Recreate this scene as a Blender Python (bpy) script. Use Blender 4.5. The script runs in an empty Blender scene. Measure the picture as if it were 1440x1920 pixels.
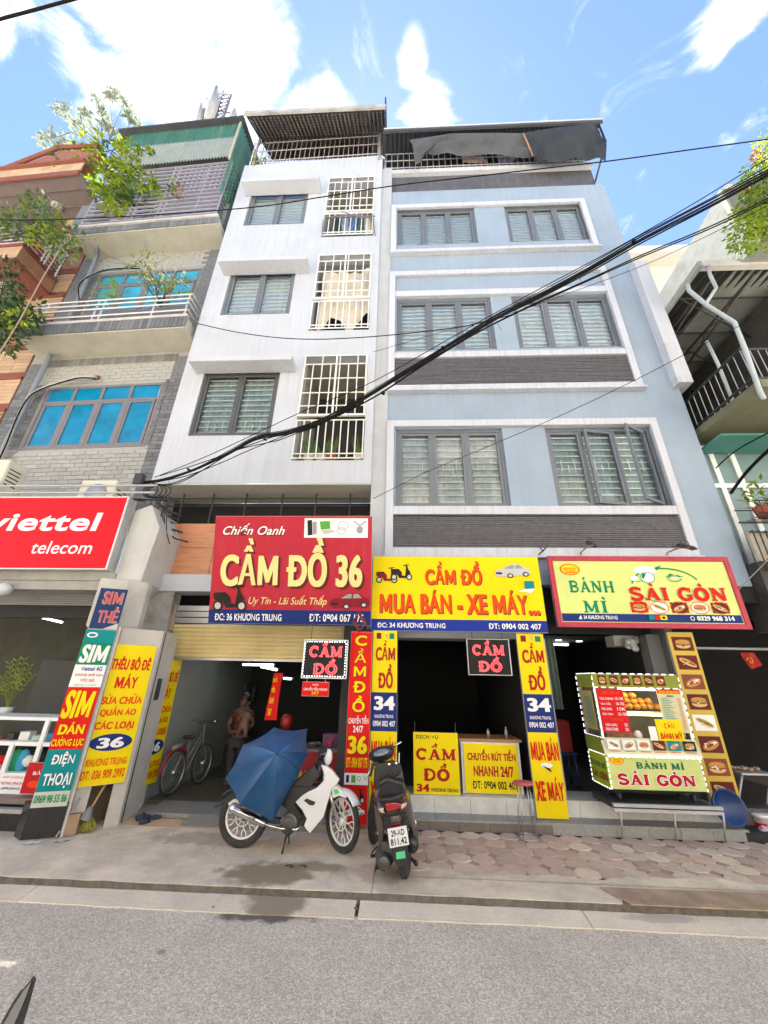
import bpy, math, random
from mathutils import Matrix, Vector
random.seed(7)
SC = bpy.context.scene
COL = SC.collection
R = math.radians
PI = math.pi

# ------------------------------------------------------------------ camera
IW, IH, FPX = 1440.0, 1920.0, 721.0
TILT, YAW, ROLL = R(23.75), R(2.84), R(1.13)
CAM = Vector((0, -5.7, 1.62))
FWD = Vector((-math.sin(YAW)*math.cos(TILT), math.cos(YAW)*math.cos(TILT), math.sin(TILT)))
RT0 = Vector((math.cos(YAW), math.sin(YAW), 0))
UP0 = RT0.cross(FWD)
RGT = RT0*math.cos(ROLL) + UP0*math.sin(ROLL)
UPV = UP0*math.cos(ROLL) - RT0*math.sin(ROLL)
cd = bpy.data.cameras.new('camera')
cam = bpy.data.objects.new('camera', cd)
COL.objects.link(cam)
cd.sensor_fit = 'VERTICAL'
cd.sensor_height = 36.0
cd.lens = FPX/IH*36.0
cd.clip_start = 0.02
cd.clip_end = 2000
m = Matrix((RGT, UPV, -FWD)).transposed().to_4x4()
m.translation = CAM
cam.matrix_world = m
SC.camera = cam

# ------------------------------------------------------------------ light
SUN_EL, SUN_AZ = R(60), R(-10)          # azimuth from +Y, negative to the left
world = bpy.data.worlds.new('World')
SC.world = world
world.use_nodes = True
nt = world.node_tree
nt.nodes.clear()
def nn(t, **k):
    n = nt.nodes.new(t)
    for a, b in k.items(): setattr(n, a, b)
    return n
sky = nn('ShaderNodeTexSky', sky_type='NISHITA', sun_disc=False, sun_elevation=SUN_EL, sun_rotation=SUN_AZ, air_density=1.0, dust_density=0.1, ozone_density=2.6)
geo = nn('ShaderNodeTexCoord')
sep = nn('ShaderNodeSeparateXYZ'); nt.links.new(geo.outputs['Generated'], sep.inputs[0])
zc = nn('ShaderNodeMath', operation='MAXIMUM'); nt.links.new(sep.outputs[2], zc.inputs[0]); zc.inputs[1].default_value = 0.08
dx = nn('ShaderNodeMath', operation='DIVIDE'); nt.links.new(sep.outputs[0], dx.inputs[0]); nt.links.new(zc.outputs[0], dx.inputs[1])
dy = nn('ShaderNodeMath', operation='DIVIDE'); nt.links.new(sep.outputs[1], dy.inputs[0]); nt.links.new(zc.outputs[0], dy.inputs[1])
cmb = nn('ShaderNodeCombineXYZ'); nt.links.new(dx.outputs[0], cmb.inputs[0]); nt.links.new(dy.outputs[0], cmb.inputs[1])
# clouds lie on a flat layer: plane coordinates x/z, y/z
def blob(cx, cy, rx, ry, rot=0):
    mp = nn('ShaderNodeMapping', vector_type='TEXTURE')
    mp.inputs[1].default_value = (cx, cy, 0); mp.inputs[2].default_value = (0, 0, R(rot)); mp.inputs[3].default_value = (rx, ry, 1)
    nt.links.new(cmb.outputs[0], mp.inputs[0])
    ln = nn('ShaderNodeVectorMath', operation='LENGTH'); nt.links.new(mp.outputs[0], ln.inputs[0])
    mr = nn('ShaderNodeMapRange', interpolation_type='SMOOTHSTEP'); nt.links.new(ln.outputs['Value'], mr.inputs[0])
    mr.inputs[1].default_value = 1.35; mr.inputs[2].default_value = 0.25
    return mr.outputs[0]
def mx(a, b, op='MAXIMUM'):
    q = nn('ShaderNodeMath', operation=op); nt.links.new(a, q.inputs[0])
    if isinstance(b, (int, float)): q.inputs[1].default_value = b
    else: nt.links.new(b, q.inputs[1])
    return q.outputs[0]
CLOUDS = []
n1 = nn('ShaderNodeTexNoise'); n1.inputs['Scale'].default_value = 7.0; n1.inputs['Detail'].default_value = 11; n1.inputs['Roughness'].default_value = 0.6; n1.inputs['Distortion'].default_value = 0.9
nt.links.new(cmb.outputs[0], n1.inputs['Vector'])
# centre and radii of the cloud banks in layer coordinates
CLOUDBLOB = [(-0.38,0.29,0.26,0.17,0),(-0.26,0.27,0.12,0.13,0),(-0.17,0.35,0.10,0.05,0),(0.02,0.30,0.03,0.05,0),(0.05,0.36,0.06,0.05,0),(0.54,0.26,0.06,0.07,0),(-0.7,0.2,0.12,0.08,0)]
cov = None
for a in CLOUDBLOB:
    b = blob(*a)
    cov = b if cov is None else mx(cov, b)
n2 = nn('ShaderNodeTexNoise'); n2.inputs['Scale'].default_value = 0.55; n2.inputs['Detail'].default_value = 3
nt.links.new(cmb.outputs[0], n2.inputs['Vector'])
wide = nn('ShaderNodeMapRange'); nt.links.new(n2.outputs['Fac'], wide.inputs[0]); wide.inputs[1].default_value = 0.38; wide.inputs[2].default_value = 0.6; wide.inputs[4].default_value = 0.9
far = nn('ShaderNodeVectorMath', operation='LENGTH'); nt.links.new(cmb.outputs[0], far.inputs[0])
farm = nn('ShaderNodeMapRange'); nt.links.new(far.outputs['Value'], farm.inputs[0]); farm.inputs[1].default_value = 0.9; farm.inputs[2].default_value = 1.8
cov = mx(cov, mx(wide.outputs[0], farm.outputs[0], 'MULTIPLY'))
s1 = mx(cov, 0.5, 'MULTIPLY')
nz_ = nn('ShaderNodeMath', operation='MULTIPLY_ADD'); nt.links.new(n1.outputs['Fac'], nz_.inputs[0]); nz_.inputs[1].default_value = 1.7; nz_.inputs[2].default_value = -0.35
s2 = mx(s1, nz_.outputs[0], 'ADD')
cm = nn('ShaderNodeMapRange', interpolation_type='SMOOTHSTEP'); nt.links.new(s2, cm.inputs[0]); cm.inputs[1].default_value = 0.6; cm.inputs[2].default_value = 1.3
mixc = nn('ShaderNodeMixRGB'); nt.links.new(cm.outputs[0], mixc.inputs[0]); nt.links.new(sky.outputs[0], mixc.inputs[1])
CLOUDC = 8.2
mixc.inputs[2].default_value = (CLOUDC*1.05, CLOUDC*1.0, CLOUDC*.96, 1)
bg = nn('ShaderNodeBackground'); nt.links.new(mixc.outputs[0], bg.inputs[0]); bg.inputs[1].default_value = 0.054
wo = nn('ShaderNodeOutputWorld'); nt.links.new(bg.outputs[0], wo.inputs[0])

sl = bpy.data.lights.new('sun', 'SUN'); sl.energy = 5.0; sl.angle = R(0.53); sl.color = (1, 0.95, 0.86)
so = bpy.data.objects.new('sun', sl); COL.objects.link(so)
sd = Vector((math.sin(SUN_AZ)*math.cos(SUN_EL), math.cos(SUN_AZ)*math.cos(SUN_EL), math.sin(SUN_EL)))
so.rotation_euler = sd.to_track_quat('Z', 'Y').to_euler()
so.location = (0, 0, 30)
SC.view_settings.view_transform = 'Standard'
SC.view_settings.look = 'None'
SC.view_settings.gamma = 1
SC.view_settings.use_curve_mapping = False
SC.view_settings.exposure = 2.62
SC.render.engine = 'CYCLES'
SC.cycles.use_denoising = True
SC.cycles.max_bounces = 7
SC.cycles.transparent_max_bounces = 12
SC.cycles.caustics_reflective = False
SC.cycles.caustics_refractive = False
SC.cycles.sample_clamp_indirect = 6

# ------------------------------------------------------------------ frames: a plane standing in the street
class Frame:
    def __init__(s, ox, oy, deg=0):
        s.o = Vector((ox, oy, 0)); a = R(deg)
        s.M = Matrix.Translation(s.o) @ Matrix.Rotation(a, 4, 'Z')
        s.u = Vector((math.cos(a), math.sin(a), 0)); s.n = Vector((-math.sin(a), math.cos(a), 0))
    def at(s, px, py, d=0.0):
        r = FWD + RGT*((px-IW/2)/FPX) + UPV*((IH/2-py)/FPX)
        o = s.o + s.n*d
        t = (o-CAM).dot(s.n)/r.dot(s.n)
        p = CAM + r*t
        return (p-o).dot(s.u), p.z
    def p3(s, px, py, d=0.0):
        u, z = s.at(px, py, d)
        return (u, d, z)
    def rect(s, pts, d=0.0):
        q = [s.at(x, y, d) for x, y in pts]
        if len(q) == 4:   # tl tr bl br
            return ((q[0][0]+q[2][0])/2, (q[1][0]+q[3][0])/2, (q[2][1]+q[3][1])/2, (q[0][1]+q[1][1])/2)
        return (min(a[0] for a in q), max(a[0] for a in q), min(a[1] for a in q), max(a[1] for a in q))
W = Frame(0, 0, 0)
def gnd(px, py, z=0.12):
    r = FWD + RGT*((px-IW/2)/FPX) + UPV*((IH/2-py)/FPX)
    return CAM + r*((z-CAM.z)/r.z)

# ------------------------------------------------------------------ object helpers
ORG, FRM = {}, {}
def tagp(o, label=None, cat=None, group=None, kind=None):
    if label: o['label'] = label
    if cat: o['category'] = cat
    if group: o['group'] = group
    if kind: o['kind'] = kind
    return o
def thing(name, label, cat, pos=(0, 0, 0), frame=W, group=None, kind=None):
    o = bpy.data.objects.new(name, None); COL.objects.link(o)
    o.empty_display_size = 0.2
    o.matrix_world = frame.M @ Matrix.Translation(pos)
    ORG[o.name] = Vector(pos); FRM[o.name] = frame
    return tagp(o, label, cat, group, kind)
class MB:
    def __init__(s): s.v, s.f, s.mi, s.sm = [], [], [], []
    def add(s, vs, fs, m=0, sm=False):
        b = len(s.v); s.v += [tuple(v) for v in vs]
        for f in fs: s.f.append([b+i for i in f]); s.mi.append(m); s.sm.append(sm)
        return s
    def box(s, x0, x1, y0, y1, z0, z1, m=0):
        x0, x1 = min(x0, x1), max(x0, x1); y0, y1 = min(y0, y1), max(y0, y1); z0, z1 = min(z0, z1), max(z0, z1)
        return s.add([(x0,y0,z0),(x1,y0,z0),(x1,y1,z0),(x0,y1,z0),(x0,y0,z1),(x1,y0,z1),(x1,y1,z1),(x0,y1,z1)],
            [(0,3,2,1),(4,5,6,7),(0,1,5,4),(1,2,6,5),(2,3,7,6),(3,0,4,7)], m)
    def quad(s, a, b, c, d, m=0): return s.add([a, b, c, d], [(0,1,2,3)], m)
    def prism(s, pts, lo, hi, axis='y', m=0):
        """pts in the plane across axis; y: (x,z)  z: (x,y)  x: (y,z)"""
        n = len(pts)
        def P(p, t): return (p[0], t, p[1]) if axis == 'y' else ((p[0], p[1], t) if axis == 'z' else (t, p[0], p[1]))
        vs = [P(p, lo) for p in pts] + [P(p, hi) for p in pts]
        fs = [list(range(n)), list(range(2*n-1, n-1, -1))] + [(i, n+i, n+(i+1) % n, (i+1) % n) for i in range(n)]
        return s.add(vs, fs, m)
    def tube(s, pts, r, n=8, m=0, caps=True, closed=False):
        pts = [Vector(p) for p in pts]; k = len(pts)
        rr = r if isinstance(r, (list, tuple)) else [r]*k
        vs, fs = [], []; prev = None
        for i, p in enumerate(pts):
            if closed: t = (pts[(i+1) % k]-pts[i-1])
            else: t = (pts[min(i+1, k-1)]-pts[max(i-1, 0)])
            t = t.normalized() if t.length > 1e-9 else Vector((0, 0, 1))
            if prev is None:
                a = Vector((0, 0, 1)) if abs(t.z) < 0.9 else Vector((1, 0, 0))
                u = t.cross(a).normalized()
            else:
                u = (prev - t*prev.dot(t)); u = u.normalized() if u.length > 1e-6 else t.orthogonal().normalized()
            prev = u; w = t.cross(u)
            for j in range(n):
                a = 2*PI*j/n; vs.append(p + (u*math.cos(a) + w*math.sin(a))*rr[i])
        for i in range(k if closed else k-1):
            for j in range(n):
                a = i*n+j; b = i*n+(j+1) % n; c = ((i+1) % k)*n+(j+1) % n; d = ((i+1) % k)*n+j
                fs.append((a, b, c, d))
        if caps and not closed: fs += [list(range(n))[::-1], list(range((k-1)*n, k*n))]
        return s.add(vs, fs, m, True)
    def lathe(s, prof, c=(0, 0, 0), n=16, axis='z', m=0, sm=True, caps=True):
        vs, fs = [], []
        for r, h in prof:
            for j in range(n):
                a = 2*PI*j/n; x, y = r*math.cos(a), r*math.sin(a)
                v = (x, y, h) if axis == 'z' else ((x, h, y) if axis == 'y' else (h, x, y))
                vs.append((v[0]+c[0], v[1]+c[1], v[2]+c[2]))
        for i in range(len(prof)-1):
            for j in range(n): fs.append((i*n+j, i*n+(j+1) % n, (i+1)*n+(j+1) % n, (i+1)*n+j))
        if caps:
            if prof[0][0] > 1e-5: fs.append(list(range(n))[::-1])
            if prof[-1][0] > 1e-5: fs.append(list(range((len(prof)-1)*n, len(prof)*n)))
        return s.add(vs, fs, m, sm)
    def ball(s, c, rx, ry=None, rz=None, n=10, k=6, m=0, rot=None):
        ry = ry or rx; rz = rz or rx; vs, fs = [], []
        for i in range(k+1):
            th = PI*i/k
            for j in range(n):
                a = 2*PI*j/n; v = Vector((rx*math.sin(th)*math.cos(a), ry*math.sin(th)*math.sin(a), rz*math.cos(th)))
                if rot is not None: v = rot @ v
                vs.append(v+Vector(c))
        for i in range(k):
            for j in range(n): fs.append((i*n+j, (i+1)*n+j, (i+1)*n+(j+1) % n, i*n+(j+1) % n))
        return s.add(vs, fs, m, True)
    def build(s, name, mats, parent=None, pos=None, frame=W, label=None, cat=None, group=None, kind=None, bevel=0, smooth=False, seg=1):
        """verts are in frame coordinates; parent parts share their thing's origin"""
        if not isinstance(mats, (list, tuple)): mats = [mats]
        if parent is not None: o0 = ORG[parent.name]; frame = FRM[parent.name]
        else:
            if pos is None:
                xs = [v[0] for v in s.v]; ys = [v[1] for v in s.v]; zs = [v[2] for v in s.v]
                pos = ((min(xs)+max(xs))/2, (min(ys)+max(ys))/2, min(zs))
            o0 = Vector(pos)
        me = bpy.data.meshes.new(name)
        me.from_pydata([(v[0]-o0[0], v[1]-o0[1], v[2]-o0[2]) for v in s.v], [], s.f)
        for q in mats: me.materials.append(q)
        me.polygons.foreach_set('material_index', s.mi)
        me.polygons.foreach_set('use_smooth', [bool(a or smooth) for a in s.sm])
        me.update()
        o = bpy.data.objects.new(name, me); COL.objects.link(o)
        if parent is not None: o.parent = parent
        else: o.matrix_world = frame.M @ Matrix.Translation(o0)
        ORG[o.name] = o0; FRM[o.name] = frame
        if bevel:
            b = o.modifiers.new('bevel', 'BEVEL'); b.width = bevel; b.segments = seg; b.limit_method = 'ANGLE'; b.angle_limit = R(40)
        return tagp(o, label, cat, group, kind)
UNIT = {}
def unit(mat, name='piece'):
    k = (mat.name, name)
    if k not in UNIT:
        b = MB().box(-.5, .5, -.5, .5, -.5, .5)
        me = bpy.data.meshes.new(name); me.from_pydata(b.v, [], b.f); me.materials.append(mat); me.update()
        UNIT[k] = me
    return UNIT[k]
def piece(name, parent, x0, x1, y0, y1, z0, z1, mat, rot=None):
    """one box-shaped piece sharing its mesh with its likes"""
    o = bpy.data.objects.new(name, unit(mat, name)); COL.objects.link(o)
    o.parent = parent
    g = ORG[parent.name]
    o.location = ((x0+x1)/2-g[0], (y0+y1)/2-g[1], (z0+z1)/2-g[2])
    o.scale = (abs(x1-x0), abs(y1-y0), abs(z1-z0))
    if rot: o.rotation_euler = rot
    ORG[o.name] = g; FRM[o.name] = FRM[parent.name]
    return o
def shared(name, me, parent, loc, rot=(0, 0, 0), scale=(1, 1, 1)):
    o = bpy.data.objects.new(name, me); COL.objects.link(o); o.parent = parent
    g = ORG[parent.name]
    o.location = (loc[0]-g[0], loc[1]-g[1], loc[2]-g[2]); o.rotation_euler = rot; o.scale = scale
    ORG[o.name] = g; FRM[o.name] = FRM[parent.name]
    return o
UT = {}
def rod(name, parent, a, b, r, mat, n=6):
    """a round bar from a to b sharing one unit cylinder per material"""
    k = (mat.name, n)
    if k not in UT:
        t = MB().tube([(0, 0, -.5), (0, 0, .5)], 1.0, n)
        me = bpy.data.meshes.new('bar'); me.from_pydata(t.v, [], t.f); me.materials.append(mat)
        me.polygons.foreach_set('use_smooth', [len(p.vertices) == 4 for p in me.polygons]); me.update(); UT[k] = me
    a, b = Vector(a), Vector(b)
    o = bpy.data.objects.new(name, UT[k]); COL.objects.link(o); o.parent = parent
    g = ORG[parent.name]
    o.location = (a+b)/2-g
    o.rotation_euler = (b-a).to_track_quat('Z', 'Y').to_euler(); o.scale = (r, r, (b-a).length)
    ORG[o.name] = g; FRM[o.name] = FRM[parent.name]
    return o

# ------------------------------------------------------------------ materials
MC = {}
def mat(name, col, rough=0.6, metal=0.0, var=0.12, vs=3.0, bump=0.0, bs=40, spec=0.5, emit=None, es=0, dirt=0.0, dcol=(0.12,0.1,0.08), rnd=0.0, streak=0.0, coat=0, trans=0, stretch=None, sills=None):
    if name in MC: return MC[name]
    m = bpy.data.materials.new(name); m.use_nodes = True
    t = m.node_tree; p = t.nodes['Principled BSDF']
    L = t.links.new
    def N(k, **kw):
        n = t.nodes.new(k)
        for a, b in kw.items(): setattr(n, a, b)
        return n
    p.inputs['Roughness'].default_value = rough; p.inputs['Metallic'].default_value = metal
    p.inputs['Specular IOR Level'].default_value = spec
    p.inputs['Coat Weight'].default_value = coat
    if emit:
        p.inputs['Emission Color'].default_value = (*emit, 1); p.inputs['Emission Strength'].default_value = es
    c = None
    g = N('ShaderNodeNewGeometry')
    if var > 0:
        n = N('ShaderNodeTexNoise'); n.inputs['Scale'].default_value = vs; n.inputs['Detail'].default_value = 7; n.inputs['Roughness'].default_value = 0.62
        if stretch:
            mp = N('ShaderNodeMapping'); mp.inputs[3].default_value = stretch; L(g.outputs['Position'], mp.inputs[0]); L(mp.outputs[0], n.inputs['Vector'])
        else: L(g.outputs['Position'], n.inputs['Vector'])
        r = N('ShaderNodeMapRange'); r.inputs[1].default_value = 0.28; r.inputs[2].default_value = 0.72; r.inputs[3].default_value = 1-var; r.inputs[4].default_value = 1+var
        L(n.outputs['Fac'], r.inputs[0])
        h = N('ShaderNodeHueSaturation'); h.inputs['Color'].default_value = (*col, 1); L(r.outputs[0], h.inputs['Value'])
        c = h.outputs[0]
    else:
        q = N('ShaderNodeRGB'); q.outputs[0].default_value = (*col, 1); c = q.outputs[0]
    if rnd > 0:
        oi = N('ShaderNodeObjectInfo'); r = N('ShaderNodeMapRange'); r.inputs[3].default_value = 1-rnd; r.inputs[4].default_value = 1+rnd
        L(oi.outputs['Random'], r.inputs[0]); h = N('ShaderNodeHueSaturation'); L(c, h.inputs['Color']); L(r.outputs[0], h.inputs['Value']); c = h.outputs[0]
    if dirt > 0:
        n = N('ShaderNodeTexNoise'); n.inputs['Scale'].default_value = vs*0.55; n.inputs['Detail'].default_value = 9; n.inputs['Roughness'].default_value = 0.7
        L(g.outputs['Position'], n.inputs['Vector'])
        r = N('ShaderNodeMapRange'); r.inputs[1].default_value = 0.5; r.inputs[2].default_value = 0.72; r.inputs[4].default_value = dirt; L(n.outputs['Fac'], r.inputs[0])
        x = N('ShaderNodeMixRGB'); L(r.outputs[0], x.inputs[0]); L(c, x.inputs[1]); x.inputs[2].default_value = (*dcol, 1); c = x.outputs[0]
    if streak > 0:
        mp = N('ShaderNodeMapping'); mp.inputs[3].default_value = (9, 9, 0.35); L(g.outputs['Position'], mp.inputs[0])
        n = N('ShaderNodeTexNoise'); n.inputs['Scale'].default_value = 1.0; n.inputs['Detail'].default_value = 6; n.inputs['Roughness'].default_value = 0.65; L(mp.outputs[0], n.inputs['Vector'])
        r = N('ShaderNodeMapRange'); r.inputs[1].default_value = 0.5; r.inputs[2].default_value = 0.78; r.inputs[4].default_value = streak; L(n.outputs['Fac'], r.inputs[0])
        fac = r.outputs[0]
        if sills:    # rain marks run down below every sill and ledge
            sp = N('ShaderNodeSeparateXYZ'); L(g.outputs['Position'], sp.inputs[0]); acc = None
            for zs in sills:
                q = N('ShaderNodeMapRange'); L(sp.outputs[2], q.inputs[0]); q.inputs[1].default_value = zs-1.1; q.inputs[2].default_value = zs; q.inputs[4].default_value = 1.0
                gt = N('ShaderNodeMath'); gt.operation = 'LESS_THAN'; L(sp.outputs[2], gt.inputs[0]); gt.inputs[1].default_value = zs+.02
                ml = N('ShaderNodeMath'); ml.operation = 'MULTIPLY'; L(q.outputs[0], ml.inputs[0]); L(gt.outputs[0], ml.inputs[1])
                if acc is None: acc = ml.outputs[0]
                else: mm = N('ShaderNodeMath'); mm.operation = 'MAXIMUM'; L(acc, mm.inputs[0]); L(ml.outputs[0], mm.inputs[1]); acc = mm.outputs[0]
            n2_ = N('ShaderNodeTexNoise'); n2_.inputs['Scale'].default_value = 1.0; n2_.inputs['Detail'].default_value = 5; mp2 = N('ShaderNodeMapping'); mp2.inputs[3].default_value = (16, 16, .5); L(g.outputs['Position'], mp2.inputs[0]); L(mp2.outputs[0], n2_.inputs['Vector'])
            r2 = N('ShaderNodeMapRange'); r2.inputs[1].default_value = .45; r2.inputs[2].default_value = .72; r2.inputs[4].default_value = .5; L(n2_.outputs['Fac'], r2.inputs[0])
            m3_ = N('ShaderNodeMath'); m3_.operation = 'MULTIPLY'; L(acc, m3_.inputs[0]); L(r2.outputs[0], m3_.inputs[1])
            m4_ = N('ShaderNodeMath'); m4_.operation = 'MAXIMUM'; L(m3_.outputs[0], m4_.inputs[0]); L(fac, m4_.inputs[1]); fac = m4_.outputs[0]
        x = N('ShaderNodeMixRGB'); L(fac, x.inputs[0]); L(c, x.inputs[1]); x.inputs[2].default_value = (*dcol, 1); c = x.outputs[0]
    L(c, p.inputs['Base Color'])
    if bump > 0:
        n = N('ShaderNodeTexNoise'); n.inputs['Scale'].default_value = bs; n.inputs['Detail'].default_value = 4; L(g.outputs['Position'], n.inputs['Vector'])
        b = N('ShaderNodeBump'); b.inputs['Strength'].default_value = bump; b.inputs['Distance'].default_value = 0.01; L(n.outputs['Fac'], b.inputs['Height']); L(b.outputs[0], p.inputs['Normal'])
    if trans > 0:   # thin leaf: some light passes through
        tr = N('ShaderNodeBsdfTranslucent'); L(c, tr.inputs[0]); ms = N('ShaderNodeMixShader'); ms.inputs[0].default_value = trans
        L(p.outputs[0], ms.inputs[1]); L(tr.outputs[0], ms.inputs[2]); L(ms.outputs[0], t.nodes['Material Output'].inputs[0])
    MC[name] = m
    return m
def glass(name, tint=(0.85, 0.93, 0.95), refl=0.3, rough=0.02):
    if name in MC: return MC[name]
    m = bpy.data.materials.new(name); m.use_nodes = True; t = m.node_tree; t.nodes.clear()
    tr = t.nodes.new('ShaderNodeBsdfTransparent'); tr.inputs[0].default_value = (*tint, 1)
    gl = t.nodes.new('ShaderNodeBsdfGlossy'); gl.inputs['Roughness'].default_value = rough; gl.inputs[0].default_value = (0.95, 0.97, 1, 1)
    lw = t.nodes.new('ShaderNodeLayerWeight'); lw.inputs[0].default_value = refl
    ms = t.nodes.new('ShaderNodeMixShader'); o = t.nodes.new('ShaderNodeOutputMaterial')
    t.links.new(lw.outputs['Fresnel'], ms.inputs[0]); t.links.new(tr.outputs[0], ms.inputs[1]); t.links.new(gl.outputs[0], ms.inputs[2]); t.links.new(ms.outputs[0], o.inputs[0])
    MC[name] = m
    return m

# ------------------------------------------------------------------ lettering
def _raw(st, w, sh):
    cu = bpy.data.curves.new('t', 'FONT'); cu.body = st; cu.resolution_u = 5
    cu.offset = w; cu.shear = sh; cu.fill_mode = 'FRONT'
    ob = bpy.data.objects.new('t', cu); me = ob.to_mesh()
    v = [tuple(q.co) for q in me.vertices]; f = [tuple(p.vertices) for p in me.polygons]
    ob.to_mesh_clear(); bpy.data.objects.remove(ob); bpy.data.curves.remove(cu)
    return v, f
ADV, GLC = {}, {}
DEC = {'Đ': ('D', '-'), 'Ư': ('U', 'h'), 'Ơ': ('O', 'h'), 'Ờ': ('O', 'h`'), 'Ử': ('U', 'h?'), 'Ữ': ('U', 'h~'), 'Ự': ('U', 'h.'), 'Ớ': ('O', 'h/')}
def adv(c):
    if c not in ADV:
        def wd(t_): v, _ = _raw(t_, 0, 0); return max(q[0] for q in v)-min(q[0] for q in v)
        ADV[c] = wd('H'+c+'H')-wd('HH')
    return ADV[c]
def text_mesh(s, weight=0.0, shear=0.0):
    """letters one by one; barred and horned capitals are put together from plain ones"""
    V, F = [], []; x = 0; w = min(weight, .026)
    def add(pts, fs, z=0): b = len(V); V.extend((p[0]+x, p[1], z) for p in pts); F.extend(tuple(i+b for i in f) for f in fs)
    for c in s:
        base, mk = DEC.get(c, (c, ''))
        if c != ' ':
            wl = min(w, .006) if base in 'MAÁẦẢÂÀẤWNVY' else w
            k = (base, wl, shear)
            if k not in GLC:
                if base == 'M':   # drawn as one clean outline
                    b_ = .085+w*1.8; W_ = .74
                    pts = [(0, 0), (b_, 0), (b_, .46), (W_/2-b_*.3, .06), (W_/2+b_*.3, .06), (W_-b_, .46), (W_-b_, 0), (W_, 0), (W_, .69), (W_-b_*1.05, .69), (W_/2, .27), (b_*1.05, .69), (0, .69)]
                    GLC[k] = ([(p_[0]+.07+shear*p_[1], p_[1], 0) for p_ in pts], [tuple(range(13))])
                else: GLC[k] = _raw(base, wl, shear)
            add(GLC[k][0], GLC[k][1])
        a = adv(base) if base != 'M' else .90; t = .04+w
        for m_ in mk:
            if m_ == '-': add([(-.03, .37-t*.8), (.30, .37-t*.8), (.30, .37+t*.8), (-.03, .37+t*.8)], [(0, 1, 2, 3)], .00025)
            elif m_ == 'h': add([(a-.14-w, .60), (a+.01, .66), (a+.05, .78), (a-.03, .80), (a-.05, .71), (a-.14-w, .70)], [(0, 1, 4, 5), (1, 2, 3, 4)], .00025)
            elif m_ == '`': add([(a*.25, 1.0), (a*.36+t, .82), (a*.5+t, .82), (a*.25+t*2, 1.0)], [(0, 1, 2, 3)])
            elif m_ == '/': add([(a*.5, .82), (a*.62, .82), (a*.85, 1.0), (a*.62, 1.0)], [(0, 1, 2, 3)])
            elif m_ == '?': add([(a*.38, .95), (a*.5, 1.02), (a*.64, .96), (a*.56, .88), (a*.56, .82), (a*.46, .82), (a*.46, .9), (a*.53, .95)], [(0, 7, 2, 1), (7, 6, 3, 2), (6, 5, 4, 3)])
            elif m_ == '~': add([(a*.2, .84), (a*.38, .94), (a*.6, .86), (a*.8, .94), (a*.8, 1.0), (a*.6, .94), (a*.38, 1.0), (a*.2, .92)], [(0, 1, 6, 7), (1, 2, 5, 6), (2, 3, 4, 5)])
            elif m_ == '.': add([(a*.42, -.2), (a*.42+t*1.6, -.2), (a*.42+t*1.6, -.08), (a*.42, -.08)], [(0, 1, 2, 3)])
        x += a+w*1.2
    return V, F
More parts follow.
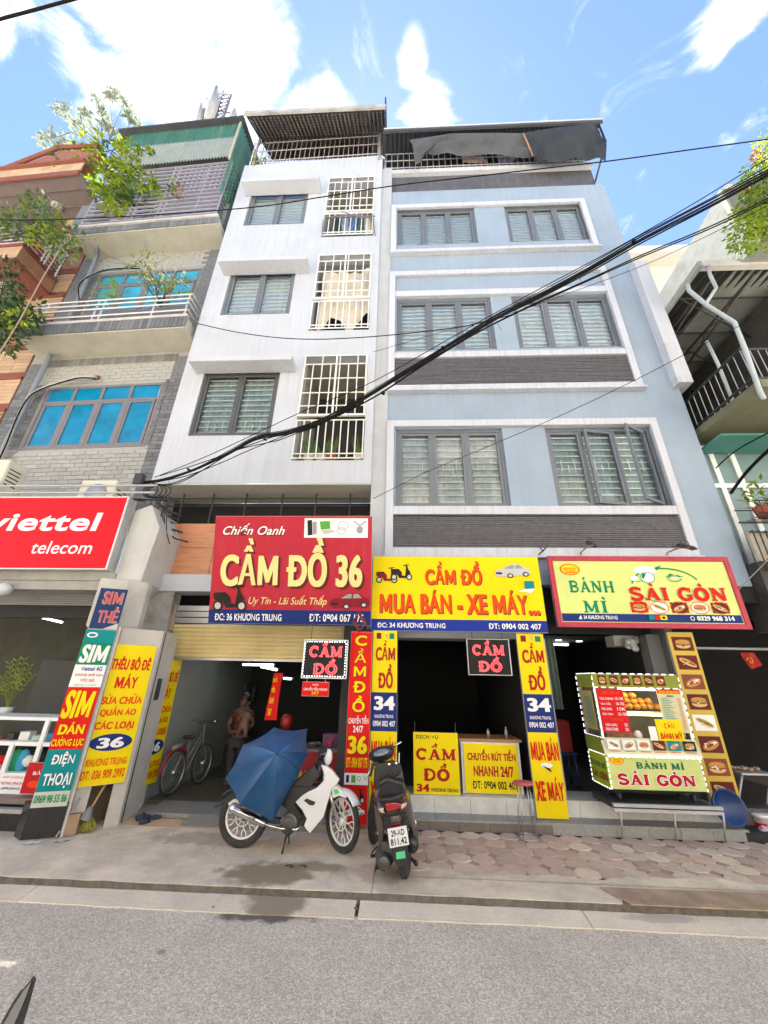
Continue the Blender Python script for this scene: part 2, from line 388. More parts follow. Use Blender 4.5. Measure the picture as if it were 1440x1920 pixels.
class Sign:
    """flat print on a board: positions are fractions of the board, top left is 0,0"""
    def __init__(s, parent, x0, x1, z0, z1, y):
        s.p, s.x0, s.x1, s.z0, s.z1, s.y = parent, x0, x1, z0, z1, y
        s.k = 0; s.art = MB(); s.am = []
    def P(s, fx, fy): return s.x0+(s.x1-s.x0)*fx, s.z1-(s.z1-s.z0)*fy
    def d(s): s.k += 1; return s.y-0.001-0.0007*s.k
    def T(s, st, a, b, c, e, m, w=0.02, sh=0.0, out=None, ow=0.03, dx=0, dz=0):
        if out is not None: s._t(st, a, b, c, e, out, w+ow, sh, dx, dz, True)
        s._t(st, a, b, c, e, m, w, sh, 0, 0, False)
    def _t(s, st, a, b, c, e, m, w, sh, dx, dz, grow):
        v, f = text_mesh(st, w, sh)
        if not v: return
        k_ = .03 if w > .03 else 0
        offs = [(-k_, 0), (k_, 0)] if k_ else [(0, 0)]
        if len(st) == 1: offs = [(0, 0)]
        xs = [q[0] for q in v]; ys = [q[1] for q in v]
        X0, Z1 = s.P(a, b); X1, Z0 = s.P(c, e)
        if grow:
            ex = (X1-X0)*.02; ez = (Z1-Z0)*.03
            X0 -= ex; X1 += ex; Z0 -= ez; Z1 += ez
        X0 += dx; X1 += dx; Z0 += dz; Z1 += dz
        kx = (X1-X0)/(max(xs)-min(xs)); kz = (Z1-Z0)/(max(ys)-min(ys)); y = s.d()
        mb = MB(); gw = max(xs)-min(xs); gh = max(ys)-min(ys); kx = (X1-X0)/(gw+2*k_); kz = (Z1-Z0)/(gh+k_)
        for i, (ox, oz) in enumerate(offs): mb.add([(X0+(q[0]-min(xs)+k_+ox)*kx, y-.0004*i-q[2], Z0+(q[1]-min(ys)+k_*.5+oz)*kz) for q in v], f)
        mb.build('lettering', m, s.p)
    def midx(s, m):
        if m not in s.am: s.am.append(m)
        return s.am.index(m)
    def R(s, a, b, c, e, m):
        X0, Z1 = s.P(a, b); X1, Z0 = s.P(c, e); y = s.d()
        s.art.quad((X0, y, Z0), (X1, y, Z0), (X1, y, Z1), (X0, y, Z1), s.midx(m))
    def G(s, pts, m):
        y = s.d(); q = [s.P(*p) for p in pts]
        s.art.add([(p[0], y, p[1]) for p in q], [list(range(len(q)))], s.midx(m))
    def E(s, cx, cy, rx, ry, m, n=20, a0=0, a1=360, rot=0):
        ar = abs((s.x1-s.x0)/(s.z1-s.z0)); c, t = math.cos(R(rot)), math.sin(R(rot)); pts = []
        for i in range(n+(0 if a1-a0 == 360 else 1)):
            a = R(a0+(a1-a0)*i/n); x, yv = rx*math.cos(a)*ar, ry*math.sin(a)
            pts.append((cx+(x*c-yv*t)/ar, cy-(x*t+yv*c)))
        s.G(pts, m)
    def ring(s, cx, cy, rx, ry, w, m, a0=0, a1=360, n=28):
        y = s.d(); ar = abs((s.x1-s.x0)/(s.z1-s.z0)); vs, fs = [], []
        for i in range(n+1):
            a = R(a0+(a1-a0)*i/n)
            for k in (0, 1):
                p = s.P(cx+(rx-k*w/ar)*math.cos(a), cy-(ry-k*w)*math.sin(a)); vs.append((p[0], y, p[1]))
        for i in range(n): fs.append((2*i, 2*i+1, 2*i+3, 2*i+2))
        s.art.add(vs, fs, s.midx(m))
    def line(s, pts, w, m):
        """ribbon; w as fraction of board height"""
        y = s.d(); q = [Vector(s.P(*p)) for p in pts]; h = (s.z1-s.z0)*w/2; vs, fs = [], []
        for i, p in enumerate(q):
            t = (q[min(i+1, len(q)-1)]-q[max(i-1, 0)]).normalized(); nrm = Vector((-t.y, t.x))*h
            vs += [(p.x+nrm.x, y, p.y+nrm.y), (p.x-nrm.x, y, p.y-nrm.y)]
        for i in range(len(q)-1): fs.append((2*i, 2*i+1, 2*i+3, 2*i+2))
        s.art.add(vs, fs, s.midx(m))
    def done(s, name='printed_picture'):
        if s.art.v: s.art.build(name, s.am, s.p, kind='stuff' if name == 'printed_picture' else None)
        s.art = MB(); s.am = []
    # slab-serif lettering out of ribbons
    def serif(s, st, a, b, c, e, m, t=0.2, out=None, ow=0.1, inner=None, iw=0.1, name='lettering'):
        X0, Z1 = s.P(a, b); X1, Z0 = s.P(c, e); H = Z1-Z0
        wd = {'M': 1.15, 'I': 0.5, ' ': 0.35, 'N': 1.0, 'H': 1.0, '3': .7, '6': .7, '4': .7}
        items = []; x = 0
        for ch in st:
            base, acc = SPLIT.get(ch, (ch, ''))
            w = wd.get(base, 0.9); items.append((base, acc, x, w)); x += w+0.12
        tot = x-0.12; kx = (X1-X0)/tot
        for lay, (mt, th) in enumerate([(out, t+ow), (m, t), (inner, t-iw)]):
            if mt is None: continue
            mb = MB(); y0 = s.d(); s.k += 1; j = 0
            for base, acc, lx, w in items:
                for st_ in GLY(base, w)+ACC(acc, w):
                    pts, f = st_; th2 = th*f if lay == 1 else (th*f+ow*(1-f) if lay == 0 else max(0.03, t*f-iw))
                    ext = (ow/2 if lay == 0 else (-iw/2 if lay == 2 else 0))
                    q = [Vector((p[0], p[1])) for p in pts]
                    closed = (q[0]-q[-1]).length < 1e-6
                    if not closed:
                        d0 = (q[0]-q[1]).normalized()*ext; d1 = (q[-1]-q[-2]).normalized()*ext
                        q[0] = q[0]+d0; q[-1] = q[-1]+d1
                    vs, fs = [], []; n = len(q)
                    for i, p in enumerate(q):
                        if closed: tt = q[(i+1) % (n-1)]-q[(i-1) % (n-1)]
                        else: tt = q[min(i+1, n-1)]-q[max(i-1, 0)]
                        tt = tt.normalized(); nr = Vector((-tt.y, tt.x))*th2/2
                        for sg in (1, -1):
                            P = p+nr*sg
                            vs.append((X0+(lx+P.x)*kx, y0-0.0001*(j % 7), Z0+P.y*H))
                    for i in range(n-1): fs.append((2*i, 2*i+1, 2*i+3, 2*i+2))
                    mb.add(vs, fs); j += 1
            mb.build(name, mt, s.p)
def arc(cx, cy, rx, ry, a0, a1, n=12): return [(cx+rx*math.cos(R(a0+(a1-a0)*i/n)), cy+ry*math.sin(R(a0+(a1-a0)*i/n))) for i in range(n+1)]
def GLY(c, w):
    S = 0.42; L = []
    def ser(x, z, h=0.17): L.append(([(x-h, z), (x+h, z)], S))
    if c == 'A': L += [([(.14, .05), (w/2, .95)], .6), ([(w/2, .95), (w-.14, .05)], 1), ([(.24, .33), (w-.24, .33)], .45)]; ser(.12, .05); ser(w-.12, .05)
    elif c in 'BD':
        L.append(([(.18, .03), (.18, .97)], 1)); ser(.16, .05, .15); ser(.16, .95, .15)
        if c == 'D': L.append(([(.18, .95), (.4, .95)]+arc(.4, .5, w-.5, .44, 88, -88)+[(.4, .05), (.18, .05)], .75))
        else: L += [([(.18, .95), (.4, .95)]+arc(.45, .74, w-.62, .2, 85, -85, 8)+[(.18, .53)], .7), ([(.18, .52), (.4, .51)]+arc(.48, .28, w-.6, .22, 85, -85, 8)+[(.18, .05)], .7)]
    elif c == 'C': L += [(arc(w/2, .5, w/2-.1, .43, 42, 318, 18), .9), ([(w-.13, .98), (w-.13, .64)], .4)]
    elif c == 'G': L += [(arc(w/2, .5, w/2-.1, .43, 42, 318, 18), .9), ([(w-.13, .98), (w-.13, .64)], .4), ([(w-.16, .42), (w-.16, .08)], .9)]; ser(w-.2, .42, .18)
    elif c == 'O': L.append((arc(w/2, .5, w/2-.1, .42, 0, 360, 24), 1))
    elif c == 'S': L += [(arc(w/2, .725, w/2-.16, .21, 20, 270, 12)+arc(w/2, .27, w/2-.12, .22, 80, -160, 12), .9), ([(w-.15, .97), (w-.15, .72)], .4), ([(.13, .03), (.13, .3)], .4)]
    elif c == 'I': L.append(([(w/2, .03), (w/2, .97)], 1)); ser(w/2, .05, .2); ser(w/2, .95, .2)
    elif c == 'H': L += [([(.2, .03), (.2, .97)], 1), ([(w-.2, .03), (w-.2, .97)], 1), ([(.2, .5), (w-.2, .5)], .5)]; [ser(x, z) for x in (.2, w-.2) for z in (.05, .95)]
    elif c == 'N': L += [([(.18, .03), (.18, .97)], .6), ([(w-.18, .03), (w-.18, .97)], .6), ([(.18, .95), (w-.18, .05)], 1)]; ser(.17, .05); ser(.12, .95, .14); ser(w-.17, .95)
    elif c == 'M': L += [([(.18, .03), (.2, .97)], .6), ([(w-.2, .03), (w-.22, .97)], 1), ([(.2, .95), (w/2, .1)], .9), ([(w/2, .1), (w-.2, .95)], .5)]; ser(.17, .05); ser(w-.2, .05); ser(.15, .95, .13); ser(w-.15, .95, .13)
    return L
def ACC(a, w):
    L = []
    for k in a:
        if k == '^': L.append(([(w/2-.2, 1.1), (w/2, 1.25), (w/2+.2, 1.1)], .5))
        if k == '`': L.append(([(w/2-.05, 1.3), (w/2+.13, 1.12)] if '^' not in a else [(w/2+.05, 1.45), (w/2+.24, 1.27)], .7))
        if k == '´': L.append(([(w/2-.1, 1.12), (w/2+.1, 1.32)], .7))
        if k == '-': L.append(([(0, .5), (.4, .5)], .5))
    return L
SPLIT = {'Ầ': ('A', '^`'), 'Ồ': ('O', '^`'), 'Đ': ('D', '-'), 'Á': ('A', '´'), 'À': ('A', '`'), 'Ì': ('I', '`'), 'Ò': ('O', '`')}

# ------------------------------------------------------------------ wall with openings
def wall_holes(mb, x0, x1, z0, z1, y, depth, holes, m=0, mr=0):
    xs = sorted({x0, x1, *[h[0] for h in holes], *[h[1] for h in holes]}); zs = sorted({z0, z1, *[h[2] for h in holes], *[h[3] for h in holes]})
    xs = [x for x in xs if x0 <= x <= x1]; zs = [z for z in zs if z0 <= z <= z1]
    for i in range(len(xs)-1):
        for j in range(len(zs)-1):
            cx, cz = (xs[i]+xs[i+1])/2, (zs[j]+zs[j+1])/2
            if any(h[0] < cx < h[1] and h[2] < cz < h[3] for h in holes): continue
            mb.quad((xs[i], y, zs[j]), (xs[i+1], y, zs[j]), (xs[i+1], y, zs[j+1]), (xs[i], y, zs[j+1]), m)
    for a, b, c, e in holes:
        mb.quad((a, y, c), (a, y, e), (a, y+depth, e), (a, y+depth, c), mr)
        mb.quad((b, y, e), (b, y, c), (b, y+depth, c), (b, y+depth, e), mr)
        mb.quad((a, y, e), (b, y, e), (b, y+depth, e), (a, y+depth, e), mr)
        mb.quad((b, y, c), (a, y, c), (a, y+depth, c), (b, y+depth, c), mr)
    return mb
def ringframe(mb, x0, x1, z0, z1, w, y0, y1, m=0, wb=None, wt=None):
    wb = w if wb is None else wb; wt = w if wt is None else wt
    mb.box(x0, x0+w, y0, y1, z0, z1, m); mb.box(x1-w, x1, y0, y1, z0, z1, m)
    if wb: mb.box(x0+w, x1-w, y0, y1, z0, z0+wb, m)
    if wt: mb.box(x0+w, x1-w, y0, y1, z1-wt, z1, m)
    return mb
# ================================================================== MATERIALS
white_paint = mat('white_paint', (0.49, 0.515, 0.575), 0.85, var=0.07, vs=1.2, bump=0.15, bs=30, streak=0.18, dcol=(0.38, 0.38, 0.38), sills=[5.64, 8.74, 11.87, 14.7, 5.1, 8.2, 11.3, 7.1, 10.0, 13.1])
trim_white = mat('trim_white', (0.53, 0.555, 0.62), 0.8, var=0.06, vs=2, streak=0.4, dcol=(0.36, 0.33, 0.31), sills=[4.27, 7.6, 10.79, 10.02, 12.53, 5.96, 14.2, 3.53, 6.77])
blue_paint = mat('blue_paint', (0.285, 0.355, 0.445), 0.85, var=0.08, vs=1.2, bump=0.1, bs=25, streak=0.4, dcol=(0.25, 0.29, 0.34), sills=[6.6, 10.6, 13.2, 3.4, 9.2, 6.64])
grey_paint = mat('grey_paint', (0.42, 0.435, 0.46), 0.85, var=0.08, vs=3, streak=0.35, dcol=(0.3, 0.3, 0.3))
beige_paint = mat('beige_paint', (0.5, 0.475, 0.42), 0.85, var=0.1, vs=2, dirt=0.35, dcol=(0.36, 0.33, 0.28))
dark_stone = mat('dark_stone', (0.10, 0.095, 0.105), 0.7, var=0.25, vs=14, rnd=0.2)
dark_gap = mat('dark_gap', (0.02, 0.02, 0.022), 0.8, var=0)
frame_grey = mat('frame_grey', (0.16, 0.175, 0.20), 0.35, var=0.05)
frame_dark = mat('frame_dark', (0.08, 0.082, 0.09), 0.4, var=0.05)
pane_m = glass('window_glass', tint=(.96, .98, .98), refl=0.32)
curtain_w = mat('curtain_white', (0.72, 0.86, 0.97), 0.9, var=0.05, vs=2, stretch=(4, 4, 0.8))
curtain_g = mat('curtain_green', (0.24, 0.34, 0.35), 0.9, var=0.35, vs=5, stretch=(6, 6, 0.6))
bar_w = mat('bar_white', (0.78, 0.79, 0.78), 0.5, var=0.04)
bar_cream = mat('bar_cream', (0.78, 0.76, 0.68), 0.5, var=0.06)
bar_grey = mat('bar_grey', (0.42, 0.42, 0.44), 0.45, metal=0.3, var=0.1)
steel = mat('steel', (0.5, 0.5, 0.5), 0.3, metal=0.9, var=0.1)
black_metal = mat('black_metal', (0.03, 0.03, 0.03), 0.45, var=0.1)
brick_dark = mat('brick_dark', (0.135, 0.14, 0.15), 0.7, var=0.15, vs=20, rnd=0.28)
brick_light = mat('brick_light', (0.33, 0.33, 0.315), 0.75, var=0.1, vs=20, rnd=0.1)
mortar = mat('mortar', (0.33, 0.33, 0.32), 0.9, var=0.1)
terra = mat('terracotta', (0.20, 0.062, 0.045), 0.8, var=0.12, vs=4)
terra_tile = mat('terracotta_tile', (0.30, 0.15, 0.085), 0.7, var=0.12, rnd=0.12)
sand_tile = mat('sand_tile', (0.44, 0.30, 0.19), 0.75, var=0.1, rnd=0.12)
cyan_film = mat('cyan_film', (0.0, 0.19, 0.36), 0.12, var=0.3, vs=3, spec=0.6)
cyan_sky = mat('cyan_film_pale', (0.03, 0.33, 0.50), 0.08, var=0.25, vs=3, spec=0.8)
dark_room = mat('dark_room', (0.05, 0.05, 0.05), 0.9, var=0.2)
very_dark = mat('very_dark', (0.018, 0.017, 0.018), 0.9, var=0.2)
concrete_old = mat('concrete_old', (0.30, 0.32, 0.30), 0.9, var=0.15, vs=2.5, dirt=0.75, dcol=(0.13, 0.12, 0.11), bump=0.3, bs=12)
concrete_pale = mat('concrete_pale', (0.5, 0.5, 0.42), 0.9, var=0.12, vs=2)
corr_green = mat('corrugated_green', (0.05, 0.165, 0.125), 0.5, var=0.2, vs=3, streak=0.4, dcol=(0.25, 0.27, 0.22))
corr_beige = mat('corrugated_beige', (0.30, 0.335, 0.31), 0.5, var=0.15, vs=3, streak=0.4, dcol=(0.3, 0.25, 0.2))
roof_dark = mat('roof_dark', (0.05, 0.055, 0.065), 0.6, var=0.2)
rust = mat('rust', (0.40, 0.29, 0.20), 0.8, var=0.3, vs=6, dirt=0.5, dcol=(0.28, 0.22, 0.17))
wood = mat('wood_panel', (0.50, 0.22, 0.11), 0.5, var=0.22, vs=3, stretch=(1.2, 1, 14), rnd=0.06)
black_rubber = mat('black_rubber', (0.03, 0.03, 0.032), 0.75, var=0.2, vs=20)
leaf_y = mat('leaf_yellow_green', (0.24, 0.33, 0.012), 0.5, var=0.35, vs=6, trans=0.45)
leaf_g = mat('leaf_green', (0.08, 0.155, 0.03), 0.5, var=0.35, vs=6, trans=0.35)
leaf_d = mat('leaf_dark', (0.035, 0.07, 0.022), 0.5, var=0.35, vs=6, trans=0.2)
leaf_b = mat('leaf_pale', (0.2, 0.24, 0.19), 0.5, var=0.3, vs=6, trans=0.3)
bark = mat('bark', (0.06, 0.045, 0.035), 0.9, var=0.2)

# ================================================================== GROUND
asphalt = mat('asphalt', (0.68, 0.61, 0.505), 0.92, var=0.1, vs=1.6)
def speckle(m, scale, lo, hi, bump=0.6, stains=()):
    t = m.node_tree; p = t.nodes['Principled BSDF']; L = t.links.new
    src = p.inputs['Base Color'].links[0].from_socket
    g = t.nodes.new('ShaderNodeNewGeometry')
    v = t.nodes.new('ShaderNodeTexVoronoi'); v.inputs['Scale'].default_value = scale; L(g.outputs['Position'], v.inputs['Vector'])
    bw = t.nodes.new('ShaderNodeSeparateColor'); L(v.outputs['Color'], bw.inputs[0])
    r = t.nodes.new('ShaderNodeMapRange'); r.inputs[3].default_value = lo; r.inputs[4].default_value = hi; L(bw.outputs[0], r.inputs[0])
    h = t.nodes.new('ShaderNodeHueSaturation'); L(src, h.inputs['Color']); L(r.outputs[0], h.inputs['Value'])
    ve = t.nodes.new('ShaderNodeTexVoronoi'); ve.inputs['Scale'].default_value = scale; ve.feature = 'DISTANCE_TO_EDGE'; L(g.outputs['Position'], ve.inputs['Vector'])
    er = t.nodes.new('ShaderNodeMapRange'); er.inputs[1].default_value = 0.0; er.inputs[2].default_value = 0.12; er.inputs[3].default_value = 0.6; L(ve.outputs['Distance'], er.inputs[0])
    h2 = t.nodes.new('ShaderNodeHueSaturation'); L(h.outputs[0], h2.inputs['Color']); L(er.outputs[0], h2.inputs['Value'])
    out = h2.outputs[0]
    for (cx, cy, rx, ry, col, am) in stains:
        mp = t.nodes.new('ShaderNodeMapping'); mp.vector_type = 'TEXTURE'; mp.inputs[1].default_value = (cx, cy, 0); mp.inputs[3].default_value = (rx, ry, 50)
        L(g.outputs['Position'], mp.inputs[0]); ln = t.nodes.new('ShaderNodeVectorMath'); ln.operation = 'LENGTH'; L(mp.outputs[0], ln.inputs[0])
        nz = t.nodes.new('ShaderNodeTexNoise'); nz.inputs['Scale'].default_value = 7; nz.inputs['Detail'].default_value = 6; L(g.outputs['Position'], nz.inputs['Vector'])
        ad = t.nodes.new('ShaderNodeMath'); ad.operation = 'MULTIPLY_ADD'; L(nz.outputs['Fac'], ad.inputs[0]); ad.inputs[1].default_value = 1.3; L(ln.outputs['Value'], ad.inputs[2])
        mr = t.nodes.new('ShaderNodeMapRange'); mr.interpolation_type = 'SMOOTHSTEP'; mr.inputs[1].default_value = 1.75; mr.inputs[2].default_value = 1.25; mr.inputs[4].default_value = am; L(ad.outputs[0], mr.inputs[0])
        x = t.nodes.new('ShaderNodeMixRGB'); L(mr.outputs[0], x.inputs[0]); L(out, x.inputs[1]); x.inputs[2].default_value = (*col, 1); out = x.outputs[0]
    L(out, p.inputs['Base Color'])
    b = t.nodes.new('ShaderNodeBump'); b.inputs['Strength'].default_value = bump; b.inputs['Distance'].default_value = 0.004; L(bw.outputs[1], b.inputs['Height']); L(b.outputs[0], p.inputs['Normal'])
oil = (0.07, 0.06, 0.05)
speckle(asphalt, 110, 0.72, 1.3, 0.6, [(-1.0, -1.98, 0.42, 0.12, oil, 0.85), (-1.5, -2.45, 0.035, 0.03, oil, 0.5)])
road = MB().box(-90, 90, -90, -1.95, -0.3, 0.045).build('road', asphalt, pos=(0, -20, 0), kind='structure')
earth = mat('ground', (0.2, 0.19, 0.17), 0.95, var=0.1)
MB().box(-300, 300, -300, 300, -0.8, -0.31).build('ground', earth, pos=(0, 0, -0.5), kind='structure')
conc = mat('concrete_path', (0.80, 0.69, 0.54), 0.9, var=0.22, vs=3.5, dirt=0.7, dcol=(0.50, 0.42, 0.34), bump=.5, bs=30)
st_col = (0.27, 0.2, 0.11)
speckle(conc, 170, 0.93, 1.07, 0.2, [(-1.15, -1.55, 0.46, 0.24, st_col, 0.9), (-0.75, -1.4, 0.26, 0.12, st_col, 0.8), (-0.2, -1.45, 0.3, 0.2, (0.3, 0.2, 0.18), 0.35), (-2.0, -0.85, 0.6, 0.2, (0.3, 0.21, 0.2), 0.5)])
gutc = mat('gutter_concrete', (0.8, 0.70, 0.56), 0.9, var=0.12, vs=3, dirt=0.2, dcol=(0.28, 0.24, 0.2))
speckle(gutc, 170, 0.93, 1.07, 0.2, [(-0.95, -1.87, 0.26, 0.2, (0.22, 0.17, 0.12), 0.85), (1.9, -1.85, 0.3, 0.05, (0.3, 0.27, 0.22), 0.5)])
# gutter apron between road and kerb, in slabs with a broken joint at the middle
gut = thing('gutter', None, None, (0, -1.85, 0), kind='structure')
edges = [-60, -9, -5.2, -2.9, -0.34, -0.32, 1.35, 3.3, 5.5, 9, 60]
GH = 0.082
for i in range(len(edges)-1):
    a, b = edges[i], edges[i+1]
    if b-a < 0.05: continue
    g = 0.004
    mb = MB(); n = max(2, min(40, int((b-a)/0.12))); top = []
    yk = -1.80 + 0.02*0
    rr = random.Random(i)
    vs = []
    for k in range(n+1):
        x = a+g+(b-a-2*g)*k/n; yo = -1.985 + 0.012*math.sin(x*1.3) + rr.uniform(-.006, .006)
        vs += [(x, yo, 0.052), (x, yo, -0.05), (x, -1.74, GH), (x, -1.74, -0.05)]
    fs = []
    for k in range(n): q = 4*k; fs += [(q, q+4, q+6, q+2), (q+1, q+5, q+4, q)]
    fs += [(0, 2, 3, 1), (4*n+1, 4*n+3, 4*n+2, 4*n)]
    mb.add(vs, fs); mb.build('gutter_slab', gutc, gut)
brk = MB()
for i in range(14):
    a = random.uniform(0, 6.28); brk.ball((-0.33+random.uniform(-.02, .02), random.uniform(-1.96, -1.8), .062), random.uniform(.006, .016), random.uniform(.006, .014), .008, 6, 4)
brk.build('crumbled_joint', mat('crumble', (0.16, 0.09, 0.07), 0.95, var=0.4, vs=30), gut)
# sidewalk
walk = thing('sidewalk', None, None, (0, -1.0, 0.0), kind='structure')
KY = -1.79
kerb_m = mat('kerb_face', (0.14, 0.12, 0.10), 0.95, var=0.35, vs=18, bump=0.8, bs=60)
def slab(name, x0, x1, y0, y1, z1, m, z0=-0.1): return MB().box(x0, x1, y0, y1, z0, z1).build(name, m, walk)
slab('concrete_slab', -60, -3.3, KY, 0.0, 0.118, conc)
slab('concrete_slab', -3.295, -0.235, KY, -0.58, 0.12, conc)
slab('concrete_slab', -0.23, 60, KY, -1.43, 0.12, conc)
slab('paver_bed', -0.23, 60, -1.43, -0.36, 0.104, mat('joint_dirt', (0.07, 0.055, 0.045), 0.95, var=0.3))
slab('yellow_tile_strip', -3.295, -0.235, -0.58, -0.31, 0.122, mat('yellow_tile', (0.58, 0.41, 0.25), 0.7, var=0.15, vs=5, dirt=0.4, dcol=(0.36, 0.3, 0.24)))
slab('concrete_slab', -3.295, 60, -0.36 if False else -0.30, 3.5, 0.119, mat('floor_inner', (0.3, 0.27, 0.23), 0.6, var=0.15))
kr = MB(); x = -12.0; rr = random.Random(3)
vs, fs = [], []; n = 160
for k in range(n+1):
    x = -12+24*k/n; o = rr.uniform(-.006, .006)
    vs += [(x, KY-0.004-abs(o), 0.118+rr.uniform(-.006, .001)), (x, KY-0.014+o, 0.02), (x, KY+.02, 0.118)]
for k in range(n): q = 3*k; fs += [(q+1, q+4, q+3, q), (q, q+3, q+5, q+2)]
kr.add(vs, fs).build('kerb_stone', kerb_m, walk)
# octagonal pavers with small squares
P = 0.212
paver_mats = [mat('paver_pink', (0.56, 0.42, 0.34), 0.85, var=0.15, vs=12, rnd=0.1, bump=0.5, bs=50, dirt=0.5, dcol=(0.38, 0.34, 0.29)),
              mat('paver_tan', (0.63, 0.52, 0.41), 0.85, var=0.15, vs=12, rnd=0.1, bump=0.5, bs=50),
              mat('paver_brown', (0.50, 0.375, 0.30), 0.85, var=0.15, vs=12, rnd=0.1, bump=0.5, bs=50)]
sq_m = mat('paver_square', (0.45, 0.32, 0.22), 0.85, var=0.2, vs=12, rnd=0.2)
def paver_mesh(m, r, n, a0, nm):
    b = MB(); vs = []
    for k in range(n):
        a = R(a0+360*k/n); vs.append((r*math.cos(a), r*math.sin(a)))
    b.prism([(x*1.0, y*1.0) for x, y in vs], -0.02, 0.012, 'z')
    top = [(x*0.93, y*0.93, 0.017) for x, y in vs]; k0 = len(b.v)
    b.f = [f for f in b.f if list(f) != list(range(2*n-1, n-1, -1))]; b.mi = b.mi[:len(b.f)]; b.sm = b.sm[:len(b.f)]
    b.v += top; 
    for k in range(n): b.f.append((n+k, k0+k, k0+(k+1) % n, n+(k+1) % n)[::-1]); b.mi.append(0); b.sm.append(False)
    b.f.append(list(range(k0, k0+n))); b.mi.append(0); b.sm.append(False)
    me = bpy.data.meshes.new(nm); me.from_pydata(b.v, [], b.f); me.materials.append(m); me.update(); return me
OCT = [paver_mesh(m_, P/2/math.cos(R(22.5))*0.985, 8, 22.5, 'paver') for m_ in paver_mats]
SQ = paver_mesh(sq_m, P*0.405/2*1.37, 4, 0, 'paver')
rr = random.Random(11)
for i in range(19):
    for j in range(5):
        x = -0.11+i*P+rr.uniform(-.004, .004)+j*.008; y = -0.47-j*P*0.96+rr.uniform(-.004, .004)
        if x > 3.95: continue
        shared('paver', rr.choice([OCT[0], OCT[0], OCT[1], OCT[2]]), walk, (x, y, 0.103+rr.uniform(-.002, .004)), (rr.uniform(-.012, .012), rr.uniform(-.012, .012), rr.uniform(-.04, .04)))
        if j < 4: shared('paver', SQ, walk, (x+P/2, y-P*.48, 0.101+rr.uniform(-.002, .002)), (0, 0, rr.uniform(-.08, .08)))
far_p = MB()
for i in range(19, 60):
    for j in range(5):
        x = -0.11+i*P+j*.008; y = -0.47-j*P*0.96; r_ = P/2*1.06
        far_p.prism([(x+r_*math.cos(R(22.5+45*k)), y+r_*math.sin(R(22.5+45*k))) for k in range(8)], 0.08, 0.118, 'z')
far_p.build('paver_rows', paver_mats[0], walk, kind='stuff')
# cement smeared over the paver edge
mb = MB(); n = 60; vs, fs = [], []
for k in range(n+1):
    x = -0.22+4.6*k/n; y = -1.34+0.05*math.sin(x*3.1)+0.03*math.sin(x*9.7+1)+rr.uniform(-.012, .012)
    vs += [(x, y, 0.121), (x, -1.50, 0.1245), (x, y+.004, 0.10)]
for k in range(n): q = 3*k; fs += [(q, q+1, q+4, q+3), (q+2, q, q+3, q+5)]
mb.add(vs, fs).build('cement_smear', conc, walk)
# faint joints of the older pavers worn flush into the left slab
mb = MB(); rr = random.Random(5)
jm = mat('joint_dirt', (0, 0, 0))
for i in range(15):
    for j in range(4):
        if rr.random() < 0.72: continue
        cx, cy = -3.1+i*0.2, -0.72-j*0.19
        if cx > -.45: continue
        k0 = rr.randint(0, 7)
        for k in range(k0, k0+rr.randint(1, 4)):
            a, b = R(22.5+45*k), R(22.5+45*(k+1)); r_ = .105
            p, q = Vector((cx+r_*math.cos(a), cy+r_*math.sin(a))), Vector((cx+r_*math.cos(b), cy+r_*math.sin(b)))
            nrm = (q-p).orthogonal().normalized()*rr.uniform(.0012, .003)
            mb.add([(p.x-nrm.x, p.y-nrm.y, .1213), (q.x-nrm.x, q.y-nrm.y, .1213), (q.x+nrm.x, q.y+nrm.y, .1213), (p.x+nrm.x, p.y+nrm.y, .1213)], [(0, 1, 2, 3)])
mb.build('worn_joint', mat('worn_joint_dirt', (0.34, 0.29, 0.24), 0.95, var=0.3), walk)
# diamond-pattern steel ramp plate over the kerb
pl = gnd(1128, 1668), gnd(1150, 1697, 0.05)
ramp = thing('ramp_plate', 'rusty diamond-patterned steel ramp plate lying over the kerb at the right', 'ramp', (2.2, -1.7, 0.06))
mb = MB()
ya, yb, za, zb = -1.575, -1.815, 0.134, 0.130
mb.add([(1.60, ya, za), (3.6, ya+.03, za), (3.6, yb, zb), (1.72, yb, zb), (1.60, ya, za-.008), (3.6, ya+.03, za-.008), (3.6, yb, zb-.008), (1.72, yb, zb-.008)], [(0, 3, 2, 1), (4, 5, 6, 7), (0, 4, 7, 3), (3, 7, 6, 2), (2, 6, 5, 1), (1, 5, 4, 0)])
mb.build('plate', rust, ramp)
mb = MB()
for i in range(92):
    for j in range(10):
        u = 1.70+i*.021; f_ = (j+.5)/10; y = ya+(yb-ya)*f_; z = za+(zb-za)*f_+.0012; x = u+(.01 if j % 2 else 0)+(.12*f_ if i < 1 else 0)
        if x < 1.62+.12*f_: continue
        a = R(45 if (i+j) % 2 else -45); cx, cy = math.cos(a)*.008, math.sin(a)*.008; px_, py_ = -math.sin(a)*.0022, math.cos(a)*.0022
        q = [(x-cx, y-cy), (x+px_, y+py_), (x+cx, y+cy), (x-px_, y-py_)]
        mb.add([(a_, b_, z+.001) for a_, b_ in q], [(3, 2, 1, 0)])
mb.build('raised_tread', mat('rust_worn', (0.5, 0.41, 0.29), 0.7, var=0.3), ramp, kind='stuff')
MB().prism([(1.66, -1.80), (1.70, -1.70), (1.78, -1.76), (1.74, -1.80)], .03, .124, 'z').build('broken_kerb_piece', kerb_m, walk)

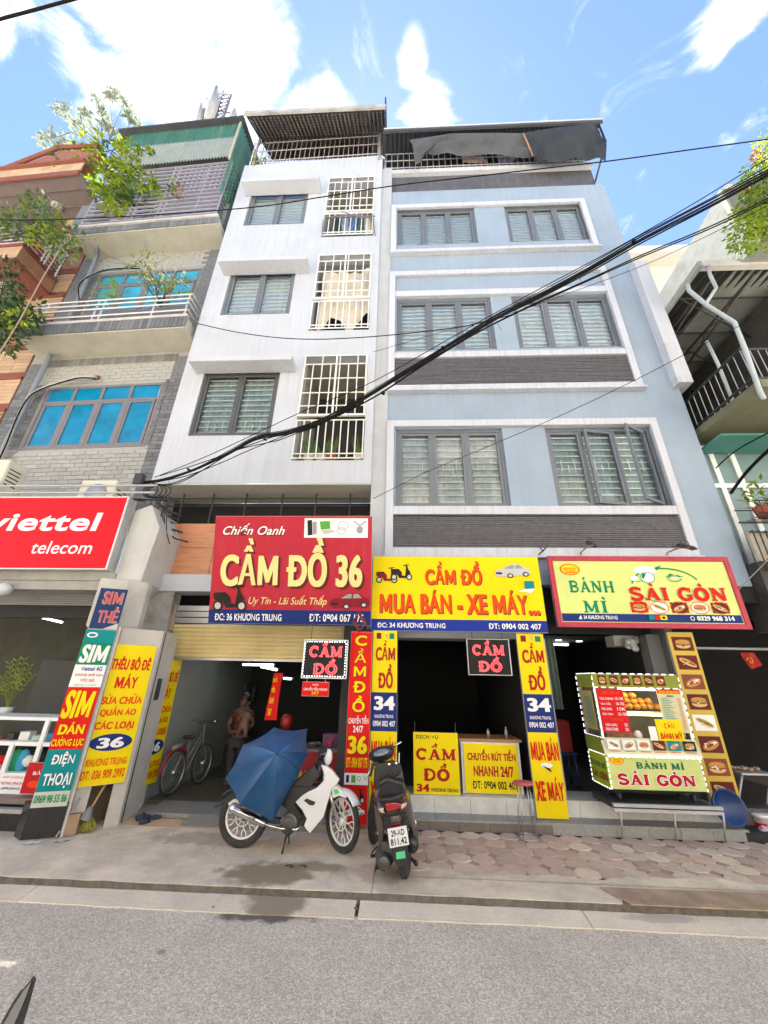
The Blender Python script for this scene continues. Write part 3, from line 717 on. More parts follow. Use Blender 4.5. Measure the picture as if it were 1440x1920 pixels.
# ================================================================== windows
def wavy(mb, x0, x1, z0, z1, y, amp=0.02, per=0.09, m=0):
    n = max(8, int((x1-x0)/per*6)); vs, fs = [], []; ph = random.random()*6
    for k in range(n+1):
        x = x0+(x1-x0)*k/n; yy = y+amp*math.sin(2*PI*x/per+ph+0.6*math.sin(x*7))
        vs += [(x, yy, z0), (x, yy, z1)]
    for k in range(n): fs.append((2*k, 2*k+2, 2*k+3, 2*k+1))
    mb.add(vs, fs, m, True)
def window(parent, x0, x1, z0, z1, y, n, fm, cm, fw=0.055, sw=0.05, nb=11, skip=(), pattern=True, bar=bar_w, gm=None):
    """outer frame mesh; sashes, panes, bars, curtain as sub-parts"""
    mb = ringframe(MB(), x0, x1, z0, z1, fw, y-.012, y+.07)
    w = (x1-x0-2*fw)/n
    for i in range(1, n): mb.box(x0+fw+w*i-.018, x0+fw+w*i+.018, y-.006, y+.06, z0+fw, z1-fw)
    f = mb.build('window', fm, parent)
    for i in range(n):
        a, b = x0+fw+w*i+(.019 if i else .001), x0+fw+w*(i+1)-(.019 if i < n-1 else .001); c, e = z0+fw+.001, z1-fw-.001
        if i in skip: continue
        ringframe(MB(), a, b, c, e, sw, y+.0, y+.045).build('sash', fm, f, bevel=.004)
        MB().quad((a+sw, y+.02, c+sw), (b-sw, y+.02, c+sw), (b-sw, y+.02, e-sw), (a+sw, y+.02, e-sw)).build('pane', gm or pane_m, f)
    for k in range(nb):
        z = z0+fw+(z1-z0-2*fw)*(k+.7)/(nb+.4); rod('bar', f, (x0+fw, y+.065, z), (x1-fw, y+.065, z), .013, bar)
    if pattern:
        for i in range(n):
            cx = x0+fw+w*(i+.5); zz = z0+fw+(z1-z0)*(.16 if pattern == 'low' else .5)
            for s_ in (-.2, .2): rod('bar', f, (cx+w*s_, y+.062, zz-.1), (cx+w*s_, y+.062, zz+.12), .008, bar)
            rod('bar', f, (cx, y+.062, zz-.1), (cx, y+.062, zz+.02), .008, bar)
    mb = MB(); wavy(mb, x0+.01, x1-.01, z0+.01, z1-.01, y+.10, .012, random.uniform(.16, .3)); mb.build('curtain', cm, f)
    # closed box behind the glass
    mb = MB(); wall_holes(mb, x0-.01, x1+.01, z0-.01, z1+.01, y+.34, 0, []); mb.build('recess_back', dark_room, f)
    return f

# ================================================================== BLUE HOUSE
blue = thing('blue_house', 'tall pale blue townhouse with white framed bands of grey casement windows', 'house', (2.3, 0.1, 0.12))
BX0, BX1 = -0.25, 5.10
WY = 0.07   # wall face
rows = [  # frames: outer, inner opening, windows
]
def fr(px, d=0.0): return W.rect(px, d)
F1 = fr([(726, 787), (1232, 783), (721, 1041), (1313, 1042)])
F2 = (F1[0], F1[1]-.02, 6.64, 10.02)
F3 = (F1[0]+.01, F1[1]+.0, 10.66, 12.53)
wins = [(-0.10, 1.79, 4.25, 5.80), (2.54, 4.36, 4.25, 5.80), (-0.10, 1.90, 7.70, 9.20), (2.34, 4.34, 7.70, 9.20), (-0.10, 1.80, 11.03, 12.50-.06), (2.53, 4.39, 11.03, 12.44)]
holes = [(a, b, c, e) for a, b, c, e in wins]
mb = MB(); wall_holes(mb, BX0, BX1, 2.98, 13.2, WY, 0.30, holes)
mb.quad((BX1, WY, 2.98), (BX1, 4.0, 2.98), (BX1, 4.0, 13.2), (BX1, WY, 13.2)); mb.quad((BX0, WY, 2.98), (BX0, 4.0, 2.98), (BX1, 4.0, 2.98), (BX1, WY, 2.98)); mb.quad((BX0, WY, 13.2), (BX1, WY, 13.2), (BX1, 4, 13.2), (BX0, 4, 13.2))
mb.build('wall', blue_paint, blue)
MB().box(-0.51, BX0-.002, WY-.03, 3.9, 2.3, 14.25).build('pilaster', grey_paint, blue)
MB().box(BX0, BX1-.12, WY+.08, 3.9, 13.203, 14.03).build('parapet_wall', mat('parapet_grey', (0.085, 0.085, 0.10), 0.85, var=0.2, vs=3, streak=.5, dcol=(.16, .16, .18)), blue)
MB().box(BX0, BX1-.1, WY-.02, 3.9, 14.032, 14.2).build('ledge', trim_white, blue)
# side ledge at the right edge
MB().box(4.98, 5.25, -.10, .5, 6.64, 9.98).build('side_band', trim_white, blue, bevel=.006)
def band(name, x0, x1, z0, z1, y0=0.0, y1=None): return MB().box(x0, x1, y0, (WY-.002) if y1 is None else y1, z0, z1).build(name, trim_white, blue, bevel=.005)
def big_frame(f, bars):
    x0, x1, z0, z1 = f; w = .125
    mb = ringframe(MB(), x0, x1, z0, z1, w, 0.0, WY-.001, wb=.125, wt=.135)
    mb.build('surround', trim_white, blue, bevel=.006)
    for a, b in bars: MB().box(x0+w, x1-w, .01, WY-.001, a, b).build('surround_bar', trim_white, blue, bevel=.004)
big_frame(F1, [(4.10, 4.245)]); big_frame(F2, [(7.46, 7.6), (9.22, 9.38)]); big_frame(F3, [])
for f in (F1, F2, F3): MB().box(f[0]-.02, f[1]+.02, -.05, WY, f[2]-.045, f[2]-.002).build('drip_ledge', trim_white, blue, bevel=.004)
# stacked-stone panels, thin courses
def stone(x0, x1, z0, z1):
    MB().box(x0, x1, WY-.01, WY-.0015, z0, z1).build('stone_backing', dark_gap, blue)
    mb = MB(); rr = random.Random(int(z0*10)); h = 0.035; k = 0; z = z0+.002
    while z+h < z1:
        x = x0+rr.uniform(0, .2)-.2
        while x < x1:
            w = rr.uniform(.4, 1.3); a, b = max(x, x0), min(x+w, x1)
            if b-a > .02: mb.box(a+.002, b-.002, WY-.04+rr.uniform(-.003, .005), WY-.011, z, z+h-.007)
            x += w
        z += h
    mb.build('stone_strips', dark_stone, blue, kind='stuff')
stone(F1[0]+.125, F1[1]-.125, F1[2]+.13, 4.098); stone(F2[0]+.125, F2[1]-.125, F2[2]+.13, 7.458)
pat = {2: 'mid', 3: 'mid', 0: True, 1: True, 4: True, 5: True}
for i, (a, b, c, e) in enumerate(wins):
    skip = (1, 2) if i == 1 else ()
    f = window(blue, a, b, c, e, WY+.06, 3, frame_grey, curtain_g if i == 1 else ((curtain_w if i % 2 else mat('curtain_cool', (0.58, 0.74, 0.88), 0.9, var=.1, vs=2, stretch=(4, 4, .8))) if i > 1 else mat('curtain_mid', (0.42, 0.49, 0.53), 0.9, var=0.12, vs=2, stretch=(4, 4, .8))), nb=11 if i < 2 else 12, skip=skip)
    if i == 1:   # two open sashes
        w = (b-a-.11)/3
        for k, ang, hinge in ((1, 11, 'right'), (2, 30, 'right')):
            x0, x1 = a+.055+w*k+.02, a+.055+w*(k+1)-.02; c2, e2 = c+.056, e-.056
            fm = MB(); ringframe(fm, x0, x1, c2, e2, .05, WY+.06, WY+.105)
            o = MB().quad((x0+.05, WY+.08, c2+.05), (x1-.05, WY+.08, c2+.05), (x1-.05, WY+.08, e2-.05), (x0+.05, WY+.08, e2-.05))
            if hinge == 'right': M_ = Matrix.Translation((x1, WY+.06, 0)) @ Matrix.Rotation(R(ang), 4, 'Z') @ Matrix.Translation((-x1, -WY-.06, 0))
            else: M_ = Matrix.Translation((0, WY+.06, e2)) @ Matrix.Rotation(R(-11), 4, 'X') @ Matrix.Translation((0, -WY-.06, -e2))
            for q in (fm, o): q.v = [tuple(M_ @ Vector(v)) for v in q.v]
            fm.build('sash', frame_grey, f, bevel=.004, label='open sash'); o.build('pane', pane_m, f)
# lintel above the shops
MB().box(BX0, 1.98, 0.10, .5, 2.2, 2.978).build('shop_lintel', grey_paint, blue)
MB().box(1.98, 3.7, 0.3, .5, 2.3, 2.978).build('shop_lintel', very_dark, blue)
# roof terrace: posts, bars, back wall, sheet roof
terr_dark = mat('terrace_dark', (0.05, 0.05, 0.06), 0.9, var=0.3)
MB().box(-.45, 5.0, 1.6, 1.7, 14.2, 15.6).build('terrace_wall', terr_dark, blue)
for i in range(34): rod('bar', blue, (-.42+i*.16, .06, 14.2), (-.42+i*.16, .06, 15.1), .011, bar_grey)
for z in (14.3, 14.65, 15.0): rod('rail', blue, (-.45, .06, z), (4.95, .06, z), .014, bar_grey)
mb = MB(); nn_ = 84
def corr_sheet(mb, x0, x1, p0, p1, amp, per, thick=.006, m=0, along=24):
    """corrugated sheet from x0..x1; p0=(y,z) one edge, p1 the other"""
    n = int((x1-x0)/per*along/4); vs, fs = [], []
    for k in range(n+1):
        x = x0+(x1-x0)*k/n; d = amp*math.sin(2*PI*x/per)
        dy_, dz_ = p1[0]-p0[0], p1[1]-p0[1]; l = math.hypot(dy_, dz_); ny, nz = -dz_/l*d, dy_/l*d
        vs += [(x, p0[0]+ny, p0[1]+nz), (x, p1[0]+ny, p1[1]+nz)]
    for k in range(n): fs.append((2*k, 2*k+2, 2*k+3, 2*k+1))
    mb.add(vs, fs, m, True)
corr_sheet(mb, -.46, 5.12, (-.5, 14.86), (2.2, 15.6), .015, .12)
rb = mb.build('roof', mat('roof_sheet', (0.03, 0.033, 0.04), .5, var=.2), blue)
MB().box(-.46, 5.14, -.52, -.47, 14.78, 14.9).build('roof_fascia', roof_dark, blue)
MB().box(-.46, 5.14, -.535, -.523, 14.87, 14.915).build('gutter_lip', trim_white, blue)
MB().tube([(4.95, .1, 13.4), (5.12, -.4, 14.1), (5.05, -.47, 14.8)], .025, 6).build('roof_strut', black_metal, blue)

# shade net hung from the terrace roof
net_m = mat('shade_net', (0.025, 0.03, 0.04), 0.9, var=0.25, vs=5, bump=0.5, bs=90)
net_l = mat('shade_net_pale', (0.075, 0.08, 0.095), 0.9, var=0.2, vs=4, bump=0.4, bs=90)
def cloth(top, bot, y0, y1, nu, nv, fold, mname, mt, parent, seed=1, diag=0):
    """cloth between two pixel polylines on planes y0 (top) and y1 (bottom)"""
    def samp(pl, t):
        k = t*(len(pl)-1); i = min(int(k), len(pl)-2); f_ = k-i
        return (pl[i][0]*(1-f_)+pl[i+1][0]*f_, pl[i][1]*(1-f_)+pl[i+1][1]*f_)
    rr = random.Random(seed); vs, fs = [], []
    for i in range(nu+1):
        t = i/nu; a = samp(top, t); b = samp(bot, t)
        A = Vector(W.p3(a[0], a[1], y0)); B = Vector(W.p3(b[0], b[1], y1))
        for j in range(nv+1):
            s_ = j/nv; p = A.lerp(B, s_)
            p.y += fold*math.sin(t*9+s_*diag+seed)*math.sin(s_*PI) + fold*.5*math.sin(t*23-s_*diag*1.7+seed*2)*s_ - fold*1.2*math.sin(s_*PI)
            vs.append(p)
    for i in range(nu):
        for j in range(nv): q = i*(nv+1)+j; fs.append((q, q+nv+1, q+nv+2, q+1))
    mb = MB().add(vs, fs, 0, True); o = mb.build(mname, mt, parent)
    return o
net = thing('shade_net', 'dark grey shade net hung crumpled along the roof terrace of the blue house', 'shade net', W.p3(950, 300, -.3))
cloth([(768, 262), (850, 250), (930, 249), (990, 250)], [(780, 312), (800, 288), (860, 290), (1000, 294)], -.44, -.16, 40, 14, .06, 'net_sheet', net_l, net, 2, 7)
cloth([(985, 248), (1050, 238), (1112, 232), (1124, 245)], [(997, 294), (1020, 304), (1090, 298), (1137, 300)], -.5, -.2, 40, 14, .07, 'net_sheet', net_m, net, 5, 4)
MB().tube([W.p3(981, 250, -.5), W.p3(990, 270, -.42), W.p3(999, 293, -.25)], .018, 6).build('cord', mat('tan_cord', (.35, .22, .16), .9), net)
# laundry behind net
def rag(name, label, pts, y, m_, cat='clothing', group=None, frame=W):
    cx = sum(p[0] for p in pts)/len(pts); cy = sum(p[1] for p in pts)/len(pts)
    q = [frame.p3(p[0], p[1], y) for p in pts]
    mb = MB(); n = len(q); c0 = frame.p3(cx, cy, y-.04)
    mid = [((a[0]+c0[0])/2, y-.05*(1 if i % 2 else -.4), (a[2]+c0[2])/2) for i, a in enumerate(q)]
    mb.add(q+mid+[c0], [(i, (i+1) % n, n+(i+1) % n, n+i) for i in range(n)]+[(n+i, n+(i+1) % n, 2*n) for i in range(n)], 0, True)
    o = mb.build(name, m_, label=label, cat=cat, group=group, frame=frame)
    s_ = o.modifiers.new('solid', 'SOLIDIFY'); s_.thickness = .008
    return o
rag('hanging_laundry', 'pinkish laundry hanging behind the bars under the dark shade net', [(868, 291), (885, 293), (905, 293), (915, 305), (880, 306), (868, 304)], .12, mat('laundry_pink', (.5, .36, .34), .9, var=.5, vs=14))
rag('hanging_laundry', 'purple striped laundry hanging behind the terrace bars, right of the pink laundry', [(930, 292), (945, 293), (968, 295), (962, 304), (935, 305)], .12, mat('laundry_purple', (.3, .22, .36), .9, var=.5, vs=14))

# ================================================================== WHITE HOUSE
whh = thing('white_house', 'narrow white townhouse with three barred balcony openings above pawn shop 36', 'house', (-2.4, 0.1, 0.12))
WX0, WX1 = -4.325, -0.512
ww = [(-3.90, -2.37, 5.65, 7.17), (-3.90, -2.39, 8.75, 10.21), (-3.92, -2.40, 11.88, 13.38)]
op = [(-1.92, -0.66, 5.11, 7.54), (-1.92, -0.67, 8.23, 10.65), (-1.92, -0.68, 11.32, 13.81)]
mb = MB()
wall_holes(mb, WX0, WX1, 4.665, 14.6, 0.0, 0.25, ww+op)
mb.quad((WX0, 3.5, 4.665), (WX0, 0, 4.665), (WX0, 0, 14.6), (WX0, 3.5, 14.6)); mb.quad((WX1, 0, 4.665), (WX1, 3.5, 4.665), (WX1, 3.5, 14.6), (WX1, 0, 14.6))
# sloping parapet top
mb.add([(WX0, 0, 14.6), (WX1, 0, 14.6), (WX1, 0, 14.84), (WX0, 3.5, 14.6), (WX1, 3.5, 14.84)], [(0, 1, 2), (0, 2, 4, 3)])
mb.build('wall', white_paint, whh)
MB().box(WX0, WX1, 0.003, .75, 4.64, 4.662).build('soffit', beige_paint, whh)
for i, (z0, z1) in enumerate(((7.11, 7.25), (10.02, 10.16), (13.12, 13.32))):
    mb = MB(); x0, x1 = (-4.05, -2.06)
    mb.box(x0, x1, -.34, -.001, z0, z0+.12)
    mb.build('awning_slab', white_paint, whh, bevel=.008)
for a, b, c, e in ww:
    window(whh, a, b, c, e, .05, 2, frame_dark if c < 6 else frame_grey, curtain_g if c < 6 else curtain_w, nb=11, pattern='low')
logg = mat('loggia_wall', (0.34, 0.33, 0.29), 0.9, var=0.15)
for i, (a, b, c, e) in enumerate(op):
    mb = MB()   # loggia interior
    mb.quad((a, .251, c), (a, .251, e), (a, 1.3, e), (a, 1.3, c)); mb.quad((b, .251, e), (b, .251, c), (b, 1.3, c), (b, 1.3, e)); mb.quad((a, .251, e), (b, .251, e), (b, 1.3, e), (a, 1.3, e)); mb.quad((b, .251, c), (a, .251, c), (a, 1.3, c), (b, 1.3, c)); mb.quad((a, 1.3, c), (b, 1.3, c), (b, 1.3, e), (a, 1.3, e), 1)
    mb.build('loggia', [logg, dark_room], whh)
    zm = c+(e-c)*.40
    g = MB().box(a, b, -.03, 0.02, zm-.035, zm+.005).build('window_grille', bar_w if i else bar_cream, whh)
    bm = bar_w if i else bar_cream
    for k in range(8):
        x = a+.02+(b-a-.04)*k/7
        rod('bar', g, (x, -.01, zm+.0), (x, -.01, e-.02 if k % 2 == 0 else e-.24), .012, bm)
    for k in range(10):
        x = a+.02+(b-a-.04)*k/9; rod('bar', g, (x, -.03, c+.03), (x, -.03, zm-.14), .012, bm)
    for z in (e-.02, e-.24, zm+.95*(e-zm)*.62, zm+(e-zm)*.35, zm+(e-zm)*.14): rod('bar', g, (a, -.01, z), (b, -.01, z), .013, bm)
    for z in (c+.03, c+.12, zm-.14): rod('bar', g, (a, -.03, z), (b, -.03, z), .013, bm)
    for x in (a+.02, (a+b)/2+.02, b-.02): rod('bar', g, (x, -.015, zm), (x, -.015, e-.02), .02, bm)
# roof terrace of white house
for i in range(27):
    x = -4.22+i*.137; zb = 14.6+.24*(x-WX0)/(WX1-WX0); rod('bar', whh, (x, .03, zb), (x+.0, .03, 15.95), .011, bar_grey)
for z in (14.95, 15.45, 15.9): rod('rail', whh, (-4.25, .03, z-.1), (WX1-.05, .03, z+.05), .015, bar_grey)
for x in (-4.1, -.6): rod('post', whh, (x, .0, 14.6), (x, .0, 16.1), .04, bar_grey)
MB().box(-4.25, WX1-.02, 1.0, 1.1, 14.5, 16.95).build('terrace_wall', mat('terrace_red', (0.16, 0.07, 0.06), .9, var=.5, vs=2), whh)
MB().box(-4.1, -3.3, .8, .85, 14.6, 15.9).build('terrace_panel', mat('terrace_panel', (0.35, 0.35, 0.33), .8), whh)
mb = MB()
corr_sheet(mb, -4.12, -.42, (-.78, 15.28), (.9, 16.83), .014, .1)
mb.build('roof', mat('roof_underside', (0.10, 0.085, 0.08), .6, var=.35, vs=3, dirt=.4, dcol=(.32, .28, .24)), whh)
lat = MB()
for i in range(34):
    x = -4.05+i*.11
    for j in range(8):
        y = -.68+j*.085; z = 15.28+(y+.78)*.92-.04
        lat.add([(x-.03, y, z), (x, y-.03, z-.015), (x+.03, y, z), (x, y+.03, z+.015)], [(0, 1, 2, 3)])
lat.build('lattice', mat('lattice', (.24, .21, .19), .8, var=.5, vs=1.5), whh, kind='stuff')
MB().box(-4.14, -.40, -.84, -.785, 15.2, 15.34).build('roof_gutter', mat('gutter_grey', (.38, .37, .36), .6, var=.3, vs=4, dirt=.4), whh)
MB().box(-.44, -.40, -.78, 1.2, 15.1, 15.9).build('roof_fascia', roof_dark, whh)
MB().tube([W.p3(472, 228, -.78), W.p3(495, 268, 0.0)], .03, 6).build('roof_strut', roof_dark, whh)

# ground floor of white house: beam, transom bars, tiles, shutter
MB().box(-4.6, -.515, .76, 1.0, 2.42, 4.64).build('upper_opening', very_dark, whh)
for x in (-3.9, -3.35, -2.75, -2.1, -1.5, -.9): rod('bar', whh, (x, .35, 3.85), (x, .35, 4.64), .014, black_metal)
for z in (4.55, 4.4, 4.05): rod('rail', whh, (-4.3, .35, z), (-.6, .35, z), .011, black_metal)
MB().box(-4.3, -.52, .32, .75, 3.70, 3.86).build('transom_beam', dark_room, whh)
wp = W.rect([(268, 983), (403, 980), (262, 1080), (397, 1080)], .1)
xs = [wp[0], wp[0]+.47*(wp[1]-wp[0])+.0, wp[1], -1.9, -.8]
zs = [wp[2], (wp[2]+wp[3])/2+.02, wp[3]]
MB().box(wp[0]-.02, -.56, .115, .3, wp[2]-.0, wp[3]+.005).build('tile_backing', dark_gap, whh)
for i in range(4):
    for j in range(2): piece('panel', whh, xs[i]+.004, xs[i+1]-.004, .1, .114, zs[j]+.004, zs[j+1]-.004, wood)
bz = W.rect([(250, 1082), (395, 1082), (250, 1110), (395, 1112)], -.02)
MB().box(-4.05, -.56, -.03, .3, bz[2]+.02, wp[2]-.003).build('beam', white_paint, whh, bevel=.006)
# roller shutter
shut = mat('shutter_cream', (0.62, 0.49, 0.22), 0.45, var=0.12, vs=3, streak=.3, dcol=(.3, .25, .15))
shut_g = mat('shutter_box_metal', (0.4, 0.4, 0.42), 0.35, metal=.6, var=0.15)
SY = .12
for k in range(4): piece('slat', whh, -3.42, -.8, SY+.02, SY+.2-k*.01, 2.28+k*.09, 2.28+k*.09+.075, shut_g)
def slat_mesh():
    b = MB(); prof = [(-.5, .5), (-.5, .35), (-.9, .18), (-.9, -.18), (-.5, -.35), (-.5, -.5)]
    vs, fs = [], []
    for x in (-.5, .5):
        for y, z in prof: vs.append((x, y, z))
    for k in range(5): fs.append((k, k+1, 7+k, 6+k))
    b.add(vs, fs); me = bpy.data.meshes.new('slat'); me.from_pydata(b.v, [], b.f); me.materials.append(shut); me.update(); return me
SM = slat_mesh()
for k in range(8):
    shared('slat', SM, whh, (-2.08, SY+.03, 1.88+.058*k+.029), (0, 0, 0), (2.66, .03, .056))
MB().box(-3.41, -.75, SY-.01, SY+.04, 1.85, 1.88).build('shutter_foot', shut_g, whh)
MB().box(-3.52, -3.42, .1, .2, 2.26, 2.62).build('shutter_bracket', rust, whh)
# interior of shop 36
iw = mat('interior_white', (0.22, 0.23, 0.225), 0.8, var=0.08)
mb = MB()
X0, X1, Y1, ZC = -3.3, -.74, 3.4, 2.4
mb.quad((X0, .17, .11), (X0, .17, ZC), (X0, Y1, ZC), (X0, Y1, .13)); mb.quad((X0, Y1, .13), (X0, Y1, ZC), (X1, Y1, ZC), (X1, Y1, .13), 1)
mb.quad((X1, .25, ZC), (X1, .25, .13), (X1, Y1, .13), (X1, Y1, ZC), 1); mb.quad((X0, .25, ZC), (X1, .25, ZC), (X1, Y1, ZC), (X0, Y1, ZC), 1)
mb.build('shop_interior', [iw, mat('interior_shade', (0.025, 0.028, 0.028), .8)], whh)  # left wall kept pale, others near-black: room shade put into the colours
MB().box(X0, X1, .2, .25, 2.4, 2.62).build('shop_header', dark_room, whh)
MB().box(-3.05, -.75, -.3, .2, .121, .17).build('threshold', mat('granite_grey', (0.24, 0.23, 0.21), .6, var=.3, vs=40), whh, bevel=.006)
MB().box(-3.3, -.75, .2, 3.4, .12, .168).build('shop_floor', mat('floor_tile', (0.10, 0.085, 0.065), .35, var=.2), whh)
mb = MB(); mb.prism([(-.52, .122), (-.30, .17), (-.30, .122)], -2.44, -2.02, 'x'); mb.build('threshold_ramp', mat('granite_grey', (0, 0, 0)), whh)

# ================================================================== BRICK HOUSE
K = Frame(-4.65, .45, -2.5)
brk_h = thing('brick_house', 'narrow house clad in grey brick tiles with cyan filmed windows and two balconies', 'house', (-1.8, 0, 0.12), K)
k1 = (-3.07, -.37, 5.74, 7.35); k2 = (-3.07, -.33, 9.58, 11.03)
mb = MB(); wall_holes(mb, -3.78, .32, 3.9, 14.5, 0.0, .12, [k1, k2]); mb.quad((.32, 0, 3.9), (.32, 2, 3.9), (.32, 2, 14.5), (.32, 0, 14.5)); mb.quad((-3.78, 2, 3.9), (-3.78, 0, 3.9), (-3.78, 0, 14.5), (-3.78, 2, 14.5))
mb.build('wall', mortar, brk_h)
BW, BH = .26, .092
bx = MB(); bxl = MB()
for j in range(int((8.12-4.2)/BH)):
    z = 4.2+j*BH; off = (j % 2)*BW/2
    i = -1
    while True:
        x0 = -3.77+i*BW-off+BW; i += 1
        if x0 > .3: break
        x1 = min(x0+BW, .31); x0 = max(x0, -3.77)
        if x1-x0 < .05: continue
        light = (z < 5.7 or z > 7.38) and -3.42 < (x0+x1)/2 < -.27
        segs = [(x0, x1)]
        if z+BH > k1[2]-.02 and z < k1[3]+.02: segs = [(x0, min(x1, k1[0]-.02)), (max(x0, k1[1]+.02), x1)]
        segs = [q_ for a, b in segs for q_ in ([(a, b)] if not (a < -3.42 < b or a < -.27 < b) else [(a, -3.42 if a < -3.42 else -.27), (-3.42 if a < -3.42 else -.27, b)])]
        for a, b in segs:
            light = (z < 5.7 or z > 7.38) and -3.42 < (a+b)/2 < -.27
            if b-a < .03: continue
            m_ = brick_light if light else brick_dark
            if z < 7.4 and z > 4.5: piece('brick', brk_h, a+.005, b-.005, -.014-random.random()*.003, -.001, z+.005, z+BH-.004, m_)
            else: (bxl if light else bx).box(a+.005, b-.005, -.014, -.001, z+.005, z+BH-.004)
for j in range(int((11.75-8.6)/BH)):
    z = 8.6+j*BH; off = (j % 2)*BW/2; i = -1
    while True:
        x0 = -3.77+i*BW-off+BW; i += 1
        if x0 > .3: break
        x1 = min(x0+BW, .31); x0 = max(x0, -3.77)
        light = (z > 11.03) and -3.42 < (x0+x1)/2 < -.27
        for a, b in ([(x0, min(x1, k2[0]-.02)), (max(x0, k2[1]+.02), x1)] if (z+BH > k2[2]-.02 and z < k2[3]+.02) else [(x0, x1)]):
            if b-a > .04: (bxl if light else bx).box(a+.005, b-.005, -.014, -.001, z+.005, z+BH-.004)
bx.build('upper_bricks', brick_dark, brk_h, kind='stuff'); bxl.build('upper_bricks', brick_light, brk_h, kind='stuff')
sold = mat('soldier_brick', (0.17, 0.17, 0.165), 0.7, var=0.15, rnd=.2)
for i in range(33): piece('brick', brk_h, -3.42+i*.096, -3.42+i*.096+.088, -.018, -.001, 7.93, 8.14, sold)
win_fr = mat('window_mauve_grey', (0.17, 0.16, 0.175), .5, var=.05)
for (a, b, c, e), gm in ((k1, cyan_film), (k2, cyan_sky)):
    mb = ringframe(MB(), a, b, c, e, .06, -.01, .07)
    zt = e-.42; mb.box(a+.06, b-.06, -.008, .06, zt-.03, zt+.03)
    w = (b-a-.12)/4
    for k in range(1, 4): mb.box(a+.06+w*k-.035, a+.06+w*k+.035, -.006, .06, c+.06, e-.06)
    f = mb.build('window', win_fr, brk_h, bevel=.005)
    for k in range(4):
        x0, x1 = a+.06+w*k+.036, a+.06+w*(k+1)-.036
        ringframe(MB(), x0, x1, c+.061, zt-.031, .05, .0, .04).build('sash', win_fr, f)
        for (p, q, s_) in ((c+.111, zt-.081, .05), (zt+.031, e-.061, .0)):
            MB().box(x0+s_, x1-s_, .02, .026, p, q).build('pane', gm, f)
# balconies
def balcony(z0, z1, dy=-.62):
    mb = MB(); mb.box(-3.62, .2, dy+.02, -.002, z0, z1-.002)
    s_ = mb.build('balcony', mat('soffit_beige', (0.44, 0.425, 0.36), .9, var=.12, dirt=.3, dcol=(.3, .28, .24)), brk_h)
    for i in range(40):
        x = -3.63+i*.0965; piece('brick', brk_h, x, x+.088, dy-.0, dy+.018, z0+.03, z1, brick_dark)
    return s_
balcony(8.22, 8.53)
for i, (z, y) in enumerate(((8.74, -.60), (8.92, -.62), (9.06, -.62), (9.22, -.60))):
    rod('rail', brk_h, (-3.55+.03*i, y, z), (.16, y, z), .022, mat('rail_pale', (.62, .6, .6), .35, metal=.4, var=.08))
    rod('rail', brk_h, (.16, y, z), (.16, -.03, z), .022, mat('rail_pale', (0, 0, 0)))
MB().box(-3.64, .2, -.63, -.55, 8.53, 8.6).build('balcony_cap', mat('cap_pale', (.5, .48, .47), .7, var=.2), brk_h)
for x in (-3.35, -3.2, -2.0, -1.85, -.65, .1): rod('post', brk_h, (x, -.59, 8.58), (x, -.59, 9.22), .022, mat('rail_pale', (0, 0, 0)))
balcony(11.70, 11.95)
MB().box(-3.64, .2, -.66, -.55, 11.95, 12.02).build('balcony_cap', mat('cap_pale', (0, 0, 0)), brk_h)
louv = mat('louvre_mauve', (.30, .29, .36), .5, var=.1)
lz0, lz1 = 12.12, 14.4
for k in range(14):
    z = lz0+(lz1-lz0)*k/13; piece('louvre', brk_h, -3.45, .08, -.64, -.60, z-.022, z+.022, louv)
for x in (-3.5, -2.3, -2.15, -1.5, -1.35, -.5, .09): rod('post', brk_h, (x, -.6, 12.0), (x, -.6, 14.45), .028, louv)
for k in range(14):
    z = lz0+(lz1-lz0)*k/13; piece('louvre', brk_h, .08, .12, -.6, .4, z-.022, z+.022, mat('louvre_dark', (.1, .14, .13), .5))
MB().box(-3.4, .3, .9, 1.0, 12, 15.6).build('terrace_wall', mat('terrace_navy', (.035, .035, .09), .9, var=.5, vs=2), brk_h)
for k in range(14):
    z = lz0+(lz1-lz0)*k/13; 
    for i in range(9): piece('block', brk_h, -1.25+i*.14, -1.25+i*.14+.07, -.55, -.5, z+.03, z+.1, louv) if k > 3 else None
MB().box(-3.78, -3.3, -.6, 0, 12.02, 13.0).build('corner_block', brick_dark, brk_h); MB().box(-.28, .2, -.4, 0, 12.02, 12.9).build('corner_block', brick_dark, brk_h)
# corrugated box
mb = MB(); corr_sheet(mb, -3.3, .1, (-.70, 15.25), (-.72, 16.2), .022, .085); mb.build('green_sheet', corr_green, brk_h)
mb = MB(); corr_sheet(mb, -3.4, .1, (-.74, 14.42), (-.74, 15.42), .022, .085); mb.build('beige_sheet', corr_beige, brk_h)
MB().box(.06, .115, -.76, -.72, 14.3, 16.2).build('corner_trim', mat('trim_tan', (.4, .36, .3), .7), brk_h)
def corr_side(x, y0, y1, z0, z1, m_, per=.1):
    n = int((y1-y0)/per*6); vs, fs = [], []
    for k in range(n+1):
        y = y0+(y1-y0)*k/n; xx = x+.02*math.sin(2*PI*y/per); vs += [(xx, y, z0), (xx, y, z1)]
    for k in range(n): fs.append((2*k, 2*k+2, 2*k+3, 2*k+1))
    return MB().add(vs, fs, 0, True)
corr_side(.11, -.72, 1.0, 12.9, 16.2, corr_green).build('side_sheet', corr_green, brk_h)
mb = MB(); mb.prism([(-.86, 16.24), (-.86, 16.3), (1.5, 16.6), (1.5, 16.5)], -3.6, .2, 'x'); mb.build('roof', roof_dark, brk_h)
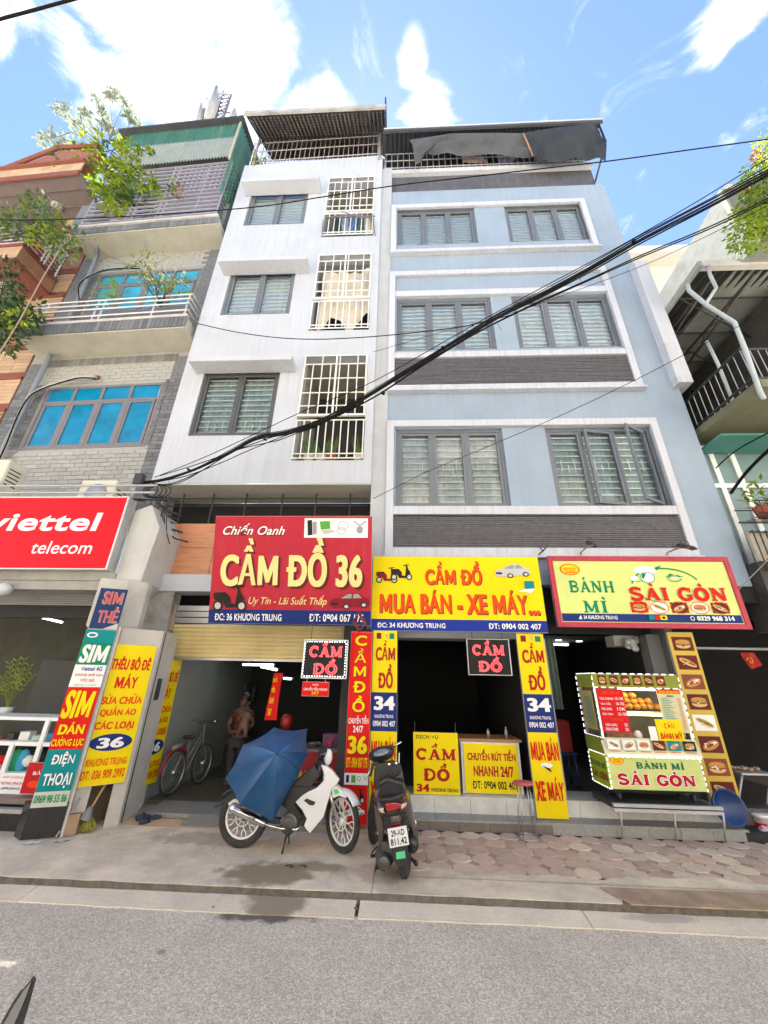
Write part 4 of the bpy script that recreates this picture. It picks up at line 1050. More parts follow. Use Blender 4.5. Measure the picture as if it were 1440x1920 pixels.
# downpipe and cable into the wall
MB().tube([K.p3(180, 462, -.35), K.p3(182, 478, -.12), K.p3(172, 505, -.12), K.p3(148, 560, -.12), K.p3(10, 835, -.12), K.p3(-40, 930, -.12)], .05, 8).build('downpipe', mat('pipe_bluegrey', (.22, .25, .3), .5, var=.1), brk_h)

# ================================================================== TERRACOTTA HOUSE
th = thing('terracotta_house', 'terracotta and sand tiled house with deep roof eave at the far left', 'house', (-5.5, 0, 0.12), K)
mb = MB(); mb.box(-9.5, -3.80, 0, 1.5, 4.0, 13.6); mb.build('wall', terra, th)
# horizontal tiled courses
for j in range(88):
    z = 5.0+j*.098
    if (j % 9) in (0, 1): continue
    lightc = (j // 9) % 3 != 1
    n0 = -3.81-(.0)
    for i in range(3):
        x1 = n0-i*.38; piece('tile', th, x1-.37, x1, -.02, -.001, z, z+.088, sand_tile if lightc else terra_tile)
for j in range(10): MB().box(-6, -3.80, -.045, -.001, 5.0+j*.882-.02, 5.0+j*.882+.05).build('string_course', terra, th)
# balcony
mb = MB(); mb.box(-9, -4.2, -.95, -.046, 10.34, 10.42); mb.box(-9, -4.17, -.98, -.046, 10.83, 10.9); mb.build('balcony_slab', terra, th)
for j in range(4):
    z = 10.425+j*.1
    for i in range(9): piece('tile', th, -4.2-.3*(i+1)+.004, -4.2-.3*i, -.95, -.93, z, z+.092, sand_tile)
    for i in range(3): piece('tile', th, -4.22, -4.2, -.93+.295*i, -.93+.295*(i+1)-.004, z, z+.092, terra_tile)
MB().box(-9, -4.221, -.929, -.046, 10.425, 10.825).build('balcony_core', terra, th)
for k in range(6):
    z = 11.0+k*.13; rod('rail', th, (-8, -.93, z), (-4.25, -.93, z), .02, mat('rail_mauve', (.4, .38, .5), .4, var=.1)); rod('rail', th, (-4.25, -.93, z), (-4.25, -.05, z), .02, mat('rail_brown', (.1, .07, .07), .5))
for y in (-.93, -.85, -.5, -.42, -.1): rod('post', th, (-4.25, y, 10.9), (-4.25, y, 11.75), .022, bar_w)
for x in (-4.4, -5.2): rod('post', th, (x, -.93, 10.9), (x, -.93, 11.75), .022, bar_w)
# eave
mb = MB(); mb.box(-9, -3.75, -1.0, .6, 13.66, 13.74); mb.build('eave_soffit', mat('soffit_mauve', (.16, .13, .13), .8, var=.1), th)
MB().box(-9, -3.75, -1.04, -1.001, 13.6, 13.78).build('eave_lower_band', terra, th)
for i in range(14): piece('tile', th, -3.76-.3*(i+1)+.004, -3.76-.3*i, -1.03, -1.0, 13.785, 13.96, sand_tile); piece('tile', th, -3.76-.3*(i+1)+.004, -3.76-.3*i, -1.03, -1.0, 13.965, 14.14, sand_tile)
MB().box(-9, -3.72, -1.1, -.95, 14.145, 14.22).build('eave_cap', terra, th)
mb = MB(); mb.prism([(-6.15, 14.3), (-4.9, 15.1), (-3.75, 14.95), (-3.75, 14.22), (-6.2, 14.22)], -.95, -.75, 'y'); mb.build('pediment', mat('terra_light', (.26, .10, .075), .8, var=.1), th)
mb = MB(); mb.tube([(-6.2, -1.0, 14.3), (-4.9, -1.0, 15.17), (-3.7, -1.0, 15.02)], .06, 4); mb.build('pediment_moulding', terra, th)
MB().box(-9, -6.15, -.5, .5, 14.22, 14.95).build('upper_block', mat('terra_light', (0, 0, 0)), th); MB().box(-9, -6.05, -.55, .5, 14.95, 15.1).build('upper_cornice', terra, th)
MB().lathe([(.14, 0), (.14, -.03), (.1, -.07), (0, -.085)], (-4.98, -.35, 13.66), 14).build('soffit_lamp', mat('lamp_glass_dim', (.35, .33, .3), .3), th)
mb = MB(); mb.box(-9, -4.0, -.30, -.29, 13.63, 13.66); mb.box(-9, -4.0, -.7, -.68, 13.63, 13.66); mb.build('soffit_moulding', mat('soffit_mauve', (0, 0, 0)), th)

# ================================================================== RIGHT-HAND OLD BUILDING
ob = thing('old_building', 'weathered grey concrete building with trussed tin canopy at the far right', 'house', (6.5, 1.0, .12))
mb = MB()
# the tall wall behind the canopy
def xw(px, py, X):
    r = FWD + RGT*((px-IW/2)/FPX) + UPV*((IH/2-py)/FPX); t = (X-CAM.x)/r.x; p = CAM+r*t; return (p.y, p.z)
GX = 6.0
pts = [xw(1228, 565, GX), xw(1290, 462, GX), xw(1360, 345, GX), xw(1374, 345, GX)]
pts2 = [(p[0], p[1]) for p in pts]
poly = [(2.2, 8.6)]+[(1.6, pts2[0][1]-.3)]+pts2+[(pts2[-1][0], 8.5)]
MB().prism(poly, GX, GX+3.2, 'x').build('gable_wall', concrete_old, ob)
yb_ = pts2[-1][0]
rb_ = MB(); rb_.box(GX-.05, GX-.001, -1.3, -1.22, 9.3, 10.15); rb_.build('wall_rib', concrete_pale, ob)
# canopy
cx0 = 5.32; czz = 8.45
MB().box(cx0, 9, -1.0, -.9, czz, czz+.16).build('canopy_gutter', mat('gutter_white', (.6, .58, .56), .7, var=.1, dirt=.3), ob)
MB().box(cx0-.06, cx0, -1.02, .9, czz-.02, czz+.1).build('canopy_side_beam', concrete_old, ob)
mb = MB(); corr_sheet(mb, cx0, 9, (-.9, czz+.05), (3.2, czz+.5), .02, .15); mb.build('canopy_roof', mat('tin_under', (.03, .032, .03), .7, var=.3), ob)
mb = MB()
for x in (5.6, 6.3, 7.0):
    mb.tube([(x, -.85, czz-.05), (x, 3, czz-.05)], .025, 5); mb.tube([(x, -.85, czz-.05), (x, 3, czz-.6)], .025, 5)
    for k in range(5): mb.tube([(x, -.4+k*.7, czz-.05), (x, -.05+k*.7, czz-.2-.1*k)], .015, 4); mb.tube([(x, -.05+k*.7, czz-.2-.1*k), (x, .3+k*.7, czz-.05)], .015, 4)
for k in range(5): mb.tube([(cx0, -.4+k*.8, czz-.06), (9, -.4+k*.8, czz-.06)], .02, 5); mb.tube([(cx0, -.4+k*.8, czz-.06), (7, .2+k*.8, czz-.5)], .014, 4)
mb.build('roof_truss', black_metal, ob)
MB().box(5.3, 9, 2.6, 2.8, 3, 9).build('back_wall', mat('back_wall_brown', (.08, .065, .055), .9, var=.3), ob)
MB().box(GX+.9, 9, -.6, 2.6, 6.1, 8.4).build('upper_room', mat('upper_room', (.045, .045, .04), .9, var=.3), ob)
# balcony floor + railing
fz = 5.68
mb = MB(); mb.prism([(5.22, .35), (5.30, -1.05), (9, -1.05), (9, 2.6), (5.3, 2.6)], fz, fz+.14, 'z'); mb.build('balcony_slab', mat('slab_green', (.16, .165, .10), .9, var=.2, dirt=.4, dcol=(.12, .11, .08)), ob)
for k in range(16):
    y = .95-k*.13; rod('bar', ob, (5.27, y, fz+.14), (5.27, y, fz+.78), .007, bar_grey)
for k in range(24): rod('bar', ob, (5.3+k*.12, -1.0, fz+.14), (5.3+k*.12, -1.0, fz+.78), .007, bar_grey)
for z in (fz+.2, fz+.78): rod('rail', ob, (5.27, 1.0, z), (5.27, -1.02, z), .024, black_metal); rod('rail', ob, (5.27, -1.0, z), (9, -1.0, z), .024, black_metal)
# glazed front below
yl = .35
mb = MB(); mb.box(5.25, 9, yl, yl+.1, 3.3, 5.6); mb.build('glazed_front', mat('pale_glass', (.17, .25, .27), .25, var=.12), ob)
mb = MB()
for x in (5.45, 5.8, 6.55, 7.3): mb.box(x-.04, x+.04, yl-.03, yl-.001, 3.3, 5.55)
mb.box(5.25, 9, yl-.035, yl-.031, 4.72, 4.8); mb.box(5.25, 9, yl-.035, yl-.031, 5.44, 5.55); mb.build('mullion', bar_w, ob)
mb = MB(); mb.prism([(5.2, .3), (5.2, -.25), (9, -.25), (9, .3)], 5.38, 5.42, 'z'); mb.build('green_awning', mat('awning_green', (.05, .2, .17), .6, var=.1), ob)
MB().box(5.13, 9, -.1, .3, 2.35, 3.3).build('dark_fascia', mat('dark_fascia', (.06, .055, .05), .9, var=.4, vs=4), ob)
# drainpipes
pipe_w = mat('pipe_pvc', (.42, .46, .48), .45, var=.1)
pp = [(1328, 498), (1331, 515), (1343, 540), (1325, 567), (1320, 570)]
q = [W.p3(x, y, -1.0) for x, y in pp]; MB().tube(q, .028, 8).build('drainpipe', pipe_w, ob)
q = [W.p3(1289, 533, -.9), W.p3(1292, 545, -.9), W.p3(1325, 572, -1.0), W.p3(1377, 605, -1.1), W.p3(1397, 655, -1.1), W.p3(1425, 735, -1.12), W.p3(1432, 748, -1.12)]
MB().tube(q, .033, 8).build('drainpipe', pipe_w, ob)
q = [W.p3(1325, 640, -.2), W.p3(1345, 680, -.2), W.p3(1375, 755, -.2)]; MB().tube(q, .028, 8).build('drainpipe', pipe_w, ob)
# barred opening low
mb = MB()
for k in range(9): mb.tube([(5.15+k*.09, -.2, 3.15), (5.15+k*.09, -.2, 3.75)], .01, 5)
mb.tube([(5.1, -.2, 3.15), (6.3, -.2, 3.15)], .014, 5); mb.tube([(5.1, -.2, 3.72), (6.3, -.2, 3.72)], .014, 5); mb.tube([(5.1, -.2, 3.2), (5.6, -.2, 3.7)], .01, 5)
mb.build('window_grille', black_metal, ob)
MB().box(5.13, 6.4, -.15, -.1, 3.3, 3.75).build('curtain', mat('curtain_tan', (.45, .4, .32), .9, var=.2), ob)
# cream block far behind
fh = W.rect([(1205, 487), (1262, 487), (1205, 600), (1262, 600)], 3.5)
mb = MB().box(fh[0]-1, fh[1]+1.5, 3.5, 5, 3, fh[3]-.35); mb.box(fh[0]-1, fh[1]+1.5, 3.0, 5, fh[3]-.349, fh[3])
mb.build('far_house', mat('cream_far', (.55, .54, .49), .9, var=.05), label='cream rendered house glimpsed between blue house and grey gable', cat='house')

# ================================================================== HOUSES ACROSS THE STREET (unseen behind the camera, added to bounce sunlight)
xo = -16.0
for k, (w, h, col, lb) in enumerate(((6.5, 12.0, (.62, .58, .50), 'unseen cream rendered house added across the street, opposite the telecom shop'), (5.0, 14.0, (.64, .62, .57), 'unseen pale sand coloured house added across the street, left of the ochre one'), (6.0, 11.0, (.60, .54, .44), 'unseen ochre house added across the street, opposite pawn shop 36'), (5.5, 13.5, (.68, .67, .64), 'unseen off white house added across the street, opposite the blue house'), (7.5, 11.5, (.55, .50, .45), 'unseen tan house added across the street, opposite the food cart'), (7.0, 12.5, (.62, .60, .54), 'unseen light cream house added across the street at the far end of the row'))):
    t = thing('unseen_street_house', lb, 'house', (xo+w/2, -11.6, .05)); pm_ = mat('render_'+['cream', 'sand', 'ochre', 'offwhite', 'tan', 'lightcream'][k], col, .9, var=.08, streak=.25, dcol=(.3, .26, .2))
    hs = []; n = int(w//1.8)
    for f_ in range(int(h//3)):
        for i in range(n): a = xo+.6+i*(w-1.0)/n; z = .9+f_*3.0; hs.append((a, a+.95, z, z+1.5))
    mb = MB()
    wall_holes(mb, xo+.01, xo+w-.01, .05, h, -11.6, -.25, hs); mb.box(xo+.01, xo+w-.01, -16, -11.86, .05, h-.002); mb.build('wall', pm_, t)
    for a, b, c, e in hs: g_ = ringframe(MB(), a, b, c, e, .06, -11.78, -11.72).build('window', frame_grey, t); MB().box(a+.06, b-.06, -11.76, -11.75, c+.06, e-.06).build('pane', mat('far_pane', (.08, .1, .11), .1), g_)
    MB().box(xo-.05, xo+w+.05, -11.95, -11.45, h, h+.18).build('cornice', trim_white, t)
    for f_ in range(1, int(h//3)+1): MB().box(xo+.3, xo+w-.3, -11.58, -11.0, f_*3.0+.1, f_*3.0+.25).build('balcony_slab', pm_, t)
    xo += w
# ================================================================== GROUND-FLOOR SHOPS UNDER THE BLUE HOUSE
marble = mat('marble', (0.6, 0.6, 0.58), 0.25, var=0.18, vs=5, dirt=.25, dcol=(.42, .4, .36))
granite = mat('granite_grey2', (0.27, 0.27, 0.26), 0.5, var=0.2, vs=25)
granite_b = mat('granite_brown', (0.15, 0.125, 0.11), 0.5, var=0.2, vs=25)
st = thing('shop_step', 'grey tiled step with a white marble riser below shop 34 and the food cart', 'step', (1.7, -.2, .12))
MB().box(-.04, 5.2, -.34, .3, .1, .2).build('step_core', dark_gap, st)
for i in range(11):
    a = -.04+i*.34; piece('tile', st, a+.002, a+.338, -.36, -.341, .115, .2, granite_b if a < 1.45 else granite)
for i in range(9):
    a = -.04+i*.42; piece('tile', st, a+.002, a+.418, -.37, -.13, .201, .222, granite)
for i in range(9):
    a = -.03+i*.42; piece('tile', st, a+.002, a+.418, -.14, -.12, .223, .36, marble)
MB().box(-.04, 3.75, -.15, .3, .361, .385).build('door_sill', marble, st)
MB().box(-.04, 5.2, -.119, 3.5, .1, .36).build('raised_floor', mat('floor_dark', (.08, .07, .065), .4, var=.3), st)
# room of shop 34
mb = MB()
def room(X0, X1, Y0, Y1, Z0, Z1, mats, name, par, nofront=True):
    mb = MB(); mb.quad((X0, Y0, Z0), (X0, Y0, Z1), (X0, Y1, Z1), (X0, Y1, Z0)); mb.quad((X0, Y1, Z0), (X0, Y1, Z1), (X1, Y1, Z1), (X1, Y1, Z0)); mb.quad((X1, Y0, Z1), (X1, Y0, Z0), (X1, Y1, Z0), (X1, Y1, Z1)); mb.quad((X0, Y0, Z1), (X1, Y0, Z1), (X1, Y1, Z1), (X0, Y1, Z1))
    return mb.build(name, mats, par)
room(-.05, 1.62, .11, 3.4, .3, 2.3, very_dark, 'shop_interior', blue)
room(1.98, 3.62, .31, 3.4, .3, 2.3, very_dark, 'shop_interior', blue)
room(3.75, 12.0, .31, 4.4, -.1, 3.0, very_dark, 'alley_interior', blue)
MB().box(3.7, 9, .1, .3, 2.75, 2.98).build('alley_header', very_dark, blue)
MB().box(1.63, 1.97, -.06, .5, .36, 2.199).build('shop_pier', mat('pier_white', (.4, .39, .37), .8, var=.15), blue)
MB().box(3.63, 3.74, .0, .5, .36, 2.6).build('shop_pier', mat('pier_grey', (.12, .12, .12), .8, var=.15), blue)
MB().box(-.82, -.05, -.02, .45, .12, 2.29).box(-.82, -.515, .0, .45, 2.291, 2.9).build('shop_pier', mat('pier_dark', (.05, .05, .05), .8, var=.15), blue)
for x in (2.15, 2.6, 3.0): MB().lathe([(.0, 2.292), (.045, 2.292), (.05, 2.3)], (x, .9+(x-2.1)*.4, 0), 12).build('downlight', mat('downlight_glow', (1, 1, 1), emit=(1, .97, .9), es=1.4, var=0), blue)

# ================================================================== SIGN COLOURS
def flat(n, c, r=0.55, **k): return mat(n, c, r, var=k.pop('var', 0.07), vs=2.2, spec=.18, bump=k.pop('bump', .06), bs=7, **k)
s_red = flat('print_red', (0.62, 0.008, 0.006)); s_yel = flat('print_yellow', (0.80, 0.62, 0.0)); s_navy = flat('print_navy', (0.01, 0.025, 0.16)); s_blue = flat('print_blue', (0.01, 0.03, 0.28))
s_white = flat('print_white', (0.8, 0.8, 0.8)); s_org = flat('print_orange', (0.72, 0.065, 0.004)); s_cream = flat('print_cream', (0.72, 0.63, 0.26)); s_pink = flat('print_crimson', (0.42, 0.02, 0.04), streak=.12, dcol=(.65, .2, .22))
s_black = flat('print_black', (0.015, 0.015, 0.015)); s_green = flat('print_green', (0.0, 0.22, 0.1)); s_teal = flat('print_teal', (0.0, 0.22, 0.24)); s_lime = flat('print_lime', (0.62, 0.70, 0.22)); s_maroon = flat('print_maroon', (0.22, 0.01, 0.02))
s_grey = flat('print_grey', (.3, .3, .32)); s_bun = flat('print_bun', (.55, .24, .07)); s_bread = flat('print_bread', (.68, .42, .18)); s_meat = flat('print_meat', (.22, .06, .03)); s_leaf = flat('print_leaf', (.1, .35, .05)); s_wine = flat('print_wine', (.12, .015, .012)); s_silver = flat('print_silver', (.5, .5, .48)); s_sky = flat('print_cyan', (.05, .35, .5))
def car(S, cx, cy, w, body, top):
    S.done()
    h = w*S_ar(S)*.42
    P = lambda x, y: (cx+(x-.5)*w, cy+(y-.5)*h)
    S.G([P(0, .62), P(.06, .4), P(.24, .34), P(.44, .06), P(.72, .04), P(.86, .3), P(.99, .36), P(1, .7), P(.9, .8), P(.1, .92), P(.0, .82)], body)
    S.G([P(.27, .36), P(.45, .11), P(.56, .1), P(.54, .36)], top); S.G([P(.58, .36), P(.6, .1), P(.71, .09), P(.81, .33)], top)
    S.G([P(.02, .6), P(.2, .62), P(.2, .76), P(.03, .74)], s_black)
    for x, y in ((.42, .84), (.86, .74)): S.E(P(x, y)[0], P(x, y)[1], .085*w*1, .17*h, s_black, 14); S.E(P(x, y)[0], P(x, y)[1], .052*w, .1*h, s_silver, 12)
    S.done('car_picture')
def S_ar(S): return abs((S.x1-S.x0)/(S.z1-S.z0))
def scoot(S, cx, cy, w, body, flip=1):
    S.done()
    h = w*S_ar(S)*.72; P = lambda x, y: (cx+(x-.5)*w*flip, cy+(y-.5)*h)
    for x in (.16, .84): S.E(*P(x, .8), .15*w/S_ar(S) if False else .14*w, .2*h, s_black, 16); S.E(*P(x, .8), .09*w, .13*h, s_silver, 14)
    S.G([P(.0, .36), P(.38, .32), P(.5, .48), P(.52, .72), P(.66, .72), P(.7, .2), P(.66, .02), P(.74, .0), P(.8, .3), P(.92, .55), P(.8, .62), P(.72, .86), P(.4, .86), P(.3, .66), P(.06, .58)], body)
    S.G([P(.05, .3), P(.36, .28), P(.42, .36), P(.04, .38)], s_black); S.line([P(.56, .06), P(.84, .0)], h*.05, s_black); S.done('scooter_picture')
def burger(S, a, b, c, e, bg, kind=0):
    S.done(); S.k = 0
    S.R(a, b, c, e, bg); cx, cy, w, h = (a+c)/2, (b+e)/2, (c-a), (e-b)
    if kind % 3 == 0:
        S.E(cx, cy+h*.14, w*.36, h*.2, s_bread, 14); S.E(cx, cy+h*.04, w*.38, h*.1, s_meat, 14); S.E(cx, cy-.02*h, w*.4, h*.08, s_leaf, 12); S.E(cx, cy-h*.14, w*.36, h*.17, s_bun, 14)
    elif kind % 3 == 1:
        S.E(cx, cy, w*.42, h*.2, s_bread, 14, rot=-25); S.E(cx+.02*w, cy-.02*h, w*.36, h*.1, s_meat, 12, rot=-25); S.E(cx, cy-h*.07, w*.3, h*.05, s_leaf, 10, rot=-25)
    else:
        S.E(cx, cy+.05*h, w*.4, h*.26, s_bun, 14, rot=20); S.E(cx, cy, w*.33, h*.09, s_white, 12, rot=20); S.E(cx-.05*w, cy+.05*h, w*.2, h*.09, s_meat, 10, rot=20)
    rg = random.Random(int((a+b)*997)); 
    for _ in range(5): S.E(cx+rg.uniform(-.25, .25)*w, cy+rg.uniform(-.1, .18)*h, w*rg.uniform(.03, .09), h*rg.uniform(.03, .07), rg.choice([s_leaf, s_meat, s_bun, s_red, s_bread, s_white]), 7)
    S.done('food_photo')
def board(name, label, fr_, x0, x1, z0, z1, y, thick, face, side=None, cat='sign', tilt=0, frame_m=None, fw=0.03, group=None):
    side = side or bar_grey
    t = thing(name, label, cat, ((x0+x1)/2, y, z0), fr_, group)
    MB().box(x0, x1, y, y+thick, z0, z1).build('panel', [face], t)
    MB().box(x0-.002, x1+.002, y+.004, y+thick+.002, z0-.004, z1+.004).build('casing', side, t)
    if frame_m is not None: ringframe(MB(), x0-fw*.3, x1+fw*.3, z0-fw*.3, z1+fw*.3, fw, y-.02, y+.01).build('frame', frame_m, t, bevel=.004)
    if tilt: t.matrix_world = t.matrix_world @ Matrix.Rotation(R(tilt), 4, 'X')
    return t

# ---- CAM DO 36 : tilted out at the top
a0 = W.at(405, 968, -.80); a1 = W.at(697, 966, -.80); b0 = W.at(390, 1168, -.42); b1 = W.at(696, 1170, -.42)
hh = math.hypot(a0[1]-b0[1], .38); tl = math.degrees(math.atan2(.38, a0[1]-b0[1]))
t36 = board('shop_sign', 'crimson sign with cream letters CẦM ĐỒ 36 above the cream roller shutter', W, (a0[0]+b0[0])/2, (a1[0]+b1[0])/2, b0[1], b0[1]+hh, -.42, .06, s_pink, tilt=tl)
S = Sign(t36, (a0[0]+b0[0])/2, (a1[0]+b1[0])/2, b0[1], b0[1]+hh, -.42)
S.R(0, .875, 1, 1, s_navy)
S.T('CẦM ĐỒ 36', .06, .205, .945, .67, s_black, w=.05, dx=.012, dz=-.012)
S._t('CẦM ĐỒ 36', .065, .21, .955, .685, s_wine, .05, 0, .012, -.012, False)
S.T('CẦM ĐỒ 36', .055, .2, .945, .67, s_cream, w=.045)
S._t('Chiến Oanh', .055, .075, .45, .165+.02, s_wine, .02, .35, .004, -.004, False)
S.T('Chiến Oanh', .055, .07, .45, .18, s_white, w=.012, sh=.35)
S.T('Uy Tín - Lãi Suất Thấp', .245, .74, .73, .845, s_cream, w=.005, sh=.3)
S.T('ĐC: 36 KHƯƠNG TRUNG', .04, .905, .455, .975, s_white, w=.025); S.T('ĐT: 0904 067 175', .625, .905, .955, .975, s_white, w=.025)
S.R(.575, .02, .975, .205, s_white)
S.G([(.592, .04), (.622, .035), (.628, .18), (.598, .185)], s_black); S.G([(.625, .055), (.652, .05), (.655, .17), (.63, .178)], s_grey)
S.G([(.67, .05), (.735, .045), (.74, .12), (.68, .13)], s_leaf); S.G([(.68, .135), (.745, .125), (.775, .15), (.705, .175)], s_silver)
S.ring(.82, .09, .035, .045, .01, s_silver); S.ring(.81, .14, .03, .035, .01, s_silver)
S.line([(.885, .045), (.925, .09), (.965, .045)], .012, s_grey); S.E(.925, .13, .02, .035, s_grey)
scoot(S, .13, .77, .22, s_black); car(S, .87, .785, .24, s_maroon, s_grey)
S.done()
# ---- CAM DO 34
x0, x1, z0, z1 = W.rect([(699, 1043), (1008, 1045), (697, 1183), (1027, 1183)], -.3)
z0 = 2.25; z1 = 3.29; x0 = -.41; x1 = 1.947
t34 = board('shop_sign', 'wide yellow sign with orange letters above the doorway of shop 34', W, x0, x1, z0, z1, -.3, .05, s_yel)
S = Sign(t34, x0, x1, z0, z1, -.3)
S.R(0, .855, 1, 1, s_blue)
for st_, r in (('CẦM ĐỒ', (.315, .06, .655, .40)), ('MUA BÁN - XE MÁY...', (.045, .455, .97, .79))):
    S._t(st_, r[0]+.004, r[1]+.012, r[2]+.004, r[3]+.012, s_wine, .05, 0, 0, 0, False); S.T(st_, *r, s_org, w=.045)
S.T('ĐC: 34 KHƯƠNG TRUNG', .035, .895, .425, .965, s_white, w=.03); S.T('ĐT: 0904 002 407', .67, .895, .965, .965, s_white, w=.03)
scoot(S, .085, .27, .135, s_maroon); scoot(S, .175, .23, .135, s_black); car(S, .84, .2, .21, s_silver, s_grey)
S.G([(.9, .34), (.955, .34), (.955, .44), (.9, .45)], s_teal); S.G([(.9, .45), (.955, .44), (.935, .5), (.86, .48)], s_white)
S.done()
# ---- BANH MI SAI GON
x0, x1, z0, z1 = 2.14, 4.63, 2.355, 3.315
red_fr = mat('red_led_frame', (.42, .02, .05), .5, var=.3, vs=30)
tbm = board('shop_sign', 'pale green sign in a red frame with a white hatted chef drawing', W, x0, x1, z0, z1, -.2, .08, s_lime, frame_m=red_fr, fw=.07)
S = Sign(tbm, x0+.06, x1-.06, z0+.06, z1-.06, -.2)
S.R(0, .875, 1, 1, s_navy)
S.serif('BÁNH', .07, .335, .33, .53, s_green, t=.24); S.serif('MÌ', .13, .665, .27, .86, s_green, t=.24)
S.ring(.635, .4, .2, .3, .025, s_green, 20, 175); S.ring(.635, .4, .205, .3, .012, s_green, 200, 260)
S.E(.53, .09+.04, .045, .06, s_white); S.E(.5, .15, .035, .05, s_white); S.E(.565, .14, .04, .055, s_white); S.R(.495, .13, .575, .21, s_white)
S.E(.535, .27, .04, .09, s_white); S.ring(.535, .27, .042, .095, .012, s_green); S.G([(.51, .2), (.535, .2), (.51, .3), (.5, .27)], s_green); S.G([(.59, .1), (.635, .06), (.62, .1), (.595, .16)], s_green); S.E(.455, .29, .022, .05, s_white); S.line([(.44, .33), (.49, .34)], .01, s_green)
S.ring(.69, .28, .04, .06, .012, s_green, 180, 360); S.E(.675, .24, .016, .035, s_green); S.E(.705, .25, .02, .025, s_teal); S.E(.69, .26, .026, .02, s_white)
S.line([(.64, .26), (.74, .25)], .012, s_green)
S.serif('SÀI GÒN', .405, .44, .955, .655, s_red, t=.27)
for k in range(5): S.ring(.447+k*.113, .765, .052, .1, .012, s_org); burger(S, .4+k*.113, .68, .494+k*.113, .85, [s_red, s_white, s_wine, s_white, s_wine][k], k)
S.E(.09, .14, .06, .1, s_org); S.E(.09, .14, .052, .085, s_yel); S.T('BÁNH MÌ', .055, .1, .125, .135, s_red, w=.02); S.T('SÀI GÒN', .055, .14, .125, .175, s_red, w=.02); S.R(.06, .185, .12, .2, s_org)
S.T('34 KHƯƠNG TRUNG', .12, .9, .31, .965, s_white, w=.03); S.T('0329 968 314', .75, .895, .955, .97, s_white, w=.035)
S.G([(.09, .965), (.105, .9), (.12-.01, .965)], s_white); S.ring(.725, .935, .012, .035, .01, s_white)
S.R(.485, .895, .515, .965, s_teal); S.R(.518, .895, .545, .965, s_red); S.R(.548, .895, .585, .965, s_yel); S.E(.566, .93, .01, .02, s_black)
S.done()
# flood lamps on arms above
def flood(px, py, ex, ey, w, label):
    base = Vector(W.p3(px, py, -.02)); head = Vector(W.p3(ex, ey, -.45))
    t = thing('flood_lamp', label, 'flood lamp', tuple(base), group='flood lamps above the bánh mì sign')
    MB().tube([base+Vector((0, .02, -.12)), base, base.lerp(head, .6)+Vector((0, 0, .03)), head], .012, 6).build('arm', rust, t)
    d = Vector((.03, 0, 0)); mb = MB(); h = head
    mb.add([(h.x-w, h.y-.02, h.z+.03), (h.x+w, h.y-.02, h.z-.03), (h.x+w, h.y+.10, h.z-.01), (h.x-w, h.y+.10, h.z+.05), (h.x-w*.8, h.y, h.z+.07), (h.x+w*.8, h.y, h.z+.02), (h.x+w*.8, h.y+.07, h.z+.04), (h.x-w*.8, h.y+.07, h.z+.09)], [(0, 3, 2, 1), (4, 5, 6, 7), (0, 1, 5, 4), (1, 2, 6, 5), (2, 3, 7, 6), (3, 0, 4, 7)])
    mb.build('lamp_head', black_metal, t, bevel=.006)
    MB().tube([h+Vector((-w*.6, .04, .07)), h+Vector((-w*.5, .04, .13)), h+Vector((w*.3, .04, .11)), h+Vector((w*.4, .04, .04))], .006, 5).build('bracket', black_metal, t)
flood(1089, 1036, 1112, 1022, .06, 'small black flood lamp on an arm above the left half of the red framed sign')
flood(1251, 1036, 1292, 1027, .11, 'wide black flood lamp on an arm above the right half of the red framed sign')
MB().tube([W.p3(1010, 1040, -.05), W.p3(1019, 1032, -.12), W.p3(1026, 1024, -.12)], .01, 5).tube([W.p3(1019, 1034, -.1), W.p3(1008, 1022, -.1)], .008, 5).build('sign_bracket', black_metal, label='small black metal bracket sticking up between the yellow and red framed signs', cat='bracket')

# ---- LED signs
glow = mat('led_red', (.9, .05, .05), emit=(1.0, .06, .07), es=.55, var=0); led_w = mat('led_white', (.9, .9, .9), emit=(.9, .95, 1.0), es=.7, var=0); led_core = mat('led_core', (.12, .003, .006), .5, var=0)
def led(px, d, label, dots, al, sty):
    x0, x1, z0, z1 = W.rect(px, d)
    t = board('led_sign', label, W, x0, x1, z0, z1, d, .03, s_black, side=sty, cat='LED sign', frame_m=sty, fw=.012)
    S = Sign(t, x0, x1, z0, z1, d)
    S.serif('CẦM', .13, .17, .88, .45, glow, t=.26, inner=led_core, iw=.15, name='led_lettering'); S.serif('ĐỒ', .25, .63, .78, .9, glow, t=.26, inner=led_core, iw=.15, name='led_lettering')
    if dots:
        for k in range(16):
            for yy in (.05, .95): S.R(.05+k*.058, yy-.012, .075+k*.058, yy+.012, led_w)
        for k in range(12):
            for xx in (.035, .965): S.R(xx-.008, .09+k*.072, xx+.008, .12+k*.072, led_w)
        S.done('led_dots')
    return t, x0, x1, z0, z1
L1 = led([(570, 1200), (652, 1200), (567, 1272), (650, 1272)], -.5, 'red glowing CẦM ĐỒ sign edged with white dots, hanging beside the shutter', True, 0, bar_w)
L2 = led([(875, 1198), (953, 1199), (878, 1265), (960, 1267)], -.25, 'red glowing CẦM ĐỒ sign with a thin steel edge, hanging inside the dark doorway', False, 0, steel)
for L_, zt in ((L1, 2.35), (L2, 2.3)):
    for x in (L_[1]+.08, L_[2]-.08): rod('hanger', L_[0], (x, -.5 if L_ is L1 else -.24, L_[4]), (x, (-.5 if L_ is L1 else -.24)+.02, zt+.1), .004, black_metal)
